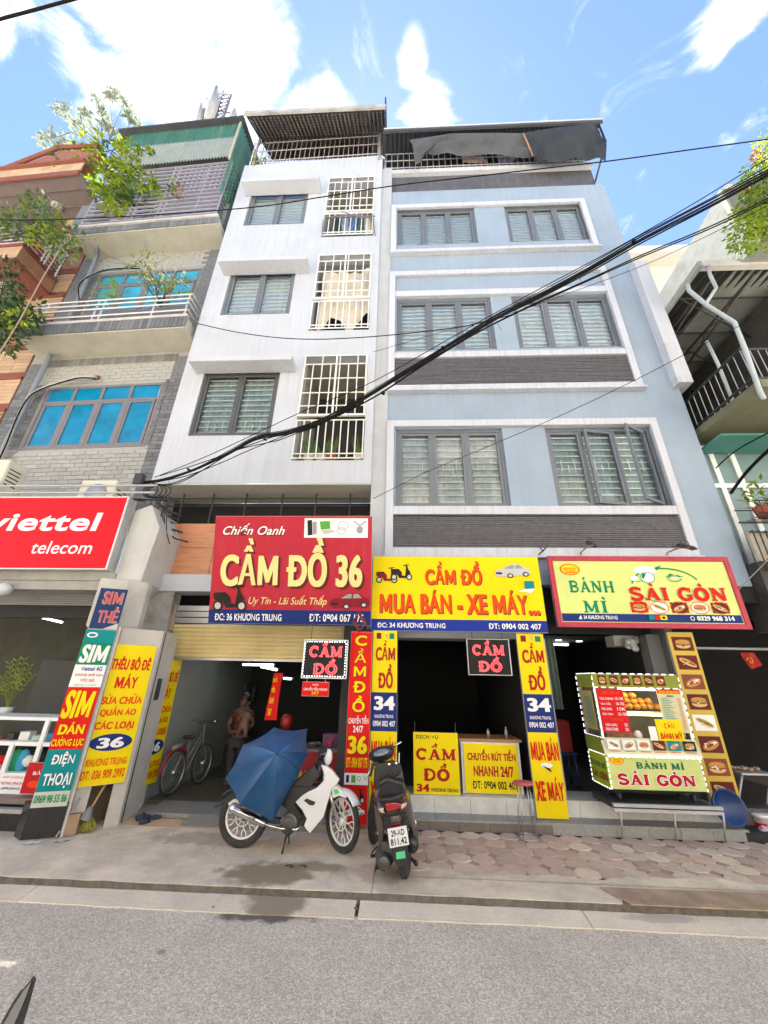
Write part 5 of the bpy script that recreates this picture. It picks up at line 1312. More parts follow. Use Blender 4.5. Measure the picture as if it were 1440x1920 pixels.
# small red plate under it
x0, x1, z0, z1 = W.rect([(567, 1280), (617, 1278), (566, 1304), (616, 1306)], -.49)
tp = board('hanging_plate', 'small red plate hanging under the dotted glowing sign', W, x0, x1, z0, z1, -.49, .006, s_red)
S = Sign(tp, x0, x1, z0, z1, -.49); S.T('NHẬN', .38, .1, .6, .28, s_white, w=.01); S.T('CHUYỂN TIỀN NHANH', .06, .32, .94, .62, s_white, w=.015); S.T('24/7', .36, .68, .64, .9, s_yel, w=.015); S.done()
for x in (x0+.05, x1-.05): rod('hanger', tp, (x, -.485, z1), (x, -.485, L1[3]), .003, steel)
# red stool-like frame hooked on the sign
mb = MB(); q = [W.p3(663, 1165, -.85), W.p3(672, 1150, -.85), W.p3(684, 1170, -.85), W.p3(673, 1185, -.85)]
mb.tube(q+[q[0]], .014, 4); q2 = [(a, b+.1, c+.03) for a, b, c in q]; mb.tube(q2+[q2[0]], .01, 4)
for a, b in zip(q, q2): mb.tube([a, b], .01, 4)
mb.build('red_bracket', mat('red_old_paint', (.28, .02, .02), .5, var=.2), label='small tilted red metal frame at the lower right corner of the crimson sign', cat='frame')

# ---- pylons
def pylon(px, d, label, name='pylon_sign'):
    x0, x1, z0, z1 = W.rect(px, d); return x0, x1, z0, z1
x0, x1, z0, z1 = -.66, -.385, .16, 2.21
tr = board('pylon_sign', 'tall red column sign reading CẦM ĐỒ downwards, between the white motorbike and the yellow column', W, x0, x1, z0, z1, -.42, .05, s_red)
S = Sign(tr, x0, x1, z0, z1, -.42)
for i, (ch, a, b) in enumerate((('C', .02, .085), ('Ầ', .10, .185), ('M', .205, .265), ('Đ', .29, .355), ('Ồ', .37, .46))): S._t(ch, .2, a+.004, .8, b+.004, s_wine, .06, 0, 0, 0, False); S.T(ch, .18, a, .78, b, s_yel, w=.055)
S.T('CHUYỂN TIỀN', .06, .475, .94, .52, s_white, w=.03); S.T('24/7', .28, .53, .72, .565, s_white, w=.03); S._t('36', .1, .585, .94, .68, s_wine, .06, 0, 0, 0, False); S.T('36', .08, .58, .92, .675, s_yel, w=.055)
S.T('ĐT: 0904 067 175', .06, .69, .95, .74, s_yel, w=.02); S.R(0, .765, 1, .82, s_white); S.R(.08, .775, .2, .81, s_black); S.R(.3, .775, .48, .81, s_leaf); S.ring(.62, .79, .08, .012, .003, s_leaf); S.line([(.8, .775), (.88, .8), (.96, .775)], .004, s_leaf)
scoot(S, .55, .87, .7, s_black); car(S, .5, .94, .8, s_white, s_grey); S.done()
def pyl34(x0, x1, z0, z1, d, label, tilt=0):
    t = board('pylon_sign', label, W, x0, x1, z0, z1, d, .05, s_yel, group='yellow column signs of shop 34')
    S = Sign(t, x0, x1, z0, z1, d)
    S.R(.14, .012, .34, .05, s_maroon); S.ring(.55, .03, .06, .012, .004, s_grey); S.R(.68, .015, .88, .05, s_green)
    S.T('CẦM', .12, .055, .92, .185, s_maroon if False else flat('print_dark_red', (.4, .01, .01)), w=.05); S.T('ĐỒ', .24, .2, .84, .345, flat('print_dark_red', (0, 0, 0)), w=.05)
    S.R(.0, .365, 1, .575, s_navy); S.T('34', .1, .385, .92, .465, s_white, w=.06); S.T('KHƯƠNG TRUNG', .14, .485, .86, .505, s_white, w=.02); S.T('0904 002 407', .08, .52, .94, .55, s_white, w=.03)
    S.T('MUA BÁN', .04, .6, .96, .725, s_red, w=.04); S.E(.5, .745, .2, .013, s_white); S.G([(.35, .745), (.6, .76), (.65, .78), (.5, .765)], s_black); S.T('XE MÁY', .04, .8, .96, .92, s_red, w=.04); S.done(); return t
pyl34(-.375, -.058, .2, 2.235, -.36, 'yellow column sign reading CẦM ĐỒ 34 directly behind the black scooter')
py_r = pyl34(1.535, 1.885, .235, 2.235, -.26, 'yellow column sign standing between shop 34 and the food cart')
# burger column
bx0, bx1 = W.at(1247, 1187, -.08)[0], W.at(1293, 1185, -.08)[0]
tb = board('pylon_sign', 'mustard column sign with a row of burger photographs behind the food cart', W, bx0+.02, bx1+.03, .38, 2.3, -.08, .04, mat('print_mustard', (.55, .38, .03), .5, var=.08))
S = Sign(tb, bx0+.02, bx1+.03, .38, 2.3, -.08)
for k in range(8): burger(S, .12, .03+k*.122, .9, .122+k*.122, [s_wine, s_wine, s_meat, s_wine, s_white, s_wine, s_meat, s_wine][k], k)
S.done()

# ---- boards at doorway 34
x0, x1, z0, z1 = W.rect([(775, 1373), (857, 1375), (776, 1487), (864, 1489)], -.08)
tc = board('standing_board', 'yellow board with dark red lettering standing on the marble sill', W, x0, x1, .388, z1, -.08, .02, s_yel, side=mat('wood_edge', (.4, .25, .1), .6), cat='board')
S = Sign(tc, x0, x1, .388, z1, -.08)
dr = flat('print_dark_red', (0, 0, 0))
S.T('DỊCH VỤ', .06, .04, .56, .12, s_black, w=.03); S.serif('CẦM', .06, .27, .94, .455, dr, t=.26); S.serif('ĐỒ', .22, .6, .78, .79, dr, t=.26); S.T('34', .06, .84, .34, .97, dr, w=.05); S.T('KHƯƠNG TRUNG', .38, .895, .96, .96, s_black, w=.02); S.done()
for x in (x0+.02, x1-.02): rod('leg', tc, (x, -.05, z1), (x, -.05, z1+.12), .006, black_metal)
# counter with banner
ct = thing('counter', 'wooden topped counter in the doorway of shop 34, hung with a yellow banner', 'counter', (1.1, .1, .386))
x0, x1, z0, z1 = W.rect([(866, 1392), (970, 1392), (871, 1490), (982, 1490)], -.02)
MB().box(x0-.04, x1+.06, -.0, .5, z1, z1+.035).build('top', mat('counter_wood', (.35, .16, .06), .4, var=.2, vs=4, stretch=(2, 14, 14)), ct, bevel=.004)
MB().box(x0-.01, x1+.02, .02, .46, .388, z1-.002).build('body', bar_w, ct)
bn = board('banner', 'yellow banner ending in 0904 002 407 hung on the counter front', W, x0+.02, x1-.02, .40, z1-.02, -.012, .01, s_yel, side=bar_w, cat='banner')
S = Sign(bn, x0+.02, x1-.02, .40, z1-.02, -.012); S.T('CHUYỂN RÚT TIỀN', .06, .1, .96, .35, dr, w=.04); S.T('NHANH 24/7', .16, .45, .9, .68, dr, w=.045); S.T('ĐT: 0904 002 407', .13, .76, .95, .92, s_black, w=.025); S.done()
for px, nm, lb, h in ((916, 'bottle', 'small clear bottle standing on the left end of the wooden counter', .1), (950, 'glass_jar', 'dark glass jar standing on the wooden counter beside the inner wall', .13)):
    x = W.at(px, 1385, .15)[0]; MB().lathe([(.02, z1+.036), (.022, z1+.036+h*.6), (.009, z1+.036+h*.8), (.01, z1+.036+h)], (x, .15, 0), 12).build(nm, mat('bottle_dim', (.25, .3, .3), .2), label=lb, cat='bottle' if nm == 'bottle' else 'jar')
# stool
sp = Vector(((W.at(983, 1470, -.55)[0]), -.50, 0)); so_ = thing('stool', 'round pink topped steel stool on the step in front of the counter', 'stool', (sp.x, sp.y, .222))
zt = W.at(983, 1468, -.50)[1]
MB().lathe([(0, zt-.012), (.105, zt-.012), (.112, zt), (.105, zt+.012), (0, zt+.014)], (sp.x, sp.y, 0), 20).build('seat', mat('seat_pink', (.5, .1, .12), .5, var=.1), so_)
for k in range(4):
    a = R(45+90*k); MB().tube([(sp.x+.07*math.cos(a), sp.y+.07*math.sin(a), zt-.01), (sp.x+.11*math.cos(a), sp.y+.11*math.sin(a), .122+.02)], .006, 6).build('leg', steel, so_)
mb = MB(); mb.tube([(sp.x+.115*math.cos(R(a)), sp.y+.115*math.sin(R(a)), .13) for a in range(0, 360, 20)], .007, 6, closed=True); mb.build('foot_ring', steel, so_)

# ---- shop 36 small things
hb = thing('hanging_banner', 'narrow red banner with yellow lettering hanging in the doorway above the blue umbrella', 'banner', W.p3(520, 1300, .35))
q = [W.p3(514, 1262, .3), W.p3(531, 1262, .3), W.p3(497, 1350, .3), W.p3(518, 1350, .3)]
mb = MB(); vs, fs = [], []
for i in range(9):
    t_ = i/8; a = Vector(q[0]).lerp(Vector(q[2]), t_); b = Vector(q[1]).lerp(Vector(q[3]), t_); o = .03*math.sin(t_*5); vs += [a+Vector((-.01*math.sin(t_*3.1), o, 0)), b+Vector((-.01*math.sin(t_*3.1), -o*.4, 0))]
for i in range(8): fs.append((2*i, 2*i+2, 2*i+3, 2*i+1))
mb.add(vs, fs, 0, True).build('cloth', s_red, hb)
S = Sign(hb, q[2][0]+.03, q[1][0]-.06, q[2][2], q[0][2], .27); S.T('CHUYỂN', .25, .06, .95, .2, s_yel, w=.03); S.T('TIỀN', .2, .28, .8, .42, s_yel, w=.03); S.T('NHANH', .1, .52, .75, .66, s_yel, w=.03); S.T('24/7', .05, .76, .6, .9, s_yel, w=.03)
# tube lamps
tube_m = mat('tube_glow', (1, 1, 1), emit=(.85, 1.0, .95), es=3.4, var=0)
def tube_lamp(a, b, label, es=None):
    a, b = Vector(a), Vector(b); t = thing('tube_lamp', label, 'tube lamp', tuple((a+b)/2), group='lit fluorescent tubes')
    MB().tube([a, b], .014, 8).build('tube', tube_m, t); dz = Vector((0, .025, .012)); d = (b-a).normalized()
    MB().tube([a-d*.03+dz, b+d*.03+dz], .018, 4).build('housing', bar_w, t)
tube_lamp(W.p3(456, 1246, 1.6), W.p3(512, 1247, 1.3), 'lit fluorescent tube on the left in the ceiling of shop 36')
tube_lamp(W.p3(490, 1250, 1.3), W.p3(519, 1256, 1.0), 'short lit fluorescent tube in the middle of the ceiling of shop 36')
tube_lamp(W.p3(532, 1272, 2.0), W.p3(546, 1273, 2.0), 'small lit fluorescent tube deep on the back wall of shop 36')
MB().box(*sorted((W.at(424, 1318, 3.3)[0], W.at(448, 1318, 3.3)[0])), 3.3, 3.32, W.at(430, 1348, 3.3)[1], W.at(430, 1316, 3.3)[1]).build('lit_window', mat('lit_window', (1, 1, 1), emit=(.95, 1, .9), es=.6, var=0), label='small bright window in the back wall of shop 36 beside the woman', cat='window')
# shelf with clutter
sh = thing('wall_shelf', 'dark wall shelf crowded with spools above the bright little window', 'shelf', W.p3(450, 1305, 3.2))
p0, p1 = W.p3(405, 1312, 3.2), W.p3(480, 1305, 3.2)
MB().box(p0[0], p1[0], 3.0, 3.3, p0[2]-.02, p0[2]).build('board', dark_room, sh)
rr = random.Random(4)
for k in range(14): x = p0[0]+(p1[0]-p0[0])*(k+.5)/14; MB().lathe([(.035, 0), (.035, .1+rr.random()*.14), (.015, .24+.08*rr.random())], (x, 3.1, p0[2]), 8).build('spool', [very_dark, frame_dark, dark_room][k % 3], sh)
# counter 36 with text
rc = thing('counter', 'dark red counter of shop 36 lettered in yellow, behind the white motorbike', 'counter', (-1.15, .2, .17))
x0, x1, z0, z1 = W.rect([(545, 1410), (648, 1410), (545, 1500), (648, 1500)], .12)
MB().box(x0-.1, -.76, .12, .6, .17, z1).build('body', mat('counter_red', (.25, .008, .012), .4, var=.08), rc)
MB().box(x0-.12, -.745, .1, .62, z1+.001, z1+.03).build('top', granite_b, rc)
S = Sign(rc, x0-.1, -.76, .17, z1, .12); S.T('CẦM ĐỒ 36', .0, .22, 1.0, .58, flat('print_ochre', (.5, .33, .02)), w=.05); S.T('HUY ĐỘNG VỐN', .05, .68, .8, .82, flat('print_ochre', (0, 0, 0)), w=.02)
x = W.at(588, 1405, .3)[0]; MB().lathe([(.05, 0), (.085, .05), (.09, .055), (.08, .05), (.04, .01)], (x, .3, z1+.031), 18).build('metal_bowl', steel, label='round steel bowl on the dark red counter', cat='bowl')
x = W.at(622, 1380, .3)[0]; MB().box(x-.12, x+.14, .3, .45, z1+.031, z1+.19).build('gift_box', mat('box_purple', (.12, .04, .13), .5, var=.3), label='dark purple box on the counter behind the white motorbike handlebar', cat='box', bevel=.005)
mb = MB(); rr = random.Random(9); c_ = Vector((W.at(620, 1385, .25)[0], .22, z1+.1))
for k in range(16): a = rr.random()*6.28; p = c_+Vector((.07*math.cos(a)*rr.random(), .02, .06*math.sin(a)*rr.random())); mb.ball(p, .013, .006, .02, 6, 4)
mb.tube([c_+Vector((0, 0, -.07)), c_], .008, 5); mb.build('flower_spray', mat('flower_red', (.45, .03, .03), .6, var=.4, vs=30), label='small spray of red flowers in front of the purple box', cat='flowers')
c_ = W.p3(538, 1352, .9); MB().lathe([(.0, -.1), (.07, -.1), (.1, -.03), (.09, .05), (.05, .09), (0, .1)], c_, 14).build('red_dome', mat('dome_red', (.35, .02, .02), .35), label='round dull red balloon shape in the gloom above the umbrella', cat='dome')  # plain rounded red body, its identity left open
# blue door behind
MB().box(*sorted((W.at(335, 1300, 1.2)[0], W.at(362, 1300, 1.2)[0])), 1.2, 1.24, .17, 1.55).build('navy_door', mat('door_navy', (.012, .02, .05), .5), label='narrow navy door leaf against the left wall inside shop 36', cat='door')
MB().box(-2.9, -1.75, 1.5, 2.4, .17, .62).build('work_table', very_dark, label='low dark work table in front of the woman inside shop 36', cat='table')

# ---- Viettel shop and the left pier
VF = W
vx1 = (W.at(238, 929, -.72)[0]+W.at(205, 1070, -.6)[0])/2
vz0, vz1 = W.at(205, 1070, -.6)[1], W.at(238, 929, -.72)[1]
tv = board('shop_sign', 'large bright red sign reading viettel telecom at the left edge', W, vx1-3.2, vx1, vz0, vz1, -.66, .12, mat('viettel_red', (.66, .002, .008), .5, spec=.2, var=.03, emit=(1, .0, .02), es=.04), side=bar_grey, frame_m=bar_w, fw=.015)
S = Sign(tv, vx1-3.2, vx1, vz0, vz1, -.66)
wv = W.rect([(-60, 963), (186, 963), (-60, 1000), (186, 1000)], -.66); fx = lambda x: (x-(vx1-3.2))/3.2
S.T('viettel', fx(W.at(-22, 980, -.66)[0]), .23, fx(W.at(188, 980, -.66)[0]), .49, s_white, w=.03, sh=.06)
S.T('telecom', fx(W.at(68, 1020, -.62)[0]), .63, fx(W.at(180, 1020, -.62)[0]), .80, s_white, w=.008, sh=.06); S.done()
# canopy under the sign
vc = thing('shop_canopy', 'grey metal canopy box behind and under the red telecom sign', 'canopy', (-5, -.4, vz0))
mb = MB(); mb.box(vx1-3.3, vx1+.05, -.53, .3, vz0-.12, vz0-.02); mb.box(vx1-3.3, vx1-.02, -.5, .4, vz0-.25, vz0-.121); mb.build('underside', mat('canopy_grey', (.33, .32, .3), .7, var=.2, dirt=.3), vc)
MB().box(vx1-3.25, vx1+.03, -.535, -.51, vz0-.1, vz1+.0).build('back_plate', mat('canopy_grey', (0, 0, 0)), vc)
q = [W.p3(248, 945, -.35), W.p3(275, 1000, -.3), W.p3(250, 1095, -.3), W.p3(212, 1075, -.35)]
MB().prism([(vx1+.02, vz0-.1), (vx1+.02, vz1-.15), (vx1+.26, vz1-.05), (vx1+.48, vz1-.42), (vx1+.42, vz0-.12), (vx1+.28, vz0-.28)], -.50, .3, 'y').build('side_cheek', mat('cheek_pale', (.5, .5, .48), .6, var=.12, streak=.3), vc, bevel=.01)
mb = MB()
for k in range(9): z = vz0-.13; mb.box(vx1-3.2, vx1-.4, -.2+k*.0, -.18, z-.06-k*.028, z-.04-k*.028)
mb.build('shutter_slats', mat('shutter_dim', (.2, .2, .19), .5, var=.1), vc)
# rails over the sign
rl = thing('sign_rails', 'two long steel rails with clamps running above the red telecom sign', 'rail', (-5, -.5, vz1))
for z, y in ((vz1+.22, -.62), (vz1+.09, -.64)): rod('rail', rl, (-8.5, y, z), (vx1+.35, y, z), .018, bar_grey)
for k in range(6): x = vx1-.1-k*.42; rod('strut', rl, (x, -.62, vz1+.0), (x+.12, .2, vz1+.35), .012, black_metal)
mb = MB(); rr = random.Random(8)
for k in range(10):
    x = vx1+.05+rr.random()*.35; z = vz1-.5+rr.random()*.65; mb.tube([(x, -.25, z), (x+.1, -.1, z-.09), (x+.28, -.02, z-.12)], .014, 5)
for k in range(8):
    p = Vector((vx1+.1+rr.random()*.3, -.3, vz1+.2)); pts = [p]
    for j in range(5): p = p+Vector((rr.uniform(-.05, .07), rr.uniform(-.02, .05), -.16)); pts.append(p)
    mb.tube(pts, .008, 5)
mb.build('cable_tangle', black_metal, label='tangle of black cables and steel arms at the corner between telecom sign and white house', cat='cables')
# air conditioners
def ac(name, label, x0, x1, z0, z1, y0, y1, par=None):
    t = thing(name, label, 'air conditioner', ((x0+x1)/2, (y0+y1)/2, z0), group='outdoor air conditioner units')
    MB().box(x0, x1, y0, y1, z0, z1).build('housing', mat('ac_cream', (.6, .57, .48), .5, var=.08, dirt=.2), t, bevel=.02, seg=2)
    for k in range(5): MB().box(x1+.0005, x1+.006, y0+.05, y1-.1, z0+.08+k*(z1-z0)*.13, z0+.1+k*(z1-z0)*.13).build('vent', dark_room, t)
    MB().lathe([(.0, 0), (.17, 0), (.18, -.012), (0, -.014)], ((x0+x1)/2, y0, (z0+z1)/2), 18, 'y').build('fan_guard', bar_grey, t); return t
a = W.at(0, 900, -.35); b = W.at(40, 870, -.35); ac('air_conditioner', 'cream outdoor air conditioner unit at the left edge above the telecom sign', b[0]-.75, b[0]-.1, 4.38, 4.9, -.45, -.1)
a = W.at(155, 915, -.3); ac('air_conditioner', 'low cream air conditioner half hidden behind the top of the telecom sign', a[0], a[0]+.6, 4.05, 4.55, -.35, 0)
a = W.p3(15, 560, -.4)
ac('air_conditioner', 'grey air conditioner on the terracotta wall among leaves at the left edge', *(lambda u: (u-.45, u+.15))(K.at(20, 560, -.5)[0]-4.65), 9.2, 9.75, -.2, .2)
# side bulb
MB().ball(W.p3(8, 1105, -.55), .1, .1, .09, 12, 8).build('globe_lamp', mat('globe_white', (.6, .62, .65), .3), label='unlit white globe lamp under the telecom canopy at the left edge', cat='lamp')
MB().ball(W.p3(236, 1100, -.5), .035, .035, .035, 10, 6).build('small_bulb', mat('bulb_cream', (.6, .55, .4), .3), label='small cream bulb at the bottom corner of the telecom canopy', cat='bulb')
# pier
pier = thing('shop_pier', 'stained white plastered pier between the telecom shop and shop 36', 'pier', (-3.3, -.4, .12))
pm = mat('pier_plaster', (.50, .48, .44), .9, var=.1, vs=3, dirt=.5, dcol=(.3, .27, .23), bump=.2, bs=20)
foot = [(-3.74, -1.09), (-3.42, -.965), (-3.46, -.88), (-3.12, -.565), (-3.17, -.12), (-3.31, -.1), (-3.31, .2), (-4.0, .2)]
MB().prism(foot, .52, 2.17, 'z').build('shaft', pm, pier)
MB().prism([(-3.95, -.9), (-3.62, -.8), (-3.45, -.62), (-3.5, -.45), (-3.7, -.35), (-3.95, -.35)], 2.171, 2.8, 'z').build('column', pm, pier, bevel=.03, seg=3)
MB().prism([(-3.74, -1.09), (-3.42, -.965), (-3.46, -.88), (-3.37, -.80), (-3.5, -.6), (-4.0, .2)], .12, .519, 'z').build('plinth', pm, pier)
MB().prism([(-3.22, -.66), (-3.12, -.565), (-3.17, -.12), (-3.31, -.1), (-3.31, .2), (-3.4, .2), (-3.36, -.4)], .12, .519, 'z').build('plinth', pm, pier)
MB().prism([(-3.5, -.6), (-3.36, -.4), (-3.4, -.35), (-3.54, -.55)], .12, .519, 'z').build('niche_back', mat('niche_brown', (.16, .11, .08), .9, var=.3), pier)
MB().box(-4.0, -3.44, .0, .2, 2.1, 2.85).build('upper_corner', mat('soot_plaster', (.3, .29, .27), .9, var=.3, vs=6, dirt=.7, dcol=(.06, .06, .06)), pier)
rod('jamb_pipe', pier, (-3.13, -.5, .12), (-3.13, -.5, 2.16), .012, black_metal)
MB().box(-3.17, -3.11, -.42, -.36, 1.35, 1.6).build('latch', black_metal, pier)
SF = Frame(-3.43, -.975, math.degrees(math.atan2(.125, .32)))
def upright(fr_, px, d, nm, lb, face, side=None, grp=None):
    x0, x1, z0, z1 = fr_.rect(px, d); t = board(nm, lb, fr_, x0, x1, z0, z1, d, .012, face, side=side or bar_grey, group=grp); return t, Sign(t, x0, x1, z0, z1, d)
t, S = upright(SF, [(160, 1180), (217, 1182), (59, 1515), (127, 1510)], -.02, 'pylon_sign', 'tall green, white, red and teal column sign reading SIM twice', s_teal)
S.R(0, .085, 1, .225, s_green); S.R(0, .225, 1, .36, s_white); S.R(0, .36, 1, .71, s_red); S.R(0, .925, 1, 1, flat('print_pale', (.5, .55, .45)))
S.E(.25, .035, .18, .018, s_white); S.E(.25, .036, .12, .01, s_teal)
S.T('SIM', .06, .095, .95, .215, s_white, w=.04, sh=.1); S.T('Viettel 4G', .22, .235, .9, .262, s_blue, w=.02); S.T('KHÔNG GIỚI HẠN', .1, .275, .97, .297, s_red, w=.02); S.T('TỐC ĐỘ', .3, .305, .75, .33, s_red, w=.02); S.T('MIỄN PHÍ 12 THÁNG', .15, .34, .85, .352, s_green, w=.0)
S.T('SIM', .04, .375, .93, .545, s_yel, w=.045, sh=.1); S.T('DÁN', .12, .56, .88, .63, s_yel, w=.05); S.T('CƯỜNG LỰC', .03, .64, .97, .7, s_yel, w=.03)
S.T('ĐIỆN', .2, .72, .85, .8, s_white, w=.03); S.T('THOẠI', .12, .83, .92, .91, s_white, w=.03); S.T('0969 98 55 86', .05, .94, .95, .98, s_green, w=.02); S.done()
t, S = upright(SF, [(189, 1104), (241, 1104), (166, 1178), (219, 1180)], -.025, 'small_sign', 'peeling navy sign reading SIM THẺ above the teal column sign', flat('print_navy2', (.015, .04, .13), var=.2))
S.T('SIM', .2, .08, .9, .4, flat('print_dullred', (.5, .12, .12)), w=.04, out=s_silver, ow=.02); S.T('THẺ', .2, .46, .9, .85, flat('print_dullred', (0, 0, 0)), w=.04, out=s_silver, ow=.02); S.G([(.5, 1.0), (1.0, .85), (1.0, 1.0)], s_silver); S.done()
def kimquy(fr_, px, d, lb):
    t, S = upright(fr_, px, d, 'wall_sign', lb, s_yel, grp='yellow sewing repair signs')
    S.T('Kim Quy', .2, .02, .85, .085, s_green, w=.01, sh=.35); S.T('THÊU BÔ ĐÊ', .05, .09, .95, .2, s_red, w=.04); S.T('MÁY', .25, .225, .75, .34, s_red, w=.05)
    S.T('SỬA CHỮA', .06, .375, .95, .455, s_org, w=.04); S.T('QUẦN ÁO', .1, .465, .88, .545, s_org, w=.04); S.T('CÁC LOẠI', .06, .565, .9, .645, s_org, w=.04)
    S.E(.5, .72, .45, .058, s_navy, 28); S.T('36', .22, .685, .78, .76, s_white, w=.06); S.T('KHƯƠNG TRUNG', .1, .82, .93, .875, s_org, w=.02); S.T('ĐT: 036 909 2992', .06, .9, .95, .96, s_org, w=.02); S.done()
KQ = Frame(-3.12, -.575, 42.5)
kimquy(KQ, [(212, 1208), (295, 1211), (141, 1478), (233, 1466)], -.03, 'bright yellow sign THÊU BÔ ĐÊ MÁY on the outer face of the white pier')
KQ2 = Frame(-3.295, .12, 87)
kimquy(KQ2, [(306, 1237), (341, 1235), (254, 1478), (294, 1466)], -.012, 'dimmer yellow sewing sign inside the shop 36 doorway, seen edge on behind the pier')
# shop interior left
vi = thing('telecom_shop', 'dark open telecom shop front with granite base at the far left', 'shop', (-5.2, 0, .12))
mb = MB(); mb.quad((-16, 3, .3), (-16, 3, 3), (-3.9, 3, 3), (-3.9, 3, .3)); mb.quad((-16, .3, 2.9), (-3.9, .3, 2.9), (-3.9, 3, 2.9), (-16, 3, 2.9)); mb.build('back_wall', mat('shop_back_olive', (.09, .088, .07), .9, var=.2), vi)
MB().quad((-4.0, .2, .3), (-4.0, 3, .3), (-4.0, 3, 2.9), (-4.0, .2, 2.9)).build('side_wall', mat('shop_back_olive', (0, 0, 0)), vi)
MB().box(-16, -3.98, .35, .45, 2.45, 3.0).build('header', dark_room, vi)
MB().box(-9, -3.76, -.86, 3, .1, .36).build('floor_base', mat('black_granite', (.02, .02, .022), .25, var=.3, vs=30), vi)
MB().box(-9, -3.79, -.9, -.5, .361, .41).build('step_edge', mat('step_maroon', (.16, .12, .11), .5, var=.2), vi); MB().box(-9, -3.79, -.98, -.9, .3, .335).build('step_edge', mat('step_grey', (.35, .34, .32), .5), vi)
mb = MB(); mb.prism([(-3.9, -1.0), (-3.745, -1.1), (-3.44, -.98), (-3.55, -.9)], .125, .42, 'z'); mb.build('granite_plinth', mat('black_granite', (0, 0, 0)), vi)
tube_lamp(W.p3(28, 1146, 1.6), W.p3(116, 1167, 1.6), 'long lit fluorescent tube on the telecom shop wall at the far left')
MB().box(-7.5, -4.1, 2.6, 2.98, .5, 1.9).build('cabinet', mat('cabinet_dark', (.03, .028, .025), .5), vi)
for k in range(5): MB().box(-6.6+k*.4, -6.35+k*.4, 2.55, 2.58, 1.55, 1.85).build('picture', mat('picture_dim', (.08, .08, .07), .4), vi)
# glass showcase
sc_ = thing('showcase', 'white framed glass counter full of phone accessories in the telecom shop', 'showcase', (-4.6, -.6, .41))
xa = -7.5; xb = W.at(103, 1390, -.75)[0]+.12; zc1 = W.at(50, 1347, -.75)[1]; zc2 = W.at(50, 1393, -.75)[1]; zc3 = W.at(50, 1450, -.75)[1]
MB().box(xa, xb, -.75, -.3, zc1-.02, zc1+.015).build('top', bar_w, sc_); MB().box(xa, xb, -.75, -.3, zc2-.03, zc2+.01).build('shelf', bar_w, sc_)
MB().box(xa, xb, -.75, -.3, .41, zc3).build('lower_panel', s_white, sc_)
for px in (15, 68): x = W.at(px, 1420, -.75)[0]; MB().box(x-.025, x+.025, -.76, -.73, zc3, zc1 if px == 68 else zc2).build('upright', bar_w, sc_)
S = Sign(sc_, xa, xb, .41, zc3, -.751); w_ = xb-xa
fx = lambda px: (W.at(px, 1460, -.75)[0]-xa)/w_
S.T('DÁN CƯỜNG LỰC', fx(5), .12, fx(56), .28, s_red, w=.01, sh=.1); S.T('KING KONG IPHONE', fx(-12), .42, fx(50), .56, s_red, w=.01, sh=.1); S.T('6PL → 13PROMAX', fx(-14), .68, fx(44), .8, s_blue, w=.02, sh=.1)
S.done()
rp = board('poster_board', 'red poster board leaning on the glass counter beside the teal column', W, W.at(52, 1440, -.8)[0], xb-.02, .43, W.at(60, 1430, -.8)[1], -.8, .01, flat('print_red2', (.5, .01, .015)), cat='poster')
S = Sign(rp, W.at(52, 1440, -.8)[0], xb-.02, .43, W.at(60, 1430, -.8)[1], -.8); S.T('BẢO', .3, .25, .85, .4, s_white, w=.03); S.E(.45, .7, .25, .12, s_org); S.done()
rr = random.Random(21)
cols = [flat('item_green', (.02, .3, .12)), flat('item_blue', (.05, .3, .5)), flat('item_pale', (.4, .55, .5)), flat('item_white', (.7, .7, .68)), flat('item_dark', (.05, .04, .04)), flat('item_brown', (.2, .09, .06))]
names = ['teal', 'grey', 'mint', 'white', 'dark', 'brown']
for k in range(9):
    x = xb-.12-k*.16; h = rr.uniform(.04, .1); i = k % 6
    MB().box(-.06, .06, -.05, .05, 0, h).build('accessory_box', cols[i], label=f'small {["green", "blue", "mint", "white", "black", "brown"][i]} box on the upper glass shelf{[" beside the teal column", "", " near the picture edge"][0 if k < 3 else (1 if k < 6 else 2)]}', cat='box', group='boxes on the upper glass shelf', bevel=.004).matrix_world = Matrix.Translation((x, -.6, zc2+.011)) @ Matrix.Rotation(rr.uniform(-.5, .5), 4, 'Z')
for k, (px, i) in enumerate(((25, 0), (38, 1), (48, 3))):
    x = W.at(px, 1440, -.65)[0]
    mb = MB(); mb.ball((x, -.65, zc3+.1), .08, .05, .12 if k < 2 else .06, 8, 5); o = mb.build('packet', cols[i], label=['crumpled green packet on the lower shelf of the telecom counter', 'crumpled light blue packet next to the green one on the lower shelf', 'small white gadget on the lower shelf of the telecom counter'][k], cat='packet')
MB().ball(W.p3(4, 1425, -.65), .07, .05, .05, 8, 5).build('packet', s_red, label='red packet on the lower shelf at the picture edge', cat='packet')
# clutter: broom, cloth, litter
br = thing('broom', 'short straw broom with grey collar leaning in the niche of the white pier', 'broom', tuple(gnd(190, 1550)))
g0 = gnd(188, 1562)
x_, y_ = -3.33, -.80
MB().tube([(x_+.05, y_+.16, .62), (x_+.0, y_+.02, .30)], .012, 6).build('handle', mat('bamboo', (.45, .33, .15), .6), br)
MB().tube([(x_, y_+.02, .33), (x_-.01, y_, .25), (x_-.015, y_-.01, .22)], [.02, .055, .075], 10).build('collar', mat('broom_grey', (.25, .26, .25), .7), br)
mb = MB(); rr = random.Random(2)
for k in range(150):
    t_ = rr.uniform(-1, 1); v_ = rr.uniform(-1, 1); a = Vector((x_-.015+t_*.06, y_+v_*.03, .235)); b = Vector((x_-.03+t_*.15, y_-.03+v_*.05, .122+rr.random()*.02)); mb.tube([a, a.lerp(b, .5)+Vector((t_*.02, 0, 0)), b], [.004, .003, .0015], 3)
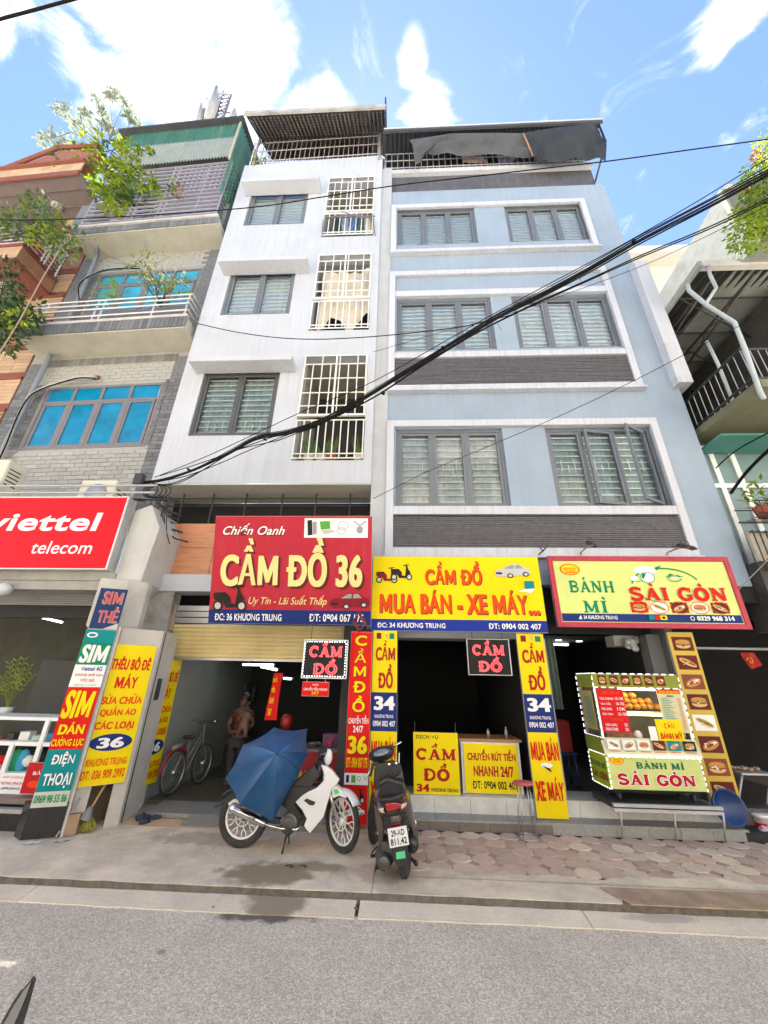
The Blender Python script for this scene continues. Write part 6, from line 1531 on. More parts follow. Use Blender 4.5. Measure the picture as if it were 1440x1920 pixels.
mb.build('bristles', mat('straw', (.32, .3, .06), .8, var=.4, vs=30), br)
dp = thing('dustpan', 'worn tan stick and dustpan resting beside the broom', 'dustpan', (-3.42, -.95, .12))
MB().tube([(-3.46, -1.0, .13), (-3.42, -.86, .42)], .009, 5).build('handle', mat('stick_pale', (.5, .42, .34), .7), dp); MB().prism([(-3.44, -.97), (-3.34, -.9), (-3.36, -.85), (-3.45, -.9)], .125, .30, 'z').build('pan', mat('pan_tan', (.33, .22, .14), .8, var=.3), dp)
mb = MB(); rr = random.Random(6); cx_, cy_ = -2.9, -.42
for k in range(12): a = rr.random()*6.28; r_ = .09*rr.random(); mb.ball((cx_+r_*1.4*math.cos(a), cy_+r_*math.sin(a), .135+.02*rr.random()), .05+.03*rr.random(), .03, .02+.02*rr.random(), 8, 5, rot=Matrix.Rotation(rr.random()*3, 3, 'Z'))
mb.build('crumpled_cloth', mat('cloth_navy', (.03, .045, .08), .9, var=.5, vs=20), label='crumpled navy cloth lying by the doorway of shop 36', cat='cloth')
def litter(px, py, w, l, rz, m_, label, nm='paper_scrap', cat='litter'):
    g = gnd(px, py, .122); mb = MB(); vs = []; n = 6
    for i in range(n+1):
        for j in range(3): vs.append(((i/n-.5)*w, (j/2-.5)*l, .004+.006*math.sin(i*1.7+j*2)))
    fs = [(i*3+j, (i+1)*3+j, (i+1)*3+j+1, i*3+j+1) for i in range(n) for j in range(2)]
    o = mb.add(vs, fs, 0, True).build(nm, m_, pos=(0, 0, 0), label=label, cat=cat); o.matrix_world = Matrix.Translation(g) @ Matrix.Rotation(R(rz), 4, 'Z')
litter(57, 1581, .15, .07, 10, s_white, 'white folded paper scrap on the pavement below the teal column'); litter(117, 1577, .14, .04, 35, flat('litter_pink', (.6, .5, .55)), 'pale pink plastic strip on the pavement near the broom')
litter(400, 1702, .02, .02, 0, s_red, 'tiny red scrap on the gutter left of the oil stain'); litter(1365, 1628, .05, .02, 30, s_white, 'tiny white scrap on the pavers at the right')
for px, nm in ((552, 'left'), (578, 'right')):
    g = gnd(px-10, 1625, .124); mb = MB(); mb.tube([g+Vector((.03*math.cos(R(a)), .02*math.sin(R(a)), .004)) for a in range(-60, 200, 20)], .004, 5)
    mb.build('metal_hook', black_metal, label=f'small dark metal loop in the stained pavement, {"one nearer the white motorbike rear wheel" if nm == "left" else "one nearer the black scooter"}', cat='metal loop', group='metal loops in the pavement')

# ---- dim goods inside the shops
rr = random.Random(88)
dm = [mat('dim_goods_'+n_, c, .5, var=.3, vs=15) for n_, c in (('grey', (.05, .05, .05)), ('red', (.07, .01, .008)), ('blue', (.01, .025, .06)), ('cream', (.10, .09, .06)), ('green', (.01, .045, .02)), ('brown', (.04, .022, .014)))]
tube_lamp((2.3, 1.4, 2.26), (2.9, 1.5, 2.26), 'lit fluorescent tube on the ceiling inside the bánh mì shop')
# ================================================================== FOOD CART
CX0, CX1, CYF, CYB = 2.30, 3.315, -.52, -.10
z0_, z1_, z2_, z3_, z4_ = .585, .905, 1.075, 1.60, 1.755
cart = thing('food_cart', 'lit sandwich cart edged with white LED dashes on the step', 'food cart', ((CX0+CX1)/2, (CYF+CYB)/2, .44))
c_lime = flat('cart_lime', (.55, .60, .22)); c_olive = flat('cart_olive', (.22, .25, .03))
MB().box(CX0, CX1, CYF, CYB, z0_, z1_).build('lower_body', c_lime, cart)
MB().box(CX0, CX1, CYF+.03, CYB, z1_+.001, z1_+.03).build('worktop', steel, cart)
mb = MB(); mb.add([(CX0-.02, CYF-.05, z1_+.005), (CX1+.02, CYF-.05, z1_+.005), (CX1+.02, CYF+.01, z2_), (CX0-.02, CYF+.01, z2_), (CX0-.02, CYF-.04, z1_+.005), (CX1+.02, CYF-.04, z1_+.005), (CX1+.02, CYF+.02, z2_), (CX0-.02, CYF+.02, z2_)], [(0, 1, 2, 3), (7, 6, 5, 4), (0, 3, 7, 4), (1, 5, 6, 2), (3, 2, 6, 7), (0, 4, 5, 1)]); mb.build('picture_strip', flat('cart_cream', (.62, .62, .42)), cart)
MB().box(CX0-.02, CX0, CYF, CYB, z1_+.01, z2_).build('side_strip', c_olive, cart)
MB().box(CX0, CX1, CYF, CYB, z3_, z4_).build('roof_box', c_olive, cart)
for x in (CX0, CX1-.025):
    for y in (CYF, CYB-.025): MB().box(x, x+.025, y, y+.025, z1_+.031, z3_-.001).build('corner_post', steel, cart)
MB().box(CX0+.03, CX1-.03, CYB-.02, CYB-.01, z1_+.03, z3_).build('back_panel', mat('cart_back', (.10, .09, .08), .5), cart)
MB().box(CX0+.03, CX1-.03, CYF+.06, CYB-.03, 1.335, 1.35).build('shelf', steel, cart)
warm = mat('cart_lamp', (1, 1, .8), emit=(1, .86, .35), es=3.0, var=0)
MB().box(CX0+.31, CX1-.28, CYF+.03, CYF+.05, 1.575, 1.597).build('lamp_strip', warm, cart); MB().box(CX0+.34, CX1-.2, CYF+.05, CYF+.07, 1.305, 1.327).build('lamp_strip', warm, cart)
# LED dashes
ledc = mat('led_dash', (.9, .95, 1), emit=(.9, .95, 1), es=.38, var=0)
def dashes(a, b, n, w=.009, duty=.55):
    a, b = Vector(a), Vector(b); mb = MB()
    for k in range(n): mb.tube([a.lerp(b, k/n), a.lerp(b, (k+duty)/n)], w/2, 4)
    mb.build('led_strip', ledc, cart, kind='stuff')
e_ = .012; F_ = CYF-e_
dashes((CX0, F_, z4_), (CX1, F_, z4_), 11); dashes((CX0, F_, z3_), (CX1, F_, z3_), 11); dashes((CX0, F_, z2_+.02), (CX0, F_, z4_), 9); dashes((CX1, F_, z2_+.02), (CX1, F_, z4_), 9)
dashes((CX0, F_-.055, z1_), (CX1, F_-.055, z1_), 16, .02, .7); dashes((CX0, F_, z0_), (CX0, F_, z1_), 6); dashes((CX1, F_, z0_), (CX1, F_, z1_), 6)
for z in (z4_, z1_, z0_, z2_): dashes((CX0-e_, CYF, z), (CX0-e_, CYB, z), 7)
dashes((CX0-e_, CYB, z0_), (CX0-e_, CYB, z1_), 7); dashes((CX0-e_, CYB, z2_), (CX0-e_, CYB, z4_), 10)
S = Sign(cart, CX0, CX1, z0_, z1_, CYF)
S.E(.11, .16, .075, .13, s_org); S.E(.11, .16, .065, .11, s_yel); S.T('BÁNH MÌ', .07, .1, .15, .17, s_red, w=.02); S.R(.07, .19, .15, .22, s_org)
S.serif('BÁNH MÌ', .31, .2, .82, .38, flat('cart_green', (.0, .13, .07)), t=.27); S.serif('SÀI GÒN', .08, .55, .9, .86, flat('cart_red', (.45, .0, .01)), t=.28, out=s_white, ow=.12); S.done()
# picture strip art (drawn on the sloping strip's plane, slightly in front)
S = Sign(cart, CX0, CX1, z1_+.02, z2_, CYF-.052)
for k in range(6): burger(S, .02+k*.163, .08, .155+k*.163, .72, [s_white, s_white, s_white, s_wine, s_teal, s_black][k], k+1); S.R(.03+k*.163, .8, .145+k*.163, .84, s_red)
S.done()
S = Sign(cart, CX0, CX1, z3_, z4_, CYF)
for k in range(6): burger(S, .07+k*.135, .12, .17+k*.135, .82, s_wine, k)
S.done()
mn = thing('menu_board', 'red drinks menu listing ĐỒ UỐNG and TOPPING on the left of the food cart glass', 'menu', (CX0+.16, CYF-.02, 1.1))
MB().box(CX0+.03, CX0+.33, CYF-.012, CYF-.004, 1.13, z3_-.015).build('panel', flat('menu_red', (.62, .005, .01)), mn)
S = Sign(mn, CX0+.03, CX0+.33, 1.13, z3_-.015, CYF-.012)
S.T('ĐỒ UỐNG', .2, .03, .85, .13, s_org, w=.03)
for k, (a_, b_) in enumerate((('TRÀ CHANH', '10-15K'), ('TRÀ TẮC', '10-15K'), ('TRÀ ĐÀO', '15K'), ('SỮA ĐẬU', '10-15K'))): S.T(a_, .05, .19+k*.12, .58 if k == 0 else .45, .26+k*.12, s_white, w=.01); S.T(b_, .65, .19+k*.12, .97, .26+k*.12, s_white, w=.01)
S.T('TOPPING:', .3, .67, .8, .74, s_org, w=.01)
for k, a_ in enumerate(('TRÂN CHÂU', 'NHA ĐAM')): S.T(a_, .08, .79+k*.1, .52, .86+k*.1, s_white, w=.01); S.T('5K', .8, .79+k*.1, .93, .86+k*.1, s_white, w=.01)
m2 = thing('menu_board', 'cream price list in small green print on the right of the food cart glass', 'menu', (CX1-.14, CYF-.02, 1.1))
MB().box(CX1-.29, CX1-.02, CYF-.012, CYF-.004, 1.14, z3_-.015).build('panel', flat('menu_cream', (.58, .55, .33)), m2)
S = Sign(m2, CX1-.29, CX1-.02, 1.14, z3_-.015, CYF-.012); S.R(0, 0, 1, .09, s_org); S.T('BÁNH MÌ SÀI GÒN', .1, .02, .95, .07, s_yel, w=.02); S.T('MENU', .38, .12, .66, .17, s_black, w=.02)
for k in range(18): S.k = 8; S.R(.1, .2+k*.042, .1+.3+.15*((k*7) % 3)/2, .212+k*.042, s_teal); S.R(.78, .2+k*.042, .9, .212+k*.042, s_org)
S.done()
m3 = thing('menu_board', 'narrow side menu on the left flank of the food cart', 'menu', (CX0-.01, -.3, 1.1))
MB().box(CX0-.006, CX0-.002, CYF+.06, CYB-.06, 1.14, 1.56).build('panel', flat('menu_tan', (.4, .33, .12)), m3)
mb = MB()
for k in range(14): mb.box(CX0-.008, CX0-.0062, CYF+.09, CYB-.14, 1.2+k*.022, 1.207+k*.022)
mb.build('print_lines', s_teal, m3)
SFm = Frame(CX0-.001, CYB, -90)
t_ = thing('flank_sign', 'yellow green flank board of the food cart lettered BÁNH MÌ SÀI GÒN', 'sign', (0, 0, z0_), SFm)
sw = CYB-CYF; MB().box(0.0, sw, -.008, -.002, z0_, z1_).build('panel', flat('flank_lime', (.36, .42, .02)), t_)
S = Sign(t_, 0, sw, z0_, z1_, -.008); S.serif('BÁNH MÌ', .1, .28, .95, .45, flat('cart_green', (0, 0, 0)), t=.27); S.serif('SÀI GÒN', .06, .6, .96, .8, s_maroon, t=.28)
# bread rolls: one builder, then copies
broll = mat('bread_crust', (.60, .27, .05), .5, var=.25, vs=25, rnd=.12)
mb = MB(); mb.ball((0, 0, 0), .075, .045, .04, 12, 7); me = bpy.data.meshes.new('bread_roll'); me.from_pydata(mb.v, [], mb.f); me.materials.append(broll); me.polygons.foreach_set('use_smooth', [True]*len(me.polygons)); me.update()
rr = random.Random(14); rows_ = [(7, 1.392), (5, 1.452), (3, 1.512)]
for n_, z in rows_:
    for k in range(n_):
        o = bpy.data.objects.new('bread_roll', me); COL.objects.link(o)
        x = CX0+.36+k*.085+(0 if n_ == 7 else (.0 if n_ == 5 else -.01)); o.location = (x, CYF+.17+rr.uniform(-.02, .02), z); o.rotation_euler = (rr.uniform(-.2, .2), rr.uniform(-.25, .25), R(90)+rr.uniform(-.5, .5)); o.scale = (1, 1, 1.05)
        tagp(o, f'golden roll on the cart shelf, {["leftmost", "second", "third", "fourth", "fifth", "sixth", "seventh"][k]} from the left in the {dict([(7, "bottom"), (5, "middle"), (3, "top")])[n_]} row'.replace('leftmost from the left', 'leftmost'), 'bread roll', 'bread rolls on the upper shelf of the cart')
for k in range(4):
    o = bpy.data.objects.new('bread_roll', me.copy()); o.data.materials[0] = mat('dough_pale', (.45, .36, .22), .7, var=.2); COL.objects.link(o); o.location = (CX1-.24+k*.06, CYF+.1, z1_+.07+.035*(k % 2)+.1); o.rotation_euler = (0, 0, .4*k)
    tagp(o, f'pale roll at the right of the cart counter, {["leftmost", "second from left", "third from left", "rightmost"][k]} of the four', 'bread roll', 'pale rolls at the right of the cart counter')
cdx = CX0+.62
cn = board('card_sign', 'yellow card reading CÒN BÁNH MỲ standing on the food cart counter', W, cdx, cdx+.28, 1.06, 1.27, CYF-.03, .006, s_yel, cat='card', side=s_yel)
S = Sign(cn, cdx, cdx+.28, 1.06, 1.27, CYF-.03); S.T('CÒN', .3, .1, .7, .42, s_org, w=.03); S.T('BÁNH MỲ', .08, .52, .94, .92, s_red, w=.035)
MB().box(CX0+.53, CX0+.61, CYF-.025, CYF-.02, 1.05, 1.2).build('payment_card', s_white, label='small white payment card left of the yellow card on the cart counter', cat='card')
MB().ball((CX0+.44, CYF+.06, 1.1), .05, .04, .05, 8, 6).build('plastic_bag', mat('bag_white', (.6, .55, .55), .5, var=.3, vs=30), label='small knotted white bag on the cart counter below the drinks menu', cat='bag')
MB().box(CX0+.08, CX0+.38, CYF+.05, CYF+.2, z1_+.03, 1.13).build('food_tray', mat('tray_brown', (.2, .1, .05), .6, var=.4, vs=20), label='brown food tray inside the cart below the drinks menu', cat='tray')
for x in (CX0+.1, CX1-.12):
    for y in (CYF+.08, CYB-.08):
        w_ = MB(); w_.lathe([(.0, -.015), (.035, -.015), (.045, 0), (.035, .015), (0, .015)], (x, y, .51), 12, 'x'); w_.box(x-.02, x+.02, y-.008, y+.008, .51, z0_-.001); w_.build('caster', black_metal, cart)
MB().box(CX0+.04, CX1-.04, CYF+.04, CYB, .555, z0_-.002).build('chassis', very_dark, cart)
# platform of grey bars
pf = thing('platform', 'grey metal platform on three thin legs carrying the front of the food cart', 'platform', (2.85, -.45, .12))
for y, z in ((-.545, .43), (-.535, .385)): MB().box(CX0-.02, CX1+.10, y, y+.035, z, z+.03).build('rail', bar_grey, pf)
MB().box(CX0-.03, CX1+.05, -.5, -.05, .415, .455).build('deck', mat('deck_dark', (.04, .04, .04), .8), pf)
for px in (1165, 1265, 1356): x = W.at(px, 1530, -.52)[0]; MB().tube([(x, -.53, .40), (x+.015, -.42, .121)], .011, 6).build('leg', bar_grey, pf)
# basin, bucket, bag, table right
MB().lathe([(0, .03), (.15, .03), (.17, .0), (.175, -.03), (.16, -.03), (.14, .015)], (0, 0, 0), 28, 'y').build('basin', mat('basin_navy', (.01, .035, .14), .35), pos=(0, 0, 0), label='round navy plastic basin leaning on the platform end under the burger column', cat='basin').matrix_world = Matrix.Translation((W.at(1366, 1514, -.33)[0], -.33, W.at(1366, 1514, -.33)[1])) @ Matrix.Rotation(R(-12), 4, 'X')
g = gnd(1438, 1566, .12); bk = thing('bucket', 'white paint bucket with red print at the right edge of the step', 'bucket', tuple(g))
MB().lathe([(.075, 0), (.09, .17), (.098, .172), (.098, .2), (.088, .2)], (g.x, g.y, .12), 20).build('body', s_white, bk); MB().lathe([(.082, .04), (.0895, .12)], (g.x, g.y-.002, .12), 20, caps=False).build('red_print', s_red, bk)
mb = MB(); rr = random.Random(31)
for k in range(9): mb.ball((g.x-.05+rr.uniform(-.09, .09), g.y-.12+rr.uniform(-.05, .05), .15+rr.uniform(0, .07)), rr.uniform(.03, .06), .03, rr.uniform(.03, .05), 7, 5)
mb.build('plastic_bag', mat('bag_pink', (.6, .38, .5), .35, var=.4, vs=25), label='crumpled pink and white plastic bag below the white bucket', cat='bag')
ta = thing('side_table', 'grey folding metal table in the dark alley behind the navy basin', 'table', W.p3(1395, 1500, .3))
A_, B_ = W.at(1366, 1443, .2), W.at(1430, 1448, .2)
MB().box(A_[0], B_[0], .0, .45, A_[1]-.02, A_[1]).build('top', bar_grey, ta)
for x in (A_[0]+.04, B_[0]-.03): MB().tube([(x, .05, A_[1]-.02), (x-.16, .1, A_[1]-.42)], .014, 6).build('leg', bar_grey, ta)
mb = MB(); rr = random.Random(17)
for k in range(14): mb.ball((A_[0]+.02+rr.random()*.28, .1+rr.random()*.1, A_[1]+.015+rr.random()*.02), .02, .02, .018, 7, 5)
mb.build('garlic_heap', mat('garlic', (.42, .28, .18), .7, var=.4, vs=30), label='small heap of garlic on the grey metal table in the alley', cat='garlic')
fl = thing('flag', 'small red flag with a yellow emblem hanging in the dark alley at the right', 'flag', W.p3(1410, 1225, .2))
q = [W.p3(1388, 1224, .2), W.p3(1415, 1224, .2), W.p3(1428, 1248, .22), W.p3(1408, 1255, .22)]
mb = MB(); vs = []; fs = []
for i in range(7):
    for j in range(5):
        a = Vector(q[0]).lerp(Vector(q[1]), i/6); b = Vector(q[3]).lerp(Vector(q[2]), i/6); p = a.lerp(b, j/4); p.y += .015*math.sin(i*1.3+j); vs.append(p)
for i in range(6):
    for j in range(4): k = i*5+j; fs.append((k, k+5, k+6, k+1))
mb.add(vs, fs, 0, True).build('cloth', flat('flag_red', (.35, .01, .01)), fl)
cxx, czz_ = W.at(1408, 1238, .15); mb = MB(); mb.tube([(cxx+.035*math.cos(R(a)), .165, czz_+.035*math.sin(R(a))) for a in range(-120, 80, 18)], .006, 4); mb.tube([(cxx-.035, .165, czz_+.02), (cxx+.03, .165, czz_-.035)], .005, 4); mb.tube([(cxx-.045, .165, czz_+.0), (cxx-.02, .165, czz_+.035)], .008, 4); mb.build('emblem', flat('flag_yellow', (.6, .4, .03)), fl)
rod('rail', ta, (4.3, .6, 2.16), (6, .6, 2.16), .02, bar_grey)
# things inside the bánh mì shop
for k, (px, lb) in enumerate((((1147, 1183, 1195, 1212), 'left white foam box on the high shelf inside the bánh mì shop'), ((1190, 1182, 1242, 1210), 'right white foam box on the high shelf behind the hanging clear bag'))):
    a, b = W.at(px[0], px[1], .35), W.at(px[2], px[3], .35); MB().box(a[0], b[0], .35, .6, b[1], a[1]).build('foam_box', mat('foam_grey', (.4, .4, .4), .8, var=.1), label=lb, cat='box', bevel=.006)
mb = MB(); c_ = Vector(W.p3(1188, 1212, .25)); rr = random.Random(23)
for k in range(8): mb.ball(c_+Vector((rr.uniform(-.08, .08), rr.uniform(-.03, .03), rr.uniform(-.06, .1))), .06, .03, .05, 7, 5)
mb.build('clear_bag', mat('bag_clear', (.35, .37, .38), .15, var=.3, vs=20), label='shiny clear plastic bag hanging in front of the foam boxes', cat='bag')
a, b = W.at(1058, 1352, .6), W.at(1076, 1410, .6); MB().box(a[0]-.12, b[0], .6, .9, b[1]-.02, a[1]).build('cool_box', mat('cooler_red', (.25, .012, .01), .4), label='dark red cool box on blue stool inside the bánh mì shop', cat='cool box', bevel=.01)
a, b = W.at(1058, 1412, .5), W.at(1104, 1500, .5); stl = thing('plastic_stool', 'dark blue plastic stool under the red cool box', 'stool', (a[0], .6, .37))
MB().box(a[0]-.1, b[0]-.04, .5, .85, a[1]-.03, a[1]).build('seat', mat('stool_blue', (.01, .03, .13), .4), stl, bevel=.01)
for x in (a[0]-.06, b[0]-.09):
    for y in (.53, .8): MB().tube([(x, y, a[1]-.03), (x*1.0+.02*(1 if x > a[0] else -1), y, .372)], .02, 6).build('leg', mat('stool_blue', (0, 0, 0)), stl)
a, b = W.at(1030, 1205, .5), W.at(1058, 1330, .5); mb = MB(); wavy(mb, a[0]-.1, b[0], b[1], a[1]+.05, .5, .02, .06); mb.build('door_curtain', mat('curtain_dim_green', (.10, .14, .11), .8, var=.3), label='dim greenish plastic curtain just right of the yellow MUA BÁN column', cat='curtain')
MB().box(3.43, 3.62, .1, .3, .37, 2.29).build('inner_pier', mat('pier_dim', (.13, .13, .13), .8), blue)

# ================================================================== WHITE MOTORBIKE WITH UMBRELLA
c7 = lambda x, y: (400+x/3.6, 1340+y/3.6)
mwhite = mat('moto_white', (.74, .75, .77), .22, var=.02, coat=.5); mblk = mat('moto_black', (.018, .018, .02), .35, var=.1, coat=.2); alloy = mat('alloy_white', (.75, .75, .75), .3, metal=.1, var=.04); chrome = mat('chrome', (.75, .75, .75), .12, metal=1, var=.05); engine_m = mat('engine_grey', (.10, .10, .10), .4, metal=.6, var=.4, vs=20); tyre = mat('tyre', (.035, .034, .032), .85, var=.2, vs=30, dirt=.3, dcol=(.1, .085, .07))
def xf(mb, M_):
    mb.v = [tuple(M_ @ Vector(v)) for v in mb.v]; return mb
def wheel(parent, c, r, steer, rim, spokes=10, tr=.032, lean=0, kind='Y'):
    M_ = Matrix.Translation(c) @ Matrix.Rotation(R(lean), 4, 'Y') @ Matrix.Rotation(R(steer), 4, 'Z')
    n = 36
    def circ(q): return [(q*math.cos(2*PI*k/n), 0, q*math.sin(2*PI*k/n)) for k in range(n)]
    t_ = xf(MB().tube(circ(r-tr), tr, 10, closed=True), M_).build('tyre', tyre, parent)
    tread = MB()
    for k in range(48):
        a = 2*PI*k/48
        for s_ in (-1, 1): p = Vector((r*math.cos(a), s_*tr*.35, r*math.sin(a)))*1.0; d = Vector((-math.sin(a), s_*.7, math.cos(a)))*.010; tread.tube([p*.997-d, p*.997+d], .0018, 3)
    xf(tread, M_).build('tread', tyre, parent)
    mb = MB().tube(circ(r-2*tr-.006), .013, 8, closed=True); mb.tube([(0, -.03, 0), (0, .03, 0)], .035, 14)
    rr_ = r-2*tr-.012
    for k in range(spokes):
        a = 2*PI*k/spokes
        if kind == 'Y':
            m_ = Vector((.55*rr_*math.cos(a), 0, .55*rr_*math.sin(a))); mb.tube([(.03*math.cos(a), 0, .03*math.sin(a)), m_], .0075, 5)
            for da in (-.17, .17): mb.tube([m_, (.8*rr_*math.cos(a+da*1.0), 0, .8*rr_*math.sin(a+da)), (rr_*math.cos(a+da*.8), 0, rr_*math.sin(a+da*.8))], .006, 5)
        else: mb.tube([(.02*math.cos(a), 0, .02*math.sin(a)), (rr_*math.cos(a), 0, rr_*math.sin(a))], .0022, 3)
    mb.tube([(.07*math.cos(2*PI*k/20), -.02, .07*math.sin(2*PI*k/20)) for k in range(20)], .007, 5, closed=True) if kind == 'Y' else None
    xf(mb, M_).build('rim', rim, parent)
YB = -1.05
wm = thing('motorbike', 'white motorbike with multi spoke white wheels under an open blue umbrella', 'motorbike', (-1.1, YB, .12))
rcx, fcx = W.at(455, 1545, YB)[0], W.at(642, 1545, YB)[0]; WR = .243
wheel(wm, (rcx, YB, .12+WR), WR, 0, alloy, 9, .033); wheel(wm, (fcx, YB-.02, .12+WR), WR, -42, alloy, 9, .028)
def prof(pts, d0, d1, c=c7):
    q = [W.at(*c(*p), (d0+d1)/2) for p in pts]; return MB().prism(q, d0, d1, 'y')
# leg shield and centre cover
prof([(728, 338), (762, 345), (800, 372), (852, 440), (838, 462), (800, 500), (770, 600), (745, 690), (655, 797), (628, 770), (615, 745), (632, 700), (600, 640), (556, 588), (600, 545), (640, 520), (700, 492), (745, 445), (752, 405)], YB-.12, YB-.085).build('leg_shield', mwhite, wm, bevel=.008, seg=2)
prof([(728, 338), (762, 345), (800, 372), (852, 440), (838, 462), (800, 500), (770, 600), (745, 690), (690, 740), (700, 560), (740, 445)], YB+.02, YB+.10).build('leg_shield', mwhite, wm, bevel=.008, seg=2)
prof([(745, 350), (790, 372), (845, 440), (800, 490), (765, 600), (735, 560), (752, 440)], YB-.085, YB+.02).build('front_cover', mwhite, wm, bevel=.006)
prof([(610, 580), (630, 565), (690, 590), (678, 612), (650, 612)], YB-.124, YB-.1205).build('air_vent', mblk, wm, bevel=.002)
prof([(500, 470), (700, 470), (745, 430), (700, 500), (640, 530), (560, 590), (620, 690), (560, 700), (500, 620), (430, 560), (430, 480)], YB-.075, YB+.07).build('centre_cover', mblk, wm, bevel=.006)
# seat, tail
prof([(150, 470), (380, 400), (560, 440), (690, 330), (730, 400), (640, 520), (480, 560), (250, 600), (170, 560)], YB-.07, YB+.07).build('seat', mblk, wm, bevel=.012, seg=2)
for o in (-.06, .06): MB().tube([W.p3(*c7(60, 545), YB+o), W.p3(*c7(90, 520), YB+o), W.p3(*c7(180, 480), YB+o)], .012, 6).build('grab_rail', mblk, wm)
prof([(8, 622), (20, 628), (90, 595), (160, 550), (140, 520), (80, 565), (15, 610)], YB-.03, YB+.03).build('rear_mudguard', mblk, wm, bevel=.003)
prof([(110, 590), (150, 560), (290, 560), (300, 600), (200, 640), (130, 620)], YB-.06, YB+.06).build('tail_cover', mwhite, wm, bevel=.01)
# handlebar area
hc = Vector(W.p3(*c7(775, 285), YB-.02))
MB().ball(hc, .045, .06, .075, 12, 8).build('headlight_cover', mwhite, wm)
MB().ball(hc+Vector((-.05, 0, .035)), .06, .07, .05, 10, 6).build('meter_cover', mblk, wm)
hb0 = hc+Vector((-.045, -.21, .05)); hb1 = hc+Vector((-.02, .22, .05))
MB().tube([hb0, hc+Vector((-.03, -.08, .045)), hc+Vector((-.03, .08, .045)), hb1], .010, 8).build('handlebar', chrome, wm)
for h, s_ in ((hb0, 1), (hb1, -1)): MB().tube([h, h+Vector((.01, s_*.09, .005))], .017, 10).build('grip', black_rubber, wm); MB().tube([h+Vector((.03, s_*.0, 0)), h+Vector((.04, s_*.09, .005))], .005, 5).build('brake_lever', chrome, wm)
MB().tube([hc+Vector((-.05, -.07, .06)), hc+Vector((-.10, -.1, .0)), hc+Vector((-.09, -.05, -.1)), hc+Vector((-.03, 0, -.16))], .006, 5).tube([hc+Vector((-.05, .05, .06)), hc+Vector((-.12, 0, .03)), hc+Vector((-.1, 0, -.12))], .006, 5).build('brake_cable', mblk, wm)
MB().tube([hc+Vector((-.06, 0, -.03)), hc+Vector((-.10, 0, -.2))], .05, 8).build('steering_cover', mblk, wm)
# front fork, fender
ax = Vector((fcx, YB-.02, .12+WR)); dv = Vector((math.cos(R(-42)), math.sin(R(-42)), 0)); nv = Vector((-dv.y, dv.x, 0))
topf = Vector(W.p3(*c7(800, 470), YB-.02))
for s_ in (-1, 1): MB().tube([ax+nv*.055*s_, ax+nv*.055*s_+(topf-ax)*.62, topf+nv*.04*s_], [.014, .017, .017], 8).build('fork_leg', chrome if s_ < 0 else alloy, wm)
mb = MB(); vs, fs = [], []
for i in range(11):
    a = R(38+i*10.5)
    for j in range(5): w_ = (j-2)/2*.05; rr_ = WR+.022-.012*abs(j-2)/2; vs.append(ax+dv*rr_*math.cos(a)+Vector((0, 0, rr_*math.sin(a)))+nv*w_)
for i in range(10):
    for j in range(4): q = i*5+j; fs.append((q, q+5, q+6, q+1))
o = mb.add(vs, fs, 0, True).build('front_fender', mwhite, wm); s_ = o.modifiers.new('s', 'SOLIDIFY'); s_.thickness = .006
prof([(795, 480), (830, 470), (940, 560), (950, 578), (905, 560), (850, 540), (810, 560)], YB-.09, YB-.0).build('fork_cover', mwhite, wm, bevel=.006)
prof([(810, 505), (840, 500), (850, 530), (820, 538)], YB-.094, YB-.0905).build('sticker', mat('sticker_green', (.1, .55, .1), .4), wm)
# engine, exhaust, rear shock, stand
e0 = W.p3(*c7(525, 715), YB); mb = MB(); mb.lathe([(.0, -.1), (.085, -.1), (.09, -.06), (.08, .06), (0, .08)], (e0[0], e0[1], e0[2]), 18, 'y'); mb.lathe([(.04, -.115), (.06, -.112), (.06, -.1)], (e0[0], e0[1], e0[2]), 14, 'y'); mb.box(e0[0]+.02, e0[0]+.17, YB-.05, YB+.05, e0[2]-.02, e0[2]+.07)
for k in range(6): mb.box(e0[0]+.06+k*.018, e0[0]+.068+k*.018, YB-.06, YB+.06, e0[2]-.03, e0[2]+.08)
mb.build('engine', engine_m, wm, bevel=.003)
p0, p1, p2 = Vector(W.p3(*c7(118, 620), YB-.13)), Vector(W.p3(*c7(350, 740), YB-.13)), Vector(W.p3(*c7(560, 775), YB-.09))
MB().tube([p0, p0.lerp(p1, .06), p0.lerp(p1, .5), p1.lerp(p0, .04), p1], [.030, .044, .040, .028, .018], 14).build('exhaust', chrome, wm)
MB().tube([p1, p1.lerp(p2, .5)+Vector((0, 0, -.012)), p2, p2+Vector((.05, .04, .03))], .011, 8).build('exhaust_pipe', chrome, wm)
MB().tube([p0.lerp(p1, .12)+Vector((0, -.042, .01)), p0.lerp(p1, .75)+Vector((0, -.032, .008))], [.016, .010], 6).build('heat_shield', chrome, wm)
MB().tube([(rcx, YB-.07, .36), (rcx+.03, YB-.07, .56)], .018, 8).build('rear_shock', alloy, wm); MB().tube([(rcx, YB-.06, .363), (e0[0], YB-.06, e0[2]-.01)], .014, 6).tube([(rcx, YB+.06, .363), (e0[0], YB+.06, e0[2]-.01)], .014, 6).build('swing_arm', mblk, wm)
MB().tube([(e0[0]-.03, YB+.05, .26), (e0[0]-.04, YB+.16, .125)], .009, 6).tube([(e0[0]-.02, YB-.05, .25), (e0[0]-.03, YB-.12, .125)], .009, 6).build('stand', mblk, wm)
MB().tube([(e0[0]+.02, YB-.14, .27), (e0[0]+.02, YB+.14, .27)], .012, 6).build('foot_pegs', mblk, wm)

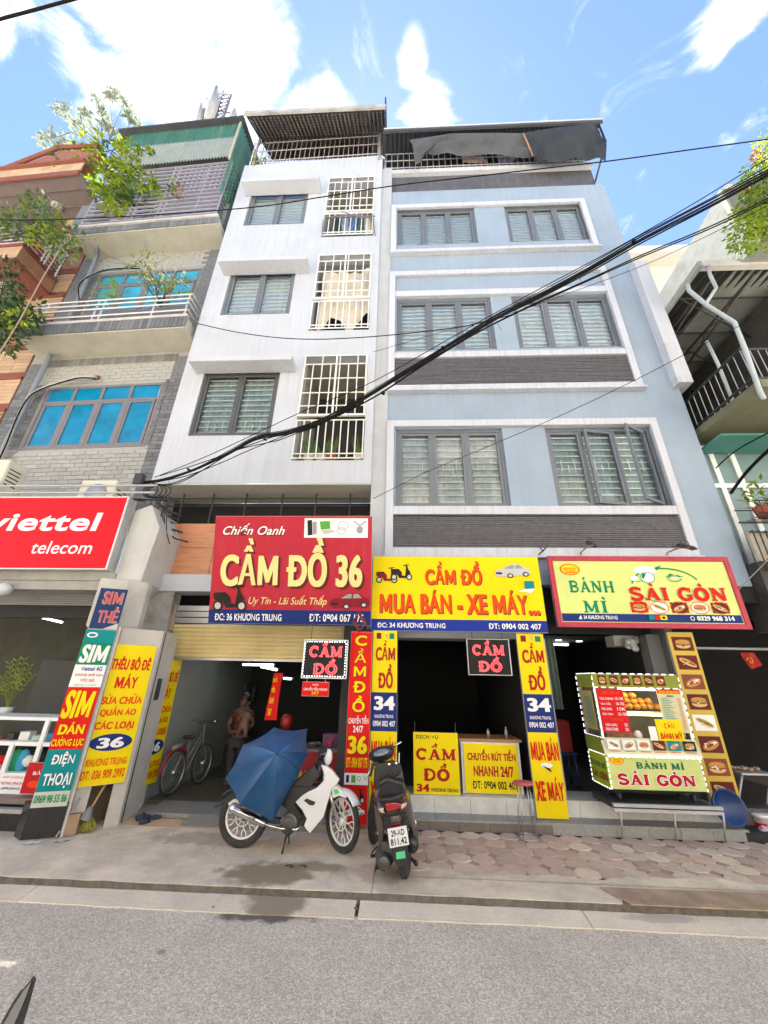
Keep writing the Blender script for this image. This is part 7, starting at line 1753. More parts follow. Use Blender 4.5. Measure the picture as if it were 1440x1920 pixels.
# umbrella
um = thing('umbrella', 'open navy blue umbrella lying tilted over the seat of the white motorbike', 'umbrella', W.p3(518, 1440, -1.2))
tip = Vector(W.p3(*c7(430, 268), -1.47))
crn = [((80, 430), -1.28), ((200, 205), -1.16), ((410, 86), -1.04), ((635, 95), -1.0), ((640, 268), -1.08), ((582, 392), -1.2), ((405, 725), -1.30), ((178, 610), -1.34)]
C_ = [Vector(W.p3(*c7(*p), d)) for p, d in crn]
cen = sum(C_, Vector())/8; nrm = (tip-cen).normalized()
umb_b = mat('umbrella_blue', (.007, .07, .20), .42, var=.08, vs=6, bump=.35, bs=16, spec=.6)
rs = random.Random(3)
for k in range(8):
    a, b = C_[k], C_[(k+1) % 8]; vs, fs = [], []; NU, NV = 10, 8
    for i in range(NU+1):
        r_ = i/NU
        for j in range(NV+1):
            t_ = j/NV
            e = a.lerp(b, t_)
            e = e+(cen-e)*(.035*math.sin(PI*t_))          # scalloped hem
            p = tip.lerp(e, r_)
            bul = math.sin(PI*min(1, r_))*.055+(.02*math.sin(r_*PI))
            sag = -.034*math.sin(PI*t_)*r_
            fold = .009*math.sin(t_*PI)*math.sin(r_*17+k*2.1+t_*5)*r_ + .006*math.sin(t_*13+k)*r_*r_ + (.009*math.sin(t_*PI)*math.sin(r_*34+t_*9) if k in (4, 5, 6) else 0)*r_
            vs.append(p+nrm*(bul+sag+fold))
    for i in range(NU):
        for j in range(NV): q = i*(NV+1)+j; fs.append((q, q+1, q+NV+2, q+NV+1))
    MB().add(vs, fs, 0, True).build('panel', umb_b, um)
    mb = MB(); pts = [tip.lerp(a, i/10)+nrm*(math.sin(PI*i/10)*.075-.004) for i in range(11)]; mb.tube(pts, .0035, 5); mb.build('rib', mat('umbrella_seam', (.006, .03, .11), .5), um)
MB().tube([tip-nrm*.02, tip+nrm*.05], [.009, .005], 8).build('tip_cap', mblk, um)
MB().tube([tip, cen-nrm*.25], .006, 6).build('shaft', chrome, um)

# ================================================================== BLACK SCOOTER SEEN FROM BEHIND
c8 = lambda x, y: (670+x/6.4, 1380+y/6.4)
bs_ = thing('scooter', 'black and bronze scooter parked tail towards the road, plate 29-AD 811.42', 'scooter', (0.0, -1.3, .12))
bz_m = mat('scooter_bronze', (.085, .07, .06), .3, var=.1, coat=.4); pl_w = flat('plate_white', (.72, .73, .74), .35)
P8 = lambda x, y, d: Vector(W.p3(*c8(x, y), d))
rw = P8(560, 1560, -1.62)
# rear wheel nearly edge-on
wc = Vector((P8(575, 1700, -1.55).x, -1.51, .12+.215))
wheel(bs_, tuple(wc), .215, 84, engine_m, 6, .042, lean=0, kind='Y')
wheel(bs_, (-.27, -.80, .12+.215), .215, 80, engine_m, 6, .036)
# body: cross-section loft from tail to front
def loft(name, secs, m_, bevel=0, n=14, parent=bs_, power=2.6):
    vs, fs = [], []
    for (cx, cy, cz, rx, rz, rot) in secs:
        for j in range(n):
            a = 2*PI*j/n; ca, sa = math.cos(a), math.sin(a)
            x = rx*math.copysign(abs(ca)**(2/power), ca); z = rz*math.copysign(abs(sa)**(2/power), sa)
            c_, s2 = math.cos(R(rot)), math.sin(R(rot)); vs.append((cx+x*c_-z*s2, cy, cz+x*s2+z*c_))
    for i in range(len(secs)-1):
        for j in range(n): fs.append((i*n+j, i*n+(j+1) % n, (i+1)*n+(j+1) % n, (i+1)*n+j))
    fs += [list(range(n)), list(range((len(secs)-1)*n, len(secs)*n))[::-1]]
    return MB().add(vs, fs, 0, True).build(name, m_, parent)
t0 = P8(420, 850, -1.66); 
t1 = P8(430, 800, -1.5)
loft('tail_body', [(t0.x, -1.69, t0.z-.01, .075, .035, 6), (t0.x, -1.62, t0.z-.02, .125, .065, 6), (t0.x-.02, -1.45, t0.z-.03, .135, .09, 6), (t0.x-.07, -1.2, t0.z-.05, .12, .1, 5), (t0.x-.1, -1.05, t0.z-.09, .08, .09, 5)], bz_m)
# side skirts going down either side
a = P8(232, 800, -1.5); b = P8(250, 1230, -1.5); c = P8(300, 1330, -1.5)
for pts, nm in (([(205, 800), (290, 900), (330, 1080), (300, 1300), (250, 1180), (222, 1000)], 'side_panel'), ([(590, 720), (640, 790), (690, 1080), (680, 1180), (600, 1010), (560, 900)], 'side_panel')):
    q = [W.at(*c8(*p), -1.5) for p in pts]; MB().prism(q, -1.54, -1.2, 'y').build(nm, bz_m, bs_, bevel=.012, seg=2)
q = [W.at(*c8(*p), -1.56) for p in [(300, 900), (570, 880), (590, 1080), (560, 1150), (380, 1180), (320, 1100)]]; MB().prism(q, -1.6, -1.3, 'y').build('under_tail', mblk, bs_, bevel=.01)
q = [W.at(*c8(*p), -1.62) for p in [(395, 930), (510, 920), (525, 1010), (490, 1060), (410, 1060)]]; MB().prism(q, -1.66, -1.6, 'y').build('rear_vent', frame_dark, bs_, bevel=.008)
# seat
loft('seat', [(P8(400, 715, -1.56).x, -1.60, P8(400, 730, -1.58).z, .12, .022, 8), (P8(400, 700, -1.5).x, -1.52, P8(410, 690, -1.5).z, .125, .036, 8), (P8(400, 640, -1.3).x, -1.3, P8(410, 650, -1.35).z, .105, .042, 7), (P8(400, 600, -1.15).x-.01, -1.1, P8(405, 620, -1.2).z, .065, .03, 6)], black_rubber)
MB().tube([P8(235, 745, -1.6), P8(300, 770, -1.68), P8(420, 760, -1.7), P8(560, 700, -1.66), P8(580, 690, -1.6)], .012, 8).build('grab_rail', mblk, bs_)
# lamps
def slab8(pts, d, th, nm, m_, bv=.006): q = [W.at(*c8(*p), d) for p in pts]; return MB().prism(q, d, d+th, 'y').build(nm, m_, bs_, bevel=bv, seg=2)
slab8([(335, 820), (430, 800), (520, 810), (525, 850), (480, 885), (360, 910), (340, 870)], -1.705, .05, 'tail_light', mat('tail_red', (.35, .005, .012), .12, var=.1, coat=1))
slab8([(248, 878), (335, 862), (355, 920), (330, 932), (280, 920)], -1.69, .05, 'indicator', mat('indicator_clear', (.55, .42, .34), .12, var=.3, vs=40, coat=1)); slab8([(525, 825), (595, 800), (590, 830), (560, 862), (520, 885)], -1.69, .05, 'indicator', mat('indicator_clear', (0, 0, 0)))
slab8([(395, 1060), (520, 1040), (530, 1085), (480, 1120), (400, 1120)], -1.70, .02, 'reflector', mat('reflector_red', (.16, .005, .01), .2))
slab8([(430, 975), (495, 965), (500, 1005), (440, 1010)], -1.667, .004, 'badge', chrome, .001)
# plate
pa, pb, pc, pd_ = [P8(*p, -1.80) for p in ((362, 1118), (590, 1075), (618, 1300), (392, 1350))]
PF = Frame(0, -1.76, 0)
pt = math.degrees(math.atan2((pb-pa).z, (pb-pa).x))
pw = (pb-pa).length; ph = (pa-pd_).length
mb = MB().box(-pw/2, pw/2, 0, .004, -ph/2, ph/2); pc_ = (pa+pb+pc+pd_)/4
Mp = Matrix.Translation(pc_) @ Matrix.Rotation(R(-pt), 4, 'Y')
o = xf(mb, Mp).build('licence_plate', pl_w, bs_)
class PS(Sign):
    pass
s_ = PS(bs_, -pw/2, pw/2, -ph/2, ph/2, -.001)
def plate_text(st_, a, b, c, e):
    v, f = text_mesh(st_, .03); xs_ = [q[0] for q in v]; ys_ = [q[1] for q in v]; X0, Z1 = s_.P(a, b); X1, Z0 = s_.P(c, e)
    m_ = MB().add([(X0+(q[0]-min(xs_))/(max(xs_)-min(xs_))*(X1-X0), -.002, Z0+(q[1]-min(ys_))/(max(ys_)-min(ys_))*(Z1-Z0)) for q in v], f); xf(m_, Mp).build('lettering', s_black, o)
plate_text('29-AD', .15, .12, .85, .45); plate_text('811.42', .08, .55, .92, .9)
# mudguard
slab8([(395, 1340), (600, 1300), (605, 1400), (590, 1540), (540, 1570), (470, 1560), (440, 1500)], -1.765, .03, 'rear_mudguard', mblk)
slab8([(462, 1398), (570, 1378), (580, 1465), (470, 1482)], -1.772, .004, 'mudguard_sticker', mat('sticker_mint', (.12, .6, .3), .4), .001)
# engine left, exhaust right
mb = MB(); ec = P8(330, 1430, -1.5); mb.ball(ec, .085, .17, .075, 12, 8); mb.lathe([(0, -.02), (.05, -.02), (.055, 0), (0, .0)], ec+Vector((.0, -.16, 0)), 12, 'y'); mb.box(ec.x-.03, ec.x+.09, ec.y-.1, ec.y+.1, ec.z+.03, ec.z+.12); mb.build('engine', engine_m, bs_, bevel=.004)
slab8([(245, 1190), (310, 1170), (330, 1290), (300, 1330), (260, 1290)], -1.52, .12, 'air_filter', frame_dark)
ex0, ex1 = P8(655, 1330, -1.68), P8(640, 1210, -1.2)
MB().tube([ex0, ex0+Vector((0, .03, .003)), ex0+Vector((-.005, .3, .01)), ex0+Vector((-.02, .38, -.02))], [.048, .058, .05, .02], 14).build('exhaust', mblk, bs_)
slab8([(660, 1215), (735, 1215), (742, 1360), (715, 1310), (690, 1250)], -1.6, .2, 'exhaust_shield', frame_dark)
MB().lathe([(0, 0), (.022, 0), (.024, -.008), (0, -.01)], ex0+Vector((0, -.002, 0)), 12, 'y').build('exhaust_tip', very_dark, bs_)
MB().tube([P8(600, 1430, -1.35), P8(690, 1510, -1.4)], .014, 6).tube([P8(690, 1510, -1.4), P8(705, 1530, -1.45)], .02, 6).build('kick_starter', mblk, bs_)
MB().tube([P8(280, 1340, -1.3), P8(215, 1430, -1.35), P8(170, 1445, -1.4)], .012, 6).tube([P8(165, 1440, -1.4), P8(180, 1390, -1.38), P8(245, 1320, -1.33)], .007, 5).build('side_stand', mblk, bs_)
MB().tube([P8(590, 1040, -1.45), P8(640, 1190, -1.5)], .018, 8).tube([P8(280, 1090, -1.45), P8(250, 1180, -1.5)], .014, 8).build('rear_shock', chrome, bs_)
MB().tube([P8(670, 990, -1.35), P8(700, 1030, -1.36), P8(700, 1080, -1.36), P8(660, 1060, -1.35)], .008, 6).build('foot_peg', chrome, bs_)
# front: leg shield, cowl, bars
slab8([(195, 560), (205, 380), (240, 330), (420, 300), (500, 330), (540, 420), (580, 660), (400, 640), (230, 770)], -.98, .08, 'leg_shield', mblk, .015)
slab8([(430, 555), (460, 500), (515, 455), (545, 500), (575, 660), (590, 700), (555, 640), (545, 515), (450, 560)], -1.0, .02, 'shield_edge', frame_dark, .004)
for p in ((382, 342), (465, 328)): MB().ball(P8(*p, -1.02), .018, .012, .02, 8, 6).build('hook', chrome, bs_)
hcw = P8(290, 215, -.95)
cow = MB().ball((0, 0, 0), .14, .10, .07, 16, 10); xf(cow, Matrix.Translation(hcw) @ Matrix.Rotation(R(-14), 4, 'Y') @ Matrix.Rotation(R(-20), 4, 'X')); cow.build('handlebar_cover', mblk, bs_)
dash = MB().ball((0, 0, 0), .085, .012, .035, 16, 8); xf(dash, Matrix.Translation(hcw+Vector((-.0, -.098, .028))) @ Matrix.Rotation(R(-14), 4, 'Y') @ Matrix.Rotation(R(-38), 4, 'X')); dash.build('dashboard', mat('dash_glass', (.16, .17, .19), .12, var=.5, vs=30, coat=1), bs_)
slab8([(340, 140), (410, 110), (440, 140), (440, 190), (400, 270), (370, 280), (380, 200)], -.95, .08, 'switch_housing', mblk, .01)
slab8([(165, 330), (200, 300), (270, 290), (270, 330), (190, 370), (160, 360)], -.98, .08, 'switch_housing', mblk, .01)
MB().tube([P8(430, 140, -.93), P8(480, 100, -.93), P8(530, 68, -.93)], [.009, .008, .009], 8).build('brake_lever', chrome, bs_)
MB().tube([P8(400, 170, -.9), P8(440, 150, -.9)], .018, 8).build('grip', black_rubber, bs_)
MB().tube([P8(185, 370, -1.0), P8(165, 430, -1.02), P8(150, 485, -1.03)], .016, 8).build('grip', black_rubber, bs_); MB().tube([P8(160, 400, -1.04), P8(100, 515, -1.06)], .006, 6).build('brake_lever', chrome, bs_)
slab8([(250, 560), (350, 500), (560, 560), (600, 700), (500, 700), (300, 740)], -1.1, .1, 'floor_tunnel', mblk, .02)
mb = MB(); mb.tube([P8(470+60*math.cos(R(a)), 400+75*math.sin(R(a)), -1.0) for a in range(200, 460, 20)], .005, 5); mb.build('cable', mblk, bs_)

# ================================================================== BICYCLE INSIDE
bi = thing('bicycle', 'old city bicycle with a red rear guard parked against the wall inside shop 36', 'bicycle', (-2.9, .7, .17))
rx_, ry_ = W.at(322, 1462, .38)[0], .38; fx_, fy_ = W.at(382, 1415, 1.05)[0], 1.05
ang = math.degrees(math.atan2(fy_-ry_, fx_-rx_)); d_ = Vector((fx_-rx_, fy_-ry_, 0)); L_ = d_.length; dn = d_.normalized(); wr = .265
B3 = lambda s_, z, o=0: Vector((rx_, ry_, .17))+dn*s_*L_+Vector((-dn.y, dn.x, 0))*o+Vector((0, 0, z))
wheel(bi, tuple(B3(0, wr)), wr, ang, steel, 24, .014, kind='S'); wheel(bi, tuple(B3(1, wr)), wr, ang, steel, 24, .014, kind='S')
bf = mat('bike_grey', (.22, .21, .2), .4, metal=.3)
mb = MB(); mb.tube([B3(0, wr), B3(.42, .22), B3(.34, .62)], .012, 6); mb.tube([B3(0, wr), B3(.34, .58)], .009, 6); mb.tube([B3(.42, .22), B3(.85, .62)], .014, 6); mb.tube([B3(.38, .38), B3(.84, .7)], .012, 6); mb.tube([B3(.82, .78), B3(.88, .58), B3(1, wr)], .013, 6); mb.build('frame', bf, bi)
MB().tube([B3(.74, .84, -.2), B3(.8, .86, -.1), B3(.82, .8, 0), B3(.8, .86, .1), B3(.74, .84, .2)], .009, 6).build('handlebar', chrome, bi)
MB().ball(B3(.32, .66), .1, .07, .03, 10, 6).build('saddle', black_rubber, bi)
mb = MB(); mb.tube([B3(0, wr)+dn*(wr+.02)*math.cos(R(a))+Vector((0, 0, (wr+.02)*math.sin(R(a)))) for a in range(40, 190, 15)], .02, 5); mb.build('rear_guard', mat('bike_red', (.3, .02, .03), .4), bi)
mb = MB(); p = B3(-.1, .56); mb.tube([B3(-.2, .56), B3(.25, .58)], .035, 4); mb.build('rear_rack', bf, bi)
bk_ = MB(); c_ = B3(1.0, .72); 
for k in range(9): bk_.tube([c_+Vector((-.11+k*.027, -.08, -.1)), c_+Vector((-.13+k*.032, -.1, .1))], .003, 4)
bk_.tube([c_+Vector((-.13, -.1, .1)), c_+Vector((.13, -.1, .1)), c_+Vector((.13, .1, .1)), c_+Vector((-.13, .1, .1)), c_+Vector((-.13, -.1, .1))], .006, 4); bk_.build('basket', black_metal, bi)

# ================================================================== WOMAN WITH CHILD INSIDE
skin = mat('skin', (.11, .06, .042), .55, var=.05); hair = mat('hair', (.012, .01, .01), .5, var=.1)
def skin_fig(name, verts, edges, rad, m_, parent, root=0, sub=2):
    me = bpy.data.meshes.new(name); g = ORG[parent.name]
    me.from_pydata([tuple(Vector(v)-g) for v in verts], edges, []); me.materials.append(m_)
    o = bpy.data.objects.new(name, me); COL.objects.link(o); o.parent = parent; ORG[o.name] = g; FRM[o.name] = W
    s_ = o.modifiers.new('skin', 'SKIN'); s_.use_smooth_shade = True
    for i, r_ in enumerate(rad): me.skin_vertices[0].data[i].radius = (r_, r_) if not isinstance(r_, tuple) else r_
    me.skin_vertices[0].data[root].use_root = True
    u_ = o.modifiers.new('sub', 'SUBSURF'); u_.levels = sub; u_.render_levels = sub
    return o
px_, py_ = W.at(457, 1322, 1.0)[0], 1.0
wo_ = thing('person', 'woman in a reddish shirt holding a small child in the dim back of shop 36', 'person', (px_, py_, .17))
Z = lambda z: .17+z
V = [(px_, py_, Z(.62)), (px_, py_, Z(.74)), (px_, py_-.01, Z(.88)), (px_, py_, Z(.99)), (px_, py_-.01, Z(1.04)), (px_, py_-.02, Z(1.09)), (px_, py_-.02, Z(1.17)),
     (px_-.07, py_, Z(.56)), (px_-.075, py_-.01, Z(.33)), (px_-.075, py_, Z(.06)), (px_-.075, py_-.09, Z(.03)), (px_+.07, py_, Z(.56)), (px_+.075, py_-.01, Z(.33)), (px_+.075, py_, Z(.06)), (px_+.075, py_-.09, Z(.03)),
     (px_-.13, py_, Z(.95)), (px_-.18, py_-.02, Z(.78)), (px_-.08, py_-.16, Z(.70)), (px_+.03, py_-.19, Z(.72)),
     (px_+.13, py_, Z(.95)), (px_+.2, py_-.03, Z(.8)), (px_+.16, py_-.18, Z(.74)), (px_+.08, py_-.21, Z(.76))]
Ed = [(0, 1), (1, 2), (2, 3), (3, 4), (4, 5), (5, 6), (0, 7), (7, 8), (8, 9), (9, 10), (0, 11), (11, 12), (12, 13), (13, 14), (3, 15), (15, 16), (16, 17), (17, 18), (3, 19), (19, 20), (20, 21), (21, 22)]
rd = [.095, .085, .1, .075, .036, .062, .062, .07, .052, .036, .028, .07, .052, .036, .028, .046, .035, .028, .022, .046, .035, .028, .022]
skin_fig('body', V, Ed, rd, skin, wo_)
shirt = mat('shirt_rust', (.09, .02, .014), .8, var=.2, vs=12)
skin_fig('shirt', [V[0], V[1], V[2], (px_, py_, Z(.975)), V[15], (px_-.16, py_-.01, Z(.85)), V[19], (px_+.175, py_-.015, Z(.86))], [(0, 1), (1, 2), (2, 3), (3, 4), (4, 5), (3, 6), (6, 7)], [.112, .10, .115, .085, .058, .048, .058, .048], shirt, wo_)
skin_fig('trousers', [(px_, py_, Z(.6)), V[7], V[8], (px_-.075, py_, Z(.1)), V[11], V[12], (px_+.075, py_, Z(.1))], [(0, 1), (1, 2), (2, 3), (0, 4), (4, 5), (5, 6)], [.105, .082, .064, .05, .082, .064, .05], mat('trousers_dark', (.03, .03, .04), .8), wo_)
MB().ball((px_, py_+.03, Z(1.175)), .07, .07, .075, 12, 8).ball((px_, py_+.085, Z(1.12)), .045, .035, .05, 10, 6).build('hair', hair, wo_)
mb = MB(); [mb.ball((px_+s_*.024, py_-.079, Z(1.135)), .008, .005, .006, 8, 5) for s_ in (-1, 1)]; mb.build('eyes', hair, wo_)
MB().ball((px_, py_-.084, Z(1.115)), .009, .012, .016, 8, 6).build('nose', skin, wo_); MB().ball((px_, py_-.078, Z(1.088)), .018, .006, .005, 8, 5).build('mouth', mat('lips', (.3, .07, .06), .5), wo_)
kx, ky = px_+.12, py_-.16
ch = thing('person', 'small child in a pale top carried on the woman\'s arm inside shop 36', 'person', (kx, ky, Z(.7)))
KV = [(kx, ky, Z(.80)), (kx, ky, Z(.88)), (kx, ky, Z(.955)), (kx, ky, Z(.985)), (kx, ky-.01, Z(1.02)), (kx, ky-.01, Z(1.065)), (kx-.05, ky-.06, Z(.76)), (kx-.06, ky-.07, Z(.64)), (kx+.05, ky-.06, Z(.76)), (kx+.06, ky-.07, Z(.64)), (kx-.07, ky-.02, Z(.93)), (kx-.09, ky-.07, Z(.86)), (kx+.07, ky-.02, Z(.93)), (kx+.1, ky-.07, Z(.87))]
skin_fig('body', KV, [(0, 1), (1, 2), (2, 3), (3, 4), (4, 5), (0, 6), (6, 7), (0, 8), (8, 9), (2, 10), (10, 11), (2, 12), (12, 13)], [.06, .055, .045, .024, .046, .046, .036, .026, .036, .026, .024, .018, .024, .018], skin, ch)
skin_fig('top', [KV[0], KV[1], (kx, ky, Z(.94)), KV[10], KV[12]], [(0, 1), (1, 2), (2, 3), (2, 4)], [.068, .063, .05, .03, .03], mat('top_pale', (.13, .115, .1), .8, var=.1), ch)
MB().ball((kx, ky+.016, Z(1.075)), .05, .05, .046, 10, 7).build('hair', hair, ch)
mb = MB(); [mb.ball((kx+s_*.017, ky-.056, Z(1.045)), .006, .004, .005, 8, 5) for s_ in (-1, 1)]; mb.build('eyes', hair, ch); MB().ball((kx, ky-.058, Z(1.03)), .006, .007, .008, 6, 4).build('nose', skin, ch)

# ================================================================== PLANTS
def leaf(mb, p, d, up, L, w, m=0):
    d = d.normalized(); s_ = d.cross(up); s_ = s_.normalized() if s_.length > 1e-3 else Vector((1, 0, 0)); n_ = s_.cross(d)
    a = p; b = p+d*L*.45+s_*w*.5+n_*w*.12; c = p+d*L; e = p+d*L*.45-s_*w*.5+n_*w*.12; mid = p+d*L*.5-n_*w*.05
    mb.add([a, b, c, e, mid], [(0, 1, 4), (1, 2, 4), (2, 3, 4), (3, 0, 4)], m)
def rv(rr): 
    while True:
        v = Vector((rr.uniform(-1, 1), rr.uniform(-1, 1), rr.uniform(-1, 1)))
        if .05 < v.length < 1: return v
def clump(mb, c, rad, n, L, w, rr, m=0, droop=-.2, ell=(1, 1, 1)):
    for k in range(n):
        v = rv(rr); p = Vector(c)+Vector((v.x*ell[0], v.y*ell[1], v.z*ell[2]))*rad; d = (v+Vector((0, 0, droop))+rv(rr)*.6)
        leaf(mb, p, d, rv(rr), L*rr.uniform(.6, 1.2), w*rr.uniform(.7, 1.1), m)
def whorl(mb, c, n, L, w, rr, m=0, up=Vector((0, 0, 1)), droop=.1):
    for k in range(n):
        a = 2*PI*k/n+rr.random(); d = Vector((math.cos(a), math.sin(a), -droop+rr.uniform(-.3, .4))); leaf(mb, Vector(c), d, up, L*rr.uniform(.7, 1.1), w, m)
KP = lambda px, py, d=-.62: K.p3(px, py, d)
rr = random.Random(40)
tr_ = thing('potted_tree', 'tall leafy schefflera tree growing out of the upper balcony of the brick house', 'tree', KP(246, 388), K)
base = Vector(KP(246, 385)); mb = MB(); tips = []
def branch(a, b, r0, r1, bend=.1): 
    m_ = (a+b)/2+rv(rr)*bend*(b-a).length; mb.tube([a, a.lerp(m_, .5)+(m_-a.lerp(b, .5))*.3, m_, b], [r0, (r0+r1)/2, (r0+r1)/2, r1], 6)
j1 = Vector(KP(232, 350)); j2 = Vector(KP(205, 320)); j3 = Vector(KP(245, 310)); j4 = Vector(KP(190, 285))
branch(base, j1, .05, .04); branch(base+Vector((.06, 0, 0)), Vector(KP(238, 335)), .035, .03); branch(j1, j2, .035, .025); branch(j1, j3, .035, .025); branch(j2, j4, .025, .018)
up_t = [(215, 178), (205, 172), (150, 200), (107, 200), (100, 262), (85, 265), (248, 215), (255, 235), (180, 190), (128, 215), (190, 230), (165, 240), (232, 195), (118, 262), (140, 235), (215, 240), (197, 205), (160, 218)]
for p in up_t: q = Vector(KP(*p, -.62+rr.uniform(-.4, .4))); branch(rr.choice([j4, j2, j3]), q, .013, .006, .12); tips.append((q, 1))
low = [(130, 300), (120, 320), (150, 300), (165, 330), (155, 345), (190, 300), (215, 285), (240, 270), (260, 285), (268, 300), (250, 320), (205, 345), (225, 300), (180, 275), (275, 350), (262, 365), (210, 380), (225, 365), (240, 375), (255, 385), (170, 310), (235, 340), (200, 360), (140, 290)]
for p in low: q = Vector(KP(*p, -.62+rr.uniform(-.35, .45))); branch(rr.choice([j1, j2, j3]), q, .014, .006, .12); tips.append((q, 0))
mb.build('trunk', bark, tr_)
cr = MB()
for q, k in tips:
    if k: 
        for j in range(4): whorl(cr, q+rv(rr)*.2, rr.randint(4, 6), .24, .085, rr, 1)  # upper whorls coloured pale and greyish for the glare against the sky
    else:
        for j in range(11): whorl(cr, q+Vector((rv(rr).x*.42, rv(rr).y*.3, rv(rr).z*.42)), rr.randint(4, 6), rr.uniform(.14, .28), rr.uniform(.06, .1), rr, 2 if j > 7 else 0, droop=.5)
clump(cr, KP(255, 375), .38, 160, .2, .08, rr, 2, ell=(1.3, .5, .7))
cr.build('crown', [leaf_y, leaf_b, leaf_g], tr_)
def bush(name, label, pts, L, w, mats, cat, frame=K, d=-.6, seed=1, stems=True, nleaf=40, rad=.25, base=None, droop=-.1):
    rr = random.Random(seed); t = thing(name, label, cat, frame.p3(*(base or pts[0]), d), frame); mb = MB(); b = Vector(frame.p3(*(base or pts[0]), d)); cr = MB()
    for i, p in enumerate(pts):
        q = Vector(frame.p3(*p, d+rr.uniform(-.25, .15))); m_ = (b+q)/2+rv(rr)*.1; mb.tube([b, m_, q], [.012, .009, .004] if 'vine' not in name else [.003, .003, .002], 5)
        clump(cr, q, rad, nleaf, L, w, rr, i % len(mats), droop)
    mb.build('stem', bark, t); cr.build('foliage', mats, t); return t
bush('climbing_shrub', 'pale green bushy creeper spilling over the terracotta balcony rail', [(5, 410), (25, 405), (45, 410), (60, 400), (75, 425), (15, 425), (35, 430), (55, 430), (90, 440), (105, 455), (115, 470), (120, 462), (70, 382), (95, 388), (88, 400), (128, 440), (0, 430), (80, 445), (100, 430)], .13, .08, [leaf_g, leaf_b, leaf_y], 'shrub', d=-1.1, seed=3, nleaf=60, rad=.26, base=(60, 450))
bush('climbing_shrub', 'dark green foliage hanging around the air conditioner at the left edge', [(0, 520), (10, 535), (5, 560), (0, 590), (10, 610), (25, 595), (45, 600), (40, 580), (5, 620), (15, 640), (50, 575), (0, 640), (12, 505)], .14, .09, [leaf_d, leaf_d, leaf_g], 'shrub', d=-.9, seed=4, nleaf=55, rad=.3, base=(0, 560))
bush('climbing_shrub', 'small bright leafy twigs just left of the lower brick balcony', [(40, 600), (48, 585), (30, 595), (20, 600)], .16, .07, [leaf_y], 'shrub', d=-1.0, seed=14, nleaf=16, rad=.18, base=(15, 610))
bush('potted_plant', 'thin yellow green bougainvillea on the lower brick balcony right end', [(275, 520), (290, 515), (300, 530), (310, 535), (320, 540), (280, 505), (330, 535), (345, 540), (268, 530), (310, 550), (260, 500), (335, 525), (290, 540), (270, 490), (305, 500)], .10, .05, [leaf_y, leaf_y, mat('petal_pale', (.5, .42, .25), .6)], 'plant', d=-.5, seed=5, nleaf=22, rad=.22, base=(300, 575))
t = thing('potted_palm', 'small palm with long fronds on the lower brick balcony left of the bougainvillea', 'plant', KP(212, 570), K); mb = MB(); b = Vector(KP(212, 575, -.5)); rr = random.Random(6)
for p in ((165, 545), (190, 530), (213, 532), (218, 530), (240, 545), (178, 560), (235, 565), (205, 555)):
    q = Vector(KP(*p, -.5)); pts = [b.lerp(q, i/8)+Vector((0, 0, .12*math.sin(PI*i/8))) for i in range(9)]; mb.tube(pts, .006, 4)
    for i in range(2, 9):
        for s_ in (-1, 1): leaf(mb, pts[i], (q-b).normalized()+Vector((0, s_*.5, s_*.8)), Vector((0, 1, 0)), .14, .03, 0)
mb.build('fronds', leaf_y, t)
bush('hanging_vine', 'trailing thin vine with tiny leaves below the upper brick balcony soffit', [(165, 455), (200, 490), (230, 490), (275, 455), (283, 470), (320, 480), (240, 500), (300, 470), (255, 505)], .06, .03, [leaf_y], 'vine', d=-.55, seed=8, nleaf=9, rad=.18, base=(250, 500))
bush('potted_plant', 'small potted plant between the upper louvres of the brick house', [(333, 345), (330, 355), (335, 365), (325, 368)], .12, .06, [leaf_y, leaf_g, mat('petal_red', (.4, .15, .1), .6)], 'plant', d=-.66, seed=9, nleaf=22, rad=.14, base=(333, 372))
bush('potted_plant', 'small leafy weed sprouting from the white house parapet', [(490, 300), (500, 302), (482, 302)], .1, .05, [leaf_y], 'plant', frame=W, d=.0, seed=10, nleaf=18, rad=.1, base=(492, 306))
# snake plants behind the lowest grille
for k, (px, n_) in enumerate(((578, 9), (601, 10), (620, 12), (672, 7))):
    x, z = W.at(px, 866, .12); z = 5.13; t = thing('potted_plant', ['spiky snake plant in a white pot, leftmost behind the lowest white grille', 'dark snake plant in a white pot, second from the left behind the lowest grille', 'tall snake plant in a terracotta pot at the middle of the lowest grille', 'small snake plant in a white pot, rightmost behind the lowest white grille'][k], 'plant', (x, .12, z))
    MB().lathe([(.07, 0), (.095, .13), (.1, .14), (.085, .14)], (x, .12, z), 14).build('pot', mat('pot_terracotta', (.35, .09, .05), .7) if k == 2 else mat('pot_white', (.6, .58, .52), .6), t); mb = MB(); rr = random.Random(k+50)
    for j in range(n_+4): a = rr.random()*6.28; d = Vector((math.cos(a)*.45, math.sin(a)*.4, 1)); leaf(mb, Vector((x, .12, z+.12)), d, Vector((0, 1, 0)), rr.uniform(.25, .45), .05, 0)
    mb.build('leaves', leaf_g, t)
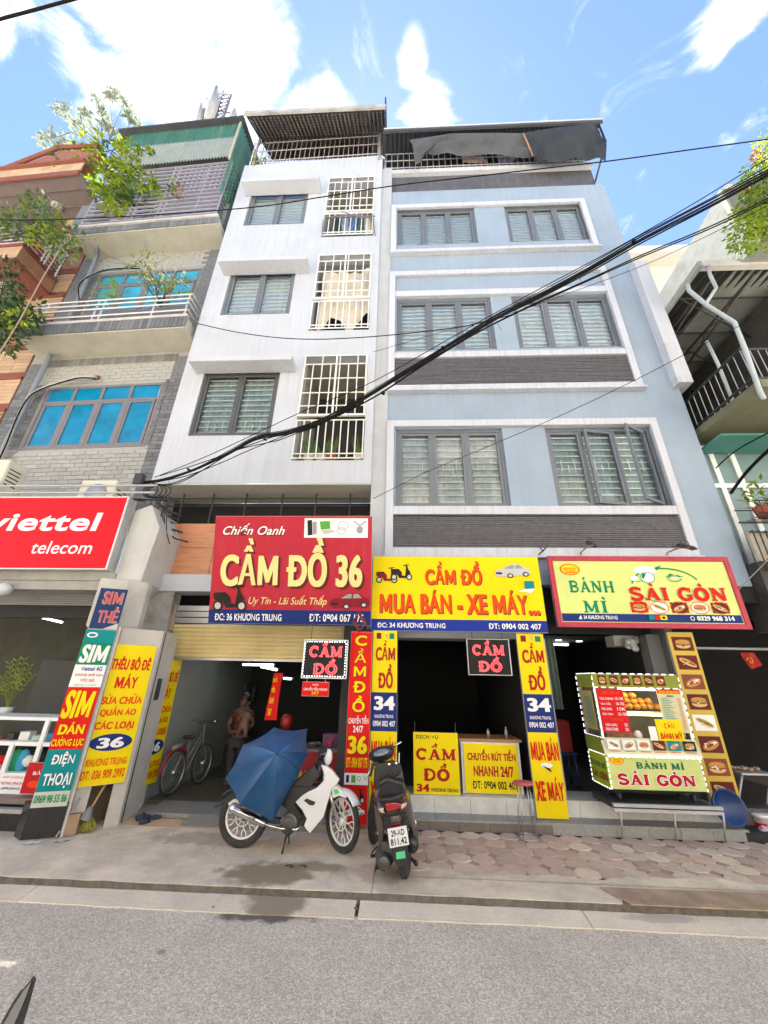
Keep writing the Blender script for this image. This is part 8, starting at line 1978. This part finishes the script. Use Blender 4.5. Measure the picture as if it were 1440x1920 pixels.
# loggia contents
cl = thing('sheet_cloth', 'cream bed sheet drying behind the middle white grille', 'cloth', W.p3(650, 540, .2))
mb = MB(); vs, fs = [], []; a_, b_ = op[1][0]+.12, op[1][1]-.02
for i in range(31):
    for j in range(19):
        u = i/30; v = j/18; x = a_+(b_-a_)*u; z = 10.33-.12*math.sin(PI*u)-v*(1.95-.5*abs(math.sin(u*5))) ; vs.append((x, .14+.03*math.sin(u*26+v*5)+.03*math.sin(u*11-v*12)+.04*v, z))
for i in range(30):
    for j in range(18): q = i*19+j; fs.append((q, q+19, q+20, q+1))
mb.add(vs, fs, 0, True).build('sheet', mat('sheet_cream', (.62, .56, .45), .9, var=.12, vs=5), cl)
for k, (px, c_, lb) in enumerate(((632, (.03, .03, .04), 'black garment on the clothes rail below the top grille, left'), (648, (.25, .3, .4), 'grey blue garment on the clothes rail below the top grille'), (662, (.1, .16, .3), 'blue garment hanging in the middle of the top clothes rail'), (676, (.04, .12, .09), 'dark green garment hanging near the right of the top clothes rail'), (690, (.5, .42, .33), 'beige garment at the right end of the top clothes rail'))):
    rag('hanging_laundry', lb, [(px-7, 410), (px+6, 409), (px+8, 425), (px+6, 440), (px-6, 441), (px-8, 425)], .08, mat('cloth_%d' % k if False else 'laundry_' + ['black', 'greyblue', 'blue', 'green', 'beige'][k], c_, .9, var=.3, vs=15), group='clothes on the top floor rail')
dr_ = thing('clothes_rail', 'folded steel clothes rack sticking out at the top white grille', 'clothes rack', W.p3(655, 405, -.3))
mb = MB(); q = [W.p3(612, 410, .0), W.p3(655, 392, -.5), W.p3(700, 408, .0)]
mb.tube([q[0], W.p3(640, 403, -.35), q[2]], .012, 5); mb.tube([W.p3(608, 408, -.05), W.p3(703, 405, -.05)], .014, 5); mb.tube([W.p3(628, 405, -.3), W.p3(690, 402, -.3)], .01, 5); mb.tube([W.p3(640, 396, -.2), W.p3(680, 410, -.2)], .01, 5); mb.tube([W.p3(606, 412, -.05), W.p3(604, 440, -.05)], .014, 5); mb.tube([W.p3(700, 410, -.05), W.p3(703, 442, -.05)], .014, 5); mb.build('frame', mat('rack_violet_grey', (.2, .17, .22), .5), dr_)
# right plants
rk = thing('plant_rack', 'black iron plant rack on the wall of the old building at the right edge', 'plant rack', (5.6, -.2, 3.8))
mb = MB(); zr = 3.93
for y in (-.42, -.05): mb.tube([(5.14, y, zr), (6.8, y, zr)], .014, 5); mb.tube([(5.14, y, zr+.2), (6.8, y, zr+.2)], .01, 5)
for k in range(14): x = 5.2+k*.1; mb.tube([(x, -.42, zr), (x, -.42, zr+.2)], .008, 4)
for k in range(6): mb.tube([(5.2, -.4+k*.07, zr), (6.8, -.4+k*.07, zr)], .008, 4)
mb.build('frame', black_metal, rk)
for k, (x, lb) in enumerate(((5.38, 'brown pot with arching yellow green leaves at the left of the iron rack'), (5.66, 'terracotta pot with broad dark leaves on the iron rack at the right edge'))):
    t = thing('potted_plant', lb, 'plant', (x, -.25, zr+.01)); MB().lathe([(.09, 0), (.12, .14), (.13, .15), (.1, .15)], (x, -.25, zr+.01), 14).build('pot', mat('pot_terracotta', (0, 0, 0)), t)
    rr = random.Random(60+k); mb = MB()
    for j in range(60 if k == 0 else 26): a = rr.random()*6.28; leaf(mb, Vector((x, -.25, zr+.15))+rv(rr)*(.25 if k == 0 else .06)+Vector((0, 0, .2 if k == 0 else .0)), Vector((math.cos(a), math.sin(a), .5)), Vector((0, 0, 1)), .15 if k == 0 else .26, .05 if k == 0 else .09, 0)
    mb.build('leaves', leaf_y if k == 0 else leaf_g, t)
# tree top right
tt = thing('flowering_tree', 'bright green tree with rusty flower clusters hanging over the grey wall top right', 'tree', (8.6, -1.6, 8.5))
rr = random.Random(77); mb = MB(); cr = MB(); D_ = -1.7
bb = Vector(W.p3(1500, 420, D_))
pts_ = [(1440, 290), (1430, 310), (1420, 320), (1412, 345), (1425, 350), (1440, 350), (1408, 380), (1420, 395), (1435, 390), (1400, 415), (1412, 430), (1430, 420), (1440, 440), (1395, 440), (1410, 450), (1397, 455), (1445, 400), (1455, 330), (1460, 380), (1460, 290), (1450, 420), (1405, 335), (1438, 265), (1450, 275), (1392, 420), (1420, 365), (1400, 400)]
for i, p in enumerate(pts_):
    q = Vector(W.p3(*p, D_+rr.uniform(-.5, .3))); mb.tube([bb, (bb+q)/2+rv(rr)*.15, q], [.04, .02, .006], 5)
    clump(cr, q, .2, 75, .085, .045, rr, 0 if rr.random() < .75 else 1, -.4)
for p in ((1420, 290), (1418, 297), (1424, 310), (1408, 358), (1402, 372), (1412, 352), (1438, 355)): clump(cr, W.p3(*p, D_-.1), .09, 45, .05, .035, rr, 2)
mb.build('trunk', bark, tt); cr.build('crown', [leaf_y, leaf_g, mat('blossom_rust', (.35, .12, .06), .7, var=.2)], tt)

# ================================================================== LEFT SHOP PALM
t = thing('potted_palm', 'dim palm seedling with pale fronds inside the dark telecom shop', 'plant', W.p3(15, 1380, -.2)); mb = MB(); rr = random.Random(12)
b = Vector(W.p3(12, 1330, -.1))
for p in ((5, 1270), (18, 1245), (32, 1240), (45, 1238), (55, 1250), (60, 1268), (0, 1285), (38, 1262)):
    q = Vector(W.p3(*p, -.1)); pts = [b.lerp(q, i/7)+Vector((0, 0, .05*math.sin(PI*i/7))) for i in range(8)]; mb.tube(pts, .004, 4)
    for i in range(3, 8):
        for s_ in (-1, 1): leaf(mb, pts[i], (q-b).normalized()+Vector((s_*.9, -.2, -.3)), Vector((0, 1, 0)), .09, .02)
mb.build('fronds', leaf_y, t); MB().lathe([(.06, 0), (.08, .12)], (b.x, b.y, W.at(10, 1345, -.1)[1]-.0), 12).build('pot', bar_w, t)

# ================================================================== ANTENNA MAST
am = thing('antenna_mast', 'steel lattice mast with white panel antennas above the dark brick house roof', 'antenna', (-5.6, 2.2, 17))
AY = 2.2; A3 = lambda px, py, d=0: Vector(W.p3(px, py, AY+d))
mb = MB(); l0, l1 = A3(400, 240), A3(418, 170); r0, r1 = A3(412, 240), A3(434, 178)
mb.tube([l0, l1], .05, 5); mb.tube([r0, r1], .05, 5)
for k in range(9): a, b = l0.lerp(l1, k/9), r0.lerp(r1, (k+1)/9); mb.tube([a, b], .018, 4); mb.tube([l0.lerp(l1, (k+1)/9), r0.lerp(r1, k/9)], .018, 4); mb.tube([a, r0.lerp(r1, k/9)], .015, 4)
mb.tube([A3(408, 185), A3(422, 160)], .02, 4); mb.tube([A3(398, 205), A3(432, 212)], .03, 4); mb.tube([A3(395, 222), A3(425, 228)], .03, 4); mb.build('lattice', mat('mast_grey', (.13, .12, .15), .6), am)
for (p, q, w) in (((391, 226), (409, 172), .24), ((371, 238), (380, 200), .16), ((430, 234), (442, 210), .15)):
    a, b = A3(*p, -.2), A3(*q, -.2); mb = MB().tube([a, b], w, 4); mb.build('panel_antenna', mat('antenna_white', (.30, .31, .32), .5), am)
MB().ball(A3(389, 190), .13, .1, .16, 10, 6).build('radio_unit', bar_grey, am); MB().ball(A3(392, 233), .12, .1, .12, 10, 6).ball(A3(402, 232), .1, .1, .12, 10, 6).build('radio_unit', roof_dark, am)
MB().tube([A3(398, 190, -.2), A3(405, 170, -.2)], .02, 4).build('lightning_rod', black_metal, am)

# ================================================================== OVERHEAD CABLES
cab = mat('cable_black', (.012, .012, .013), .9, var=.1, spec=.08)
def smooth(pts, n=10):
    out = []; P_ = [pts[0]]+list(pts)+[pts[-1]]
    for i in range(1, len(P_)-2):
        a, b, c, d = [Vector(P_[j]) for j in (i-1, i, i+1, i+2)]
        for k in range(n): t = k/n; out.append(.5*((2*b)+(-a+c)*t+(2*a-5*b+4*c-d)*t*t+(-a+3*b-3*c+d)*t**3))
    out.append(Vector(P_[-2])); return out
def cable(px, y0, y1, r, label=None, parent=None, name='overhead_cable', jit=0, seed=0, mt=None, group=None):
    n = len(px); rr = random.Random(seed); xs_ = [p[0] for p in px]; pts = []
    for i, p in enumerate(px):
        f_ = (p[0]-xs_[0])/(xs_[-1]-xs_[0]) if xs_[-1] != xs_[0] else i/(n-1)
        y = y0+(y1-y0)*f_; pts.append(Vector(W.p3(p[0], p[1]+rr.uniform(-jit, jit), y)))
    mb = MB().tube(smooth(pts, 8), r, 6)
    return mb.build(name, mt or cab, parent, **({} if parent else dict(label=label, cat='cable', group=group)))
bun = thing('cable_bundle', 'thick sagging bundle of black cables running from the brick house corner to the upper right', 'cable bundle', (0, -1.5, 5))
main = [(1475, 305), (1440, 322), (1330, 382), (1200, 450), (1100, 507), (1000, 560), (930, 595), (840, 650), (760, 698), (700, 735), (640, 770), (590, 795), (540, 810), (480, 822), (430, 848), (370, 878), (310, 898), (270, 904)]
for k, (dy, r_) in enumerate(((0, .012), (4, .009), (-5, .009), (8, .009), (-9, .006))):
    px = [(x, y+dy*(.25+.75*max(0, (x-300))/1140)) for x, y in main]; cable(px, -3.3, -.3, r_, parent=bun, name='cable', jit=1.2, seed=k)
low_ = [(1475, 352), (1440, 372), (1330, 425), (1200, 480), (1100, 525), (1000, 570), (900, 620), (800, 680), (700, 745), (600, 795), (560, 812)]
for k, dy in enumerate((0, 4)): cable([(x, y+dy*max(0, x-500)/900) for x, y in low_], -3.1, -.9, .008, parent=bun, name='cable', jit=.8, seed=k+10)
for k, px in enumerate(([(590, 797), (530, 818), (470, 842), (410, 868), (350, 893), (290, 904)], [(560, 812), (520, 825), (440, 845), (380, 882), (320, 908), (285, 905)], [(700, 745), (600, 790), (480, 832), (380, 865), (300, 893)], [(590, 800), (500, 815), (430, 850), (340, 905), (290, 908)])):
    cable(px, -.8, -.3, .007, parent=bun, name='cable', jit=2, seed=k+20)
cable([(1475, 285), (1440, 297), (1300, 382), (1150, 468), (1000, 548), (860, 625), (700, 715), (560, 775), (400, 850), (290, 895)], -3.2, -.35, .006, parent=bun, name='cable')
tie = MB(); rr = random.Random(90)
for i in range(3, 17):
    p_ = main[i]; f_ = (p_[0]-1475)/(270-1475); y = -3.3+3.0*f_; c_ = Vector(W.p3(p_[0]+rr.uniform(-20, 20), p_[1]+2, y)); 
    if i % 2: tie.tube([c_+Vector((-.02, 0, .01)), c_+Vector((.02, 0, -.012))], 0.024 if i < 10 else .017, 8)
    else: tie.tube([c_+Vector((0, 0, -.02)), c_+Vector((rr.uniform(-.05, .05), .02, -.10)), c_+Vector((rr.uniform(-.1, .1), .02, rr.uniform(-.22, -.12)))], .003, 4)
tie.build('cable_tie', cab, bun)
lp = MB()
for k in range(4):
    c_ = Vector(W.p3(285+k*5, 910, -.32)); lp.tube([c_+Vector((.12*math.cos(R(a))*(1+.2*k), .01*k, -.1+.12*math.sin(R(a)))) for a in range(0, 360, 24)], .007, 5, closed=True)
lp.build('coiled_loop', cab, bun)
MB().box(*[W.at(262, 900, -.3)[0]-.07, W.at(262, 900, -.3)[0]+.07, -.36, -.26, W.at(262, 900, -.3)[1]-.1, W.at(262, 900, -.3)[1]+.1]).build('junction_box', black_metal, bun, bevel=.008)
cable([(1475, 255), (1440, 261), (1300, 280), (1141, 302), (1000, 318), (880, 332), (740, 348), (600, 370), (480, 388), (300, 402), (100, 412), (0, 412)], -2.2, -1.1, .010, 'thin black cable crossing the top of all facades from edge to edge')
cable([(372, 607), (440, 622), (520, 633), (600, 636), (700, 631), (800, 621), (880, 610), (960, 590)], -.2, -1.4, .008, 'short black wire sagging across the white house below its middle windows')
cable([(1475, 560), (1440, 583), (1330, 640), (1200, 708), (1060, 775), (920, 835), (800, 885), (700, 935)], -2.2, -.35, .0045, 'very thin wire slanting across the lowest blue house windows')
cable([(1475, 365), (1440, 385), (1300, 455), (1200, 500), (1080, 545), (950, 590), (820, 625), (700, 660)], -2.6, -.3, .004, 'very thin wire crossing the middle windows below the cable bundle')
cable([(-20, 44), (0, 36), (60, 20), (140, -2), (170, -10)], -3.4, -3.6, .022, 'thick black cable cutting the top left corner of the sky')
cable([(-5, 668), (40, 595), (75, 530), (112, 468)], -1.2, -.7, .012, 'tan cord slanting up in front of the terracotta balcony', mt=mat('tan_rope', (.4, .28, .2), .9))
cable([(1475, 820), (1440, 845), (1400, 885), (1370, 925)], -1.6, -.4, .022, 'thick black cable slanting in front of the plants at the right edge')
cable([(1475, 800), (1440, 812), (1380, 845), (1342, 878)], -1.3, -.3, .010, 'thin black cable above the thick one in front of the pale glazed front')
cable([(1440, 1050), (1400, 1090), (1385, 1105)], -.8, -.2, .007, 'thin grey wire entering the dark alley at the right edge', mt=bar_grey)
# conduit on brick house
cab2 = mat('conduit_cream', (.42, .39, .33), .7, var=.3, vs=6)
for k, (px, m_, lb) in enumerate((([(0, 862), (15, 830), (35, 780), (55, 745), (80, 728), (130, 712), (155, 707), (180, 708)], cab2, 'cream and black conduit curving over the lower cyan window of the brick house'), ([(150, 560), (150, 535), (165, 520), (195, 507), (230, 503), (262, 503)], bar_grey, 'grey conduit curving over the upper cyan window of the brick house'))):
    pts = [Vector(K.p3(*p, -.14)) for p in px]; mb = MB().tube(smooth(pts, 6), .03, 7)
    t = thing('wall_conduit', lb, 'conduit', tuple(pts[3]), K); mb.build('conduit', m_, t); MB().tube(smooth([p+Vector((.02, -.03, -.05)) for p in pts], 6), .014, 5).build('cable', cab, t)
MB().ball(K.p3(181, 708, -.03), .09, .03, .06, 10, 6).build('wall_hole', mat('hole_rust', (.2, .06, .03), .9, var=.4, vs=20), brk_h)

# ================================================================== MIRROR AT THE LOWER LEFT
mi = thing('wing_mirror', 'black backed wing mirror poking into the picture at the lower left corner', 'mirror', (-1.1, -4.2, .9))
MY = -4.55
m3 = lambda px, py, d=0: Vector(W.p3(px, py, MY+d))
out = [(66, 1829), (60, 1832), (40, 1855), (22, 1882), (5, 1912), (-25, 1975), (-20, 2010), (20, 1990), (38, 1940), (50, 1900), (60, 1865), (68, 1836)]
mb = MB(); n = len(out); vs = [m3(*p) for p in out]+[m3(p[0]*.9+3, p[1]*.98+36, .05) for p in out]
fs = [list(range(n)), list(range(2*n-1, n-1, -1))]+[(i, n+i, n+(i+1) % n, (i+1) % n) for i in range(n)]
mb.add(vs, fs).build('shell', mat('mirror_black', (.012, .012, .014), .25, coat=.5, var=.05), mi, bevel=.002)
gl_ = [(59, 1840), (42, 1860), (25, 1887), (8, 1918), (-15, 1970), (5, 1960), (25, 1925), (40, 1890), (52, 1860)]
mb = MB(); mb.add([m3(*p, -.0015) for p in gl_], [list(range(len(gl_)))]); mb.build('mirror_glass', mat('mirror_pane', (.22, .23, .23), .35, metal=.5, var=.05), mi)
MB().tube([m3(10, 1985, .01), m3(-10, 2060, .01), m3(-60, 2150, .0)], .006, 8).build('stem', black_metal, mi)
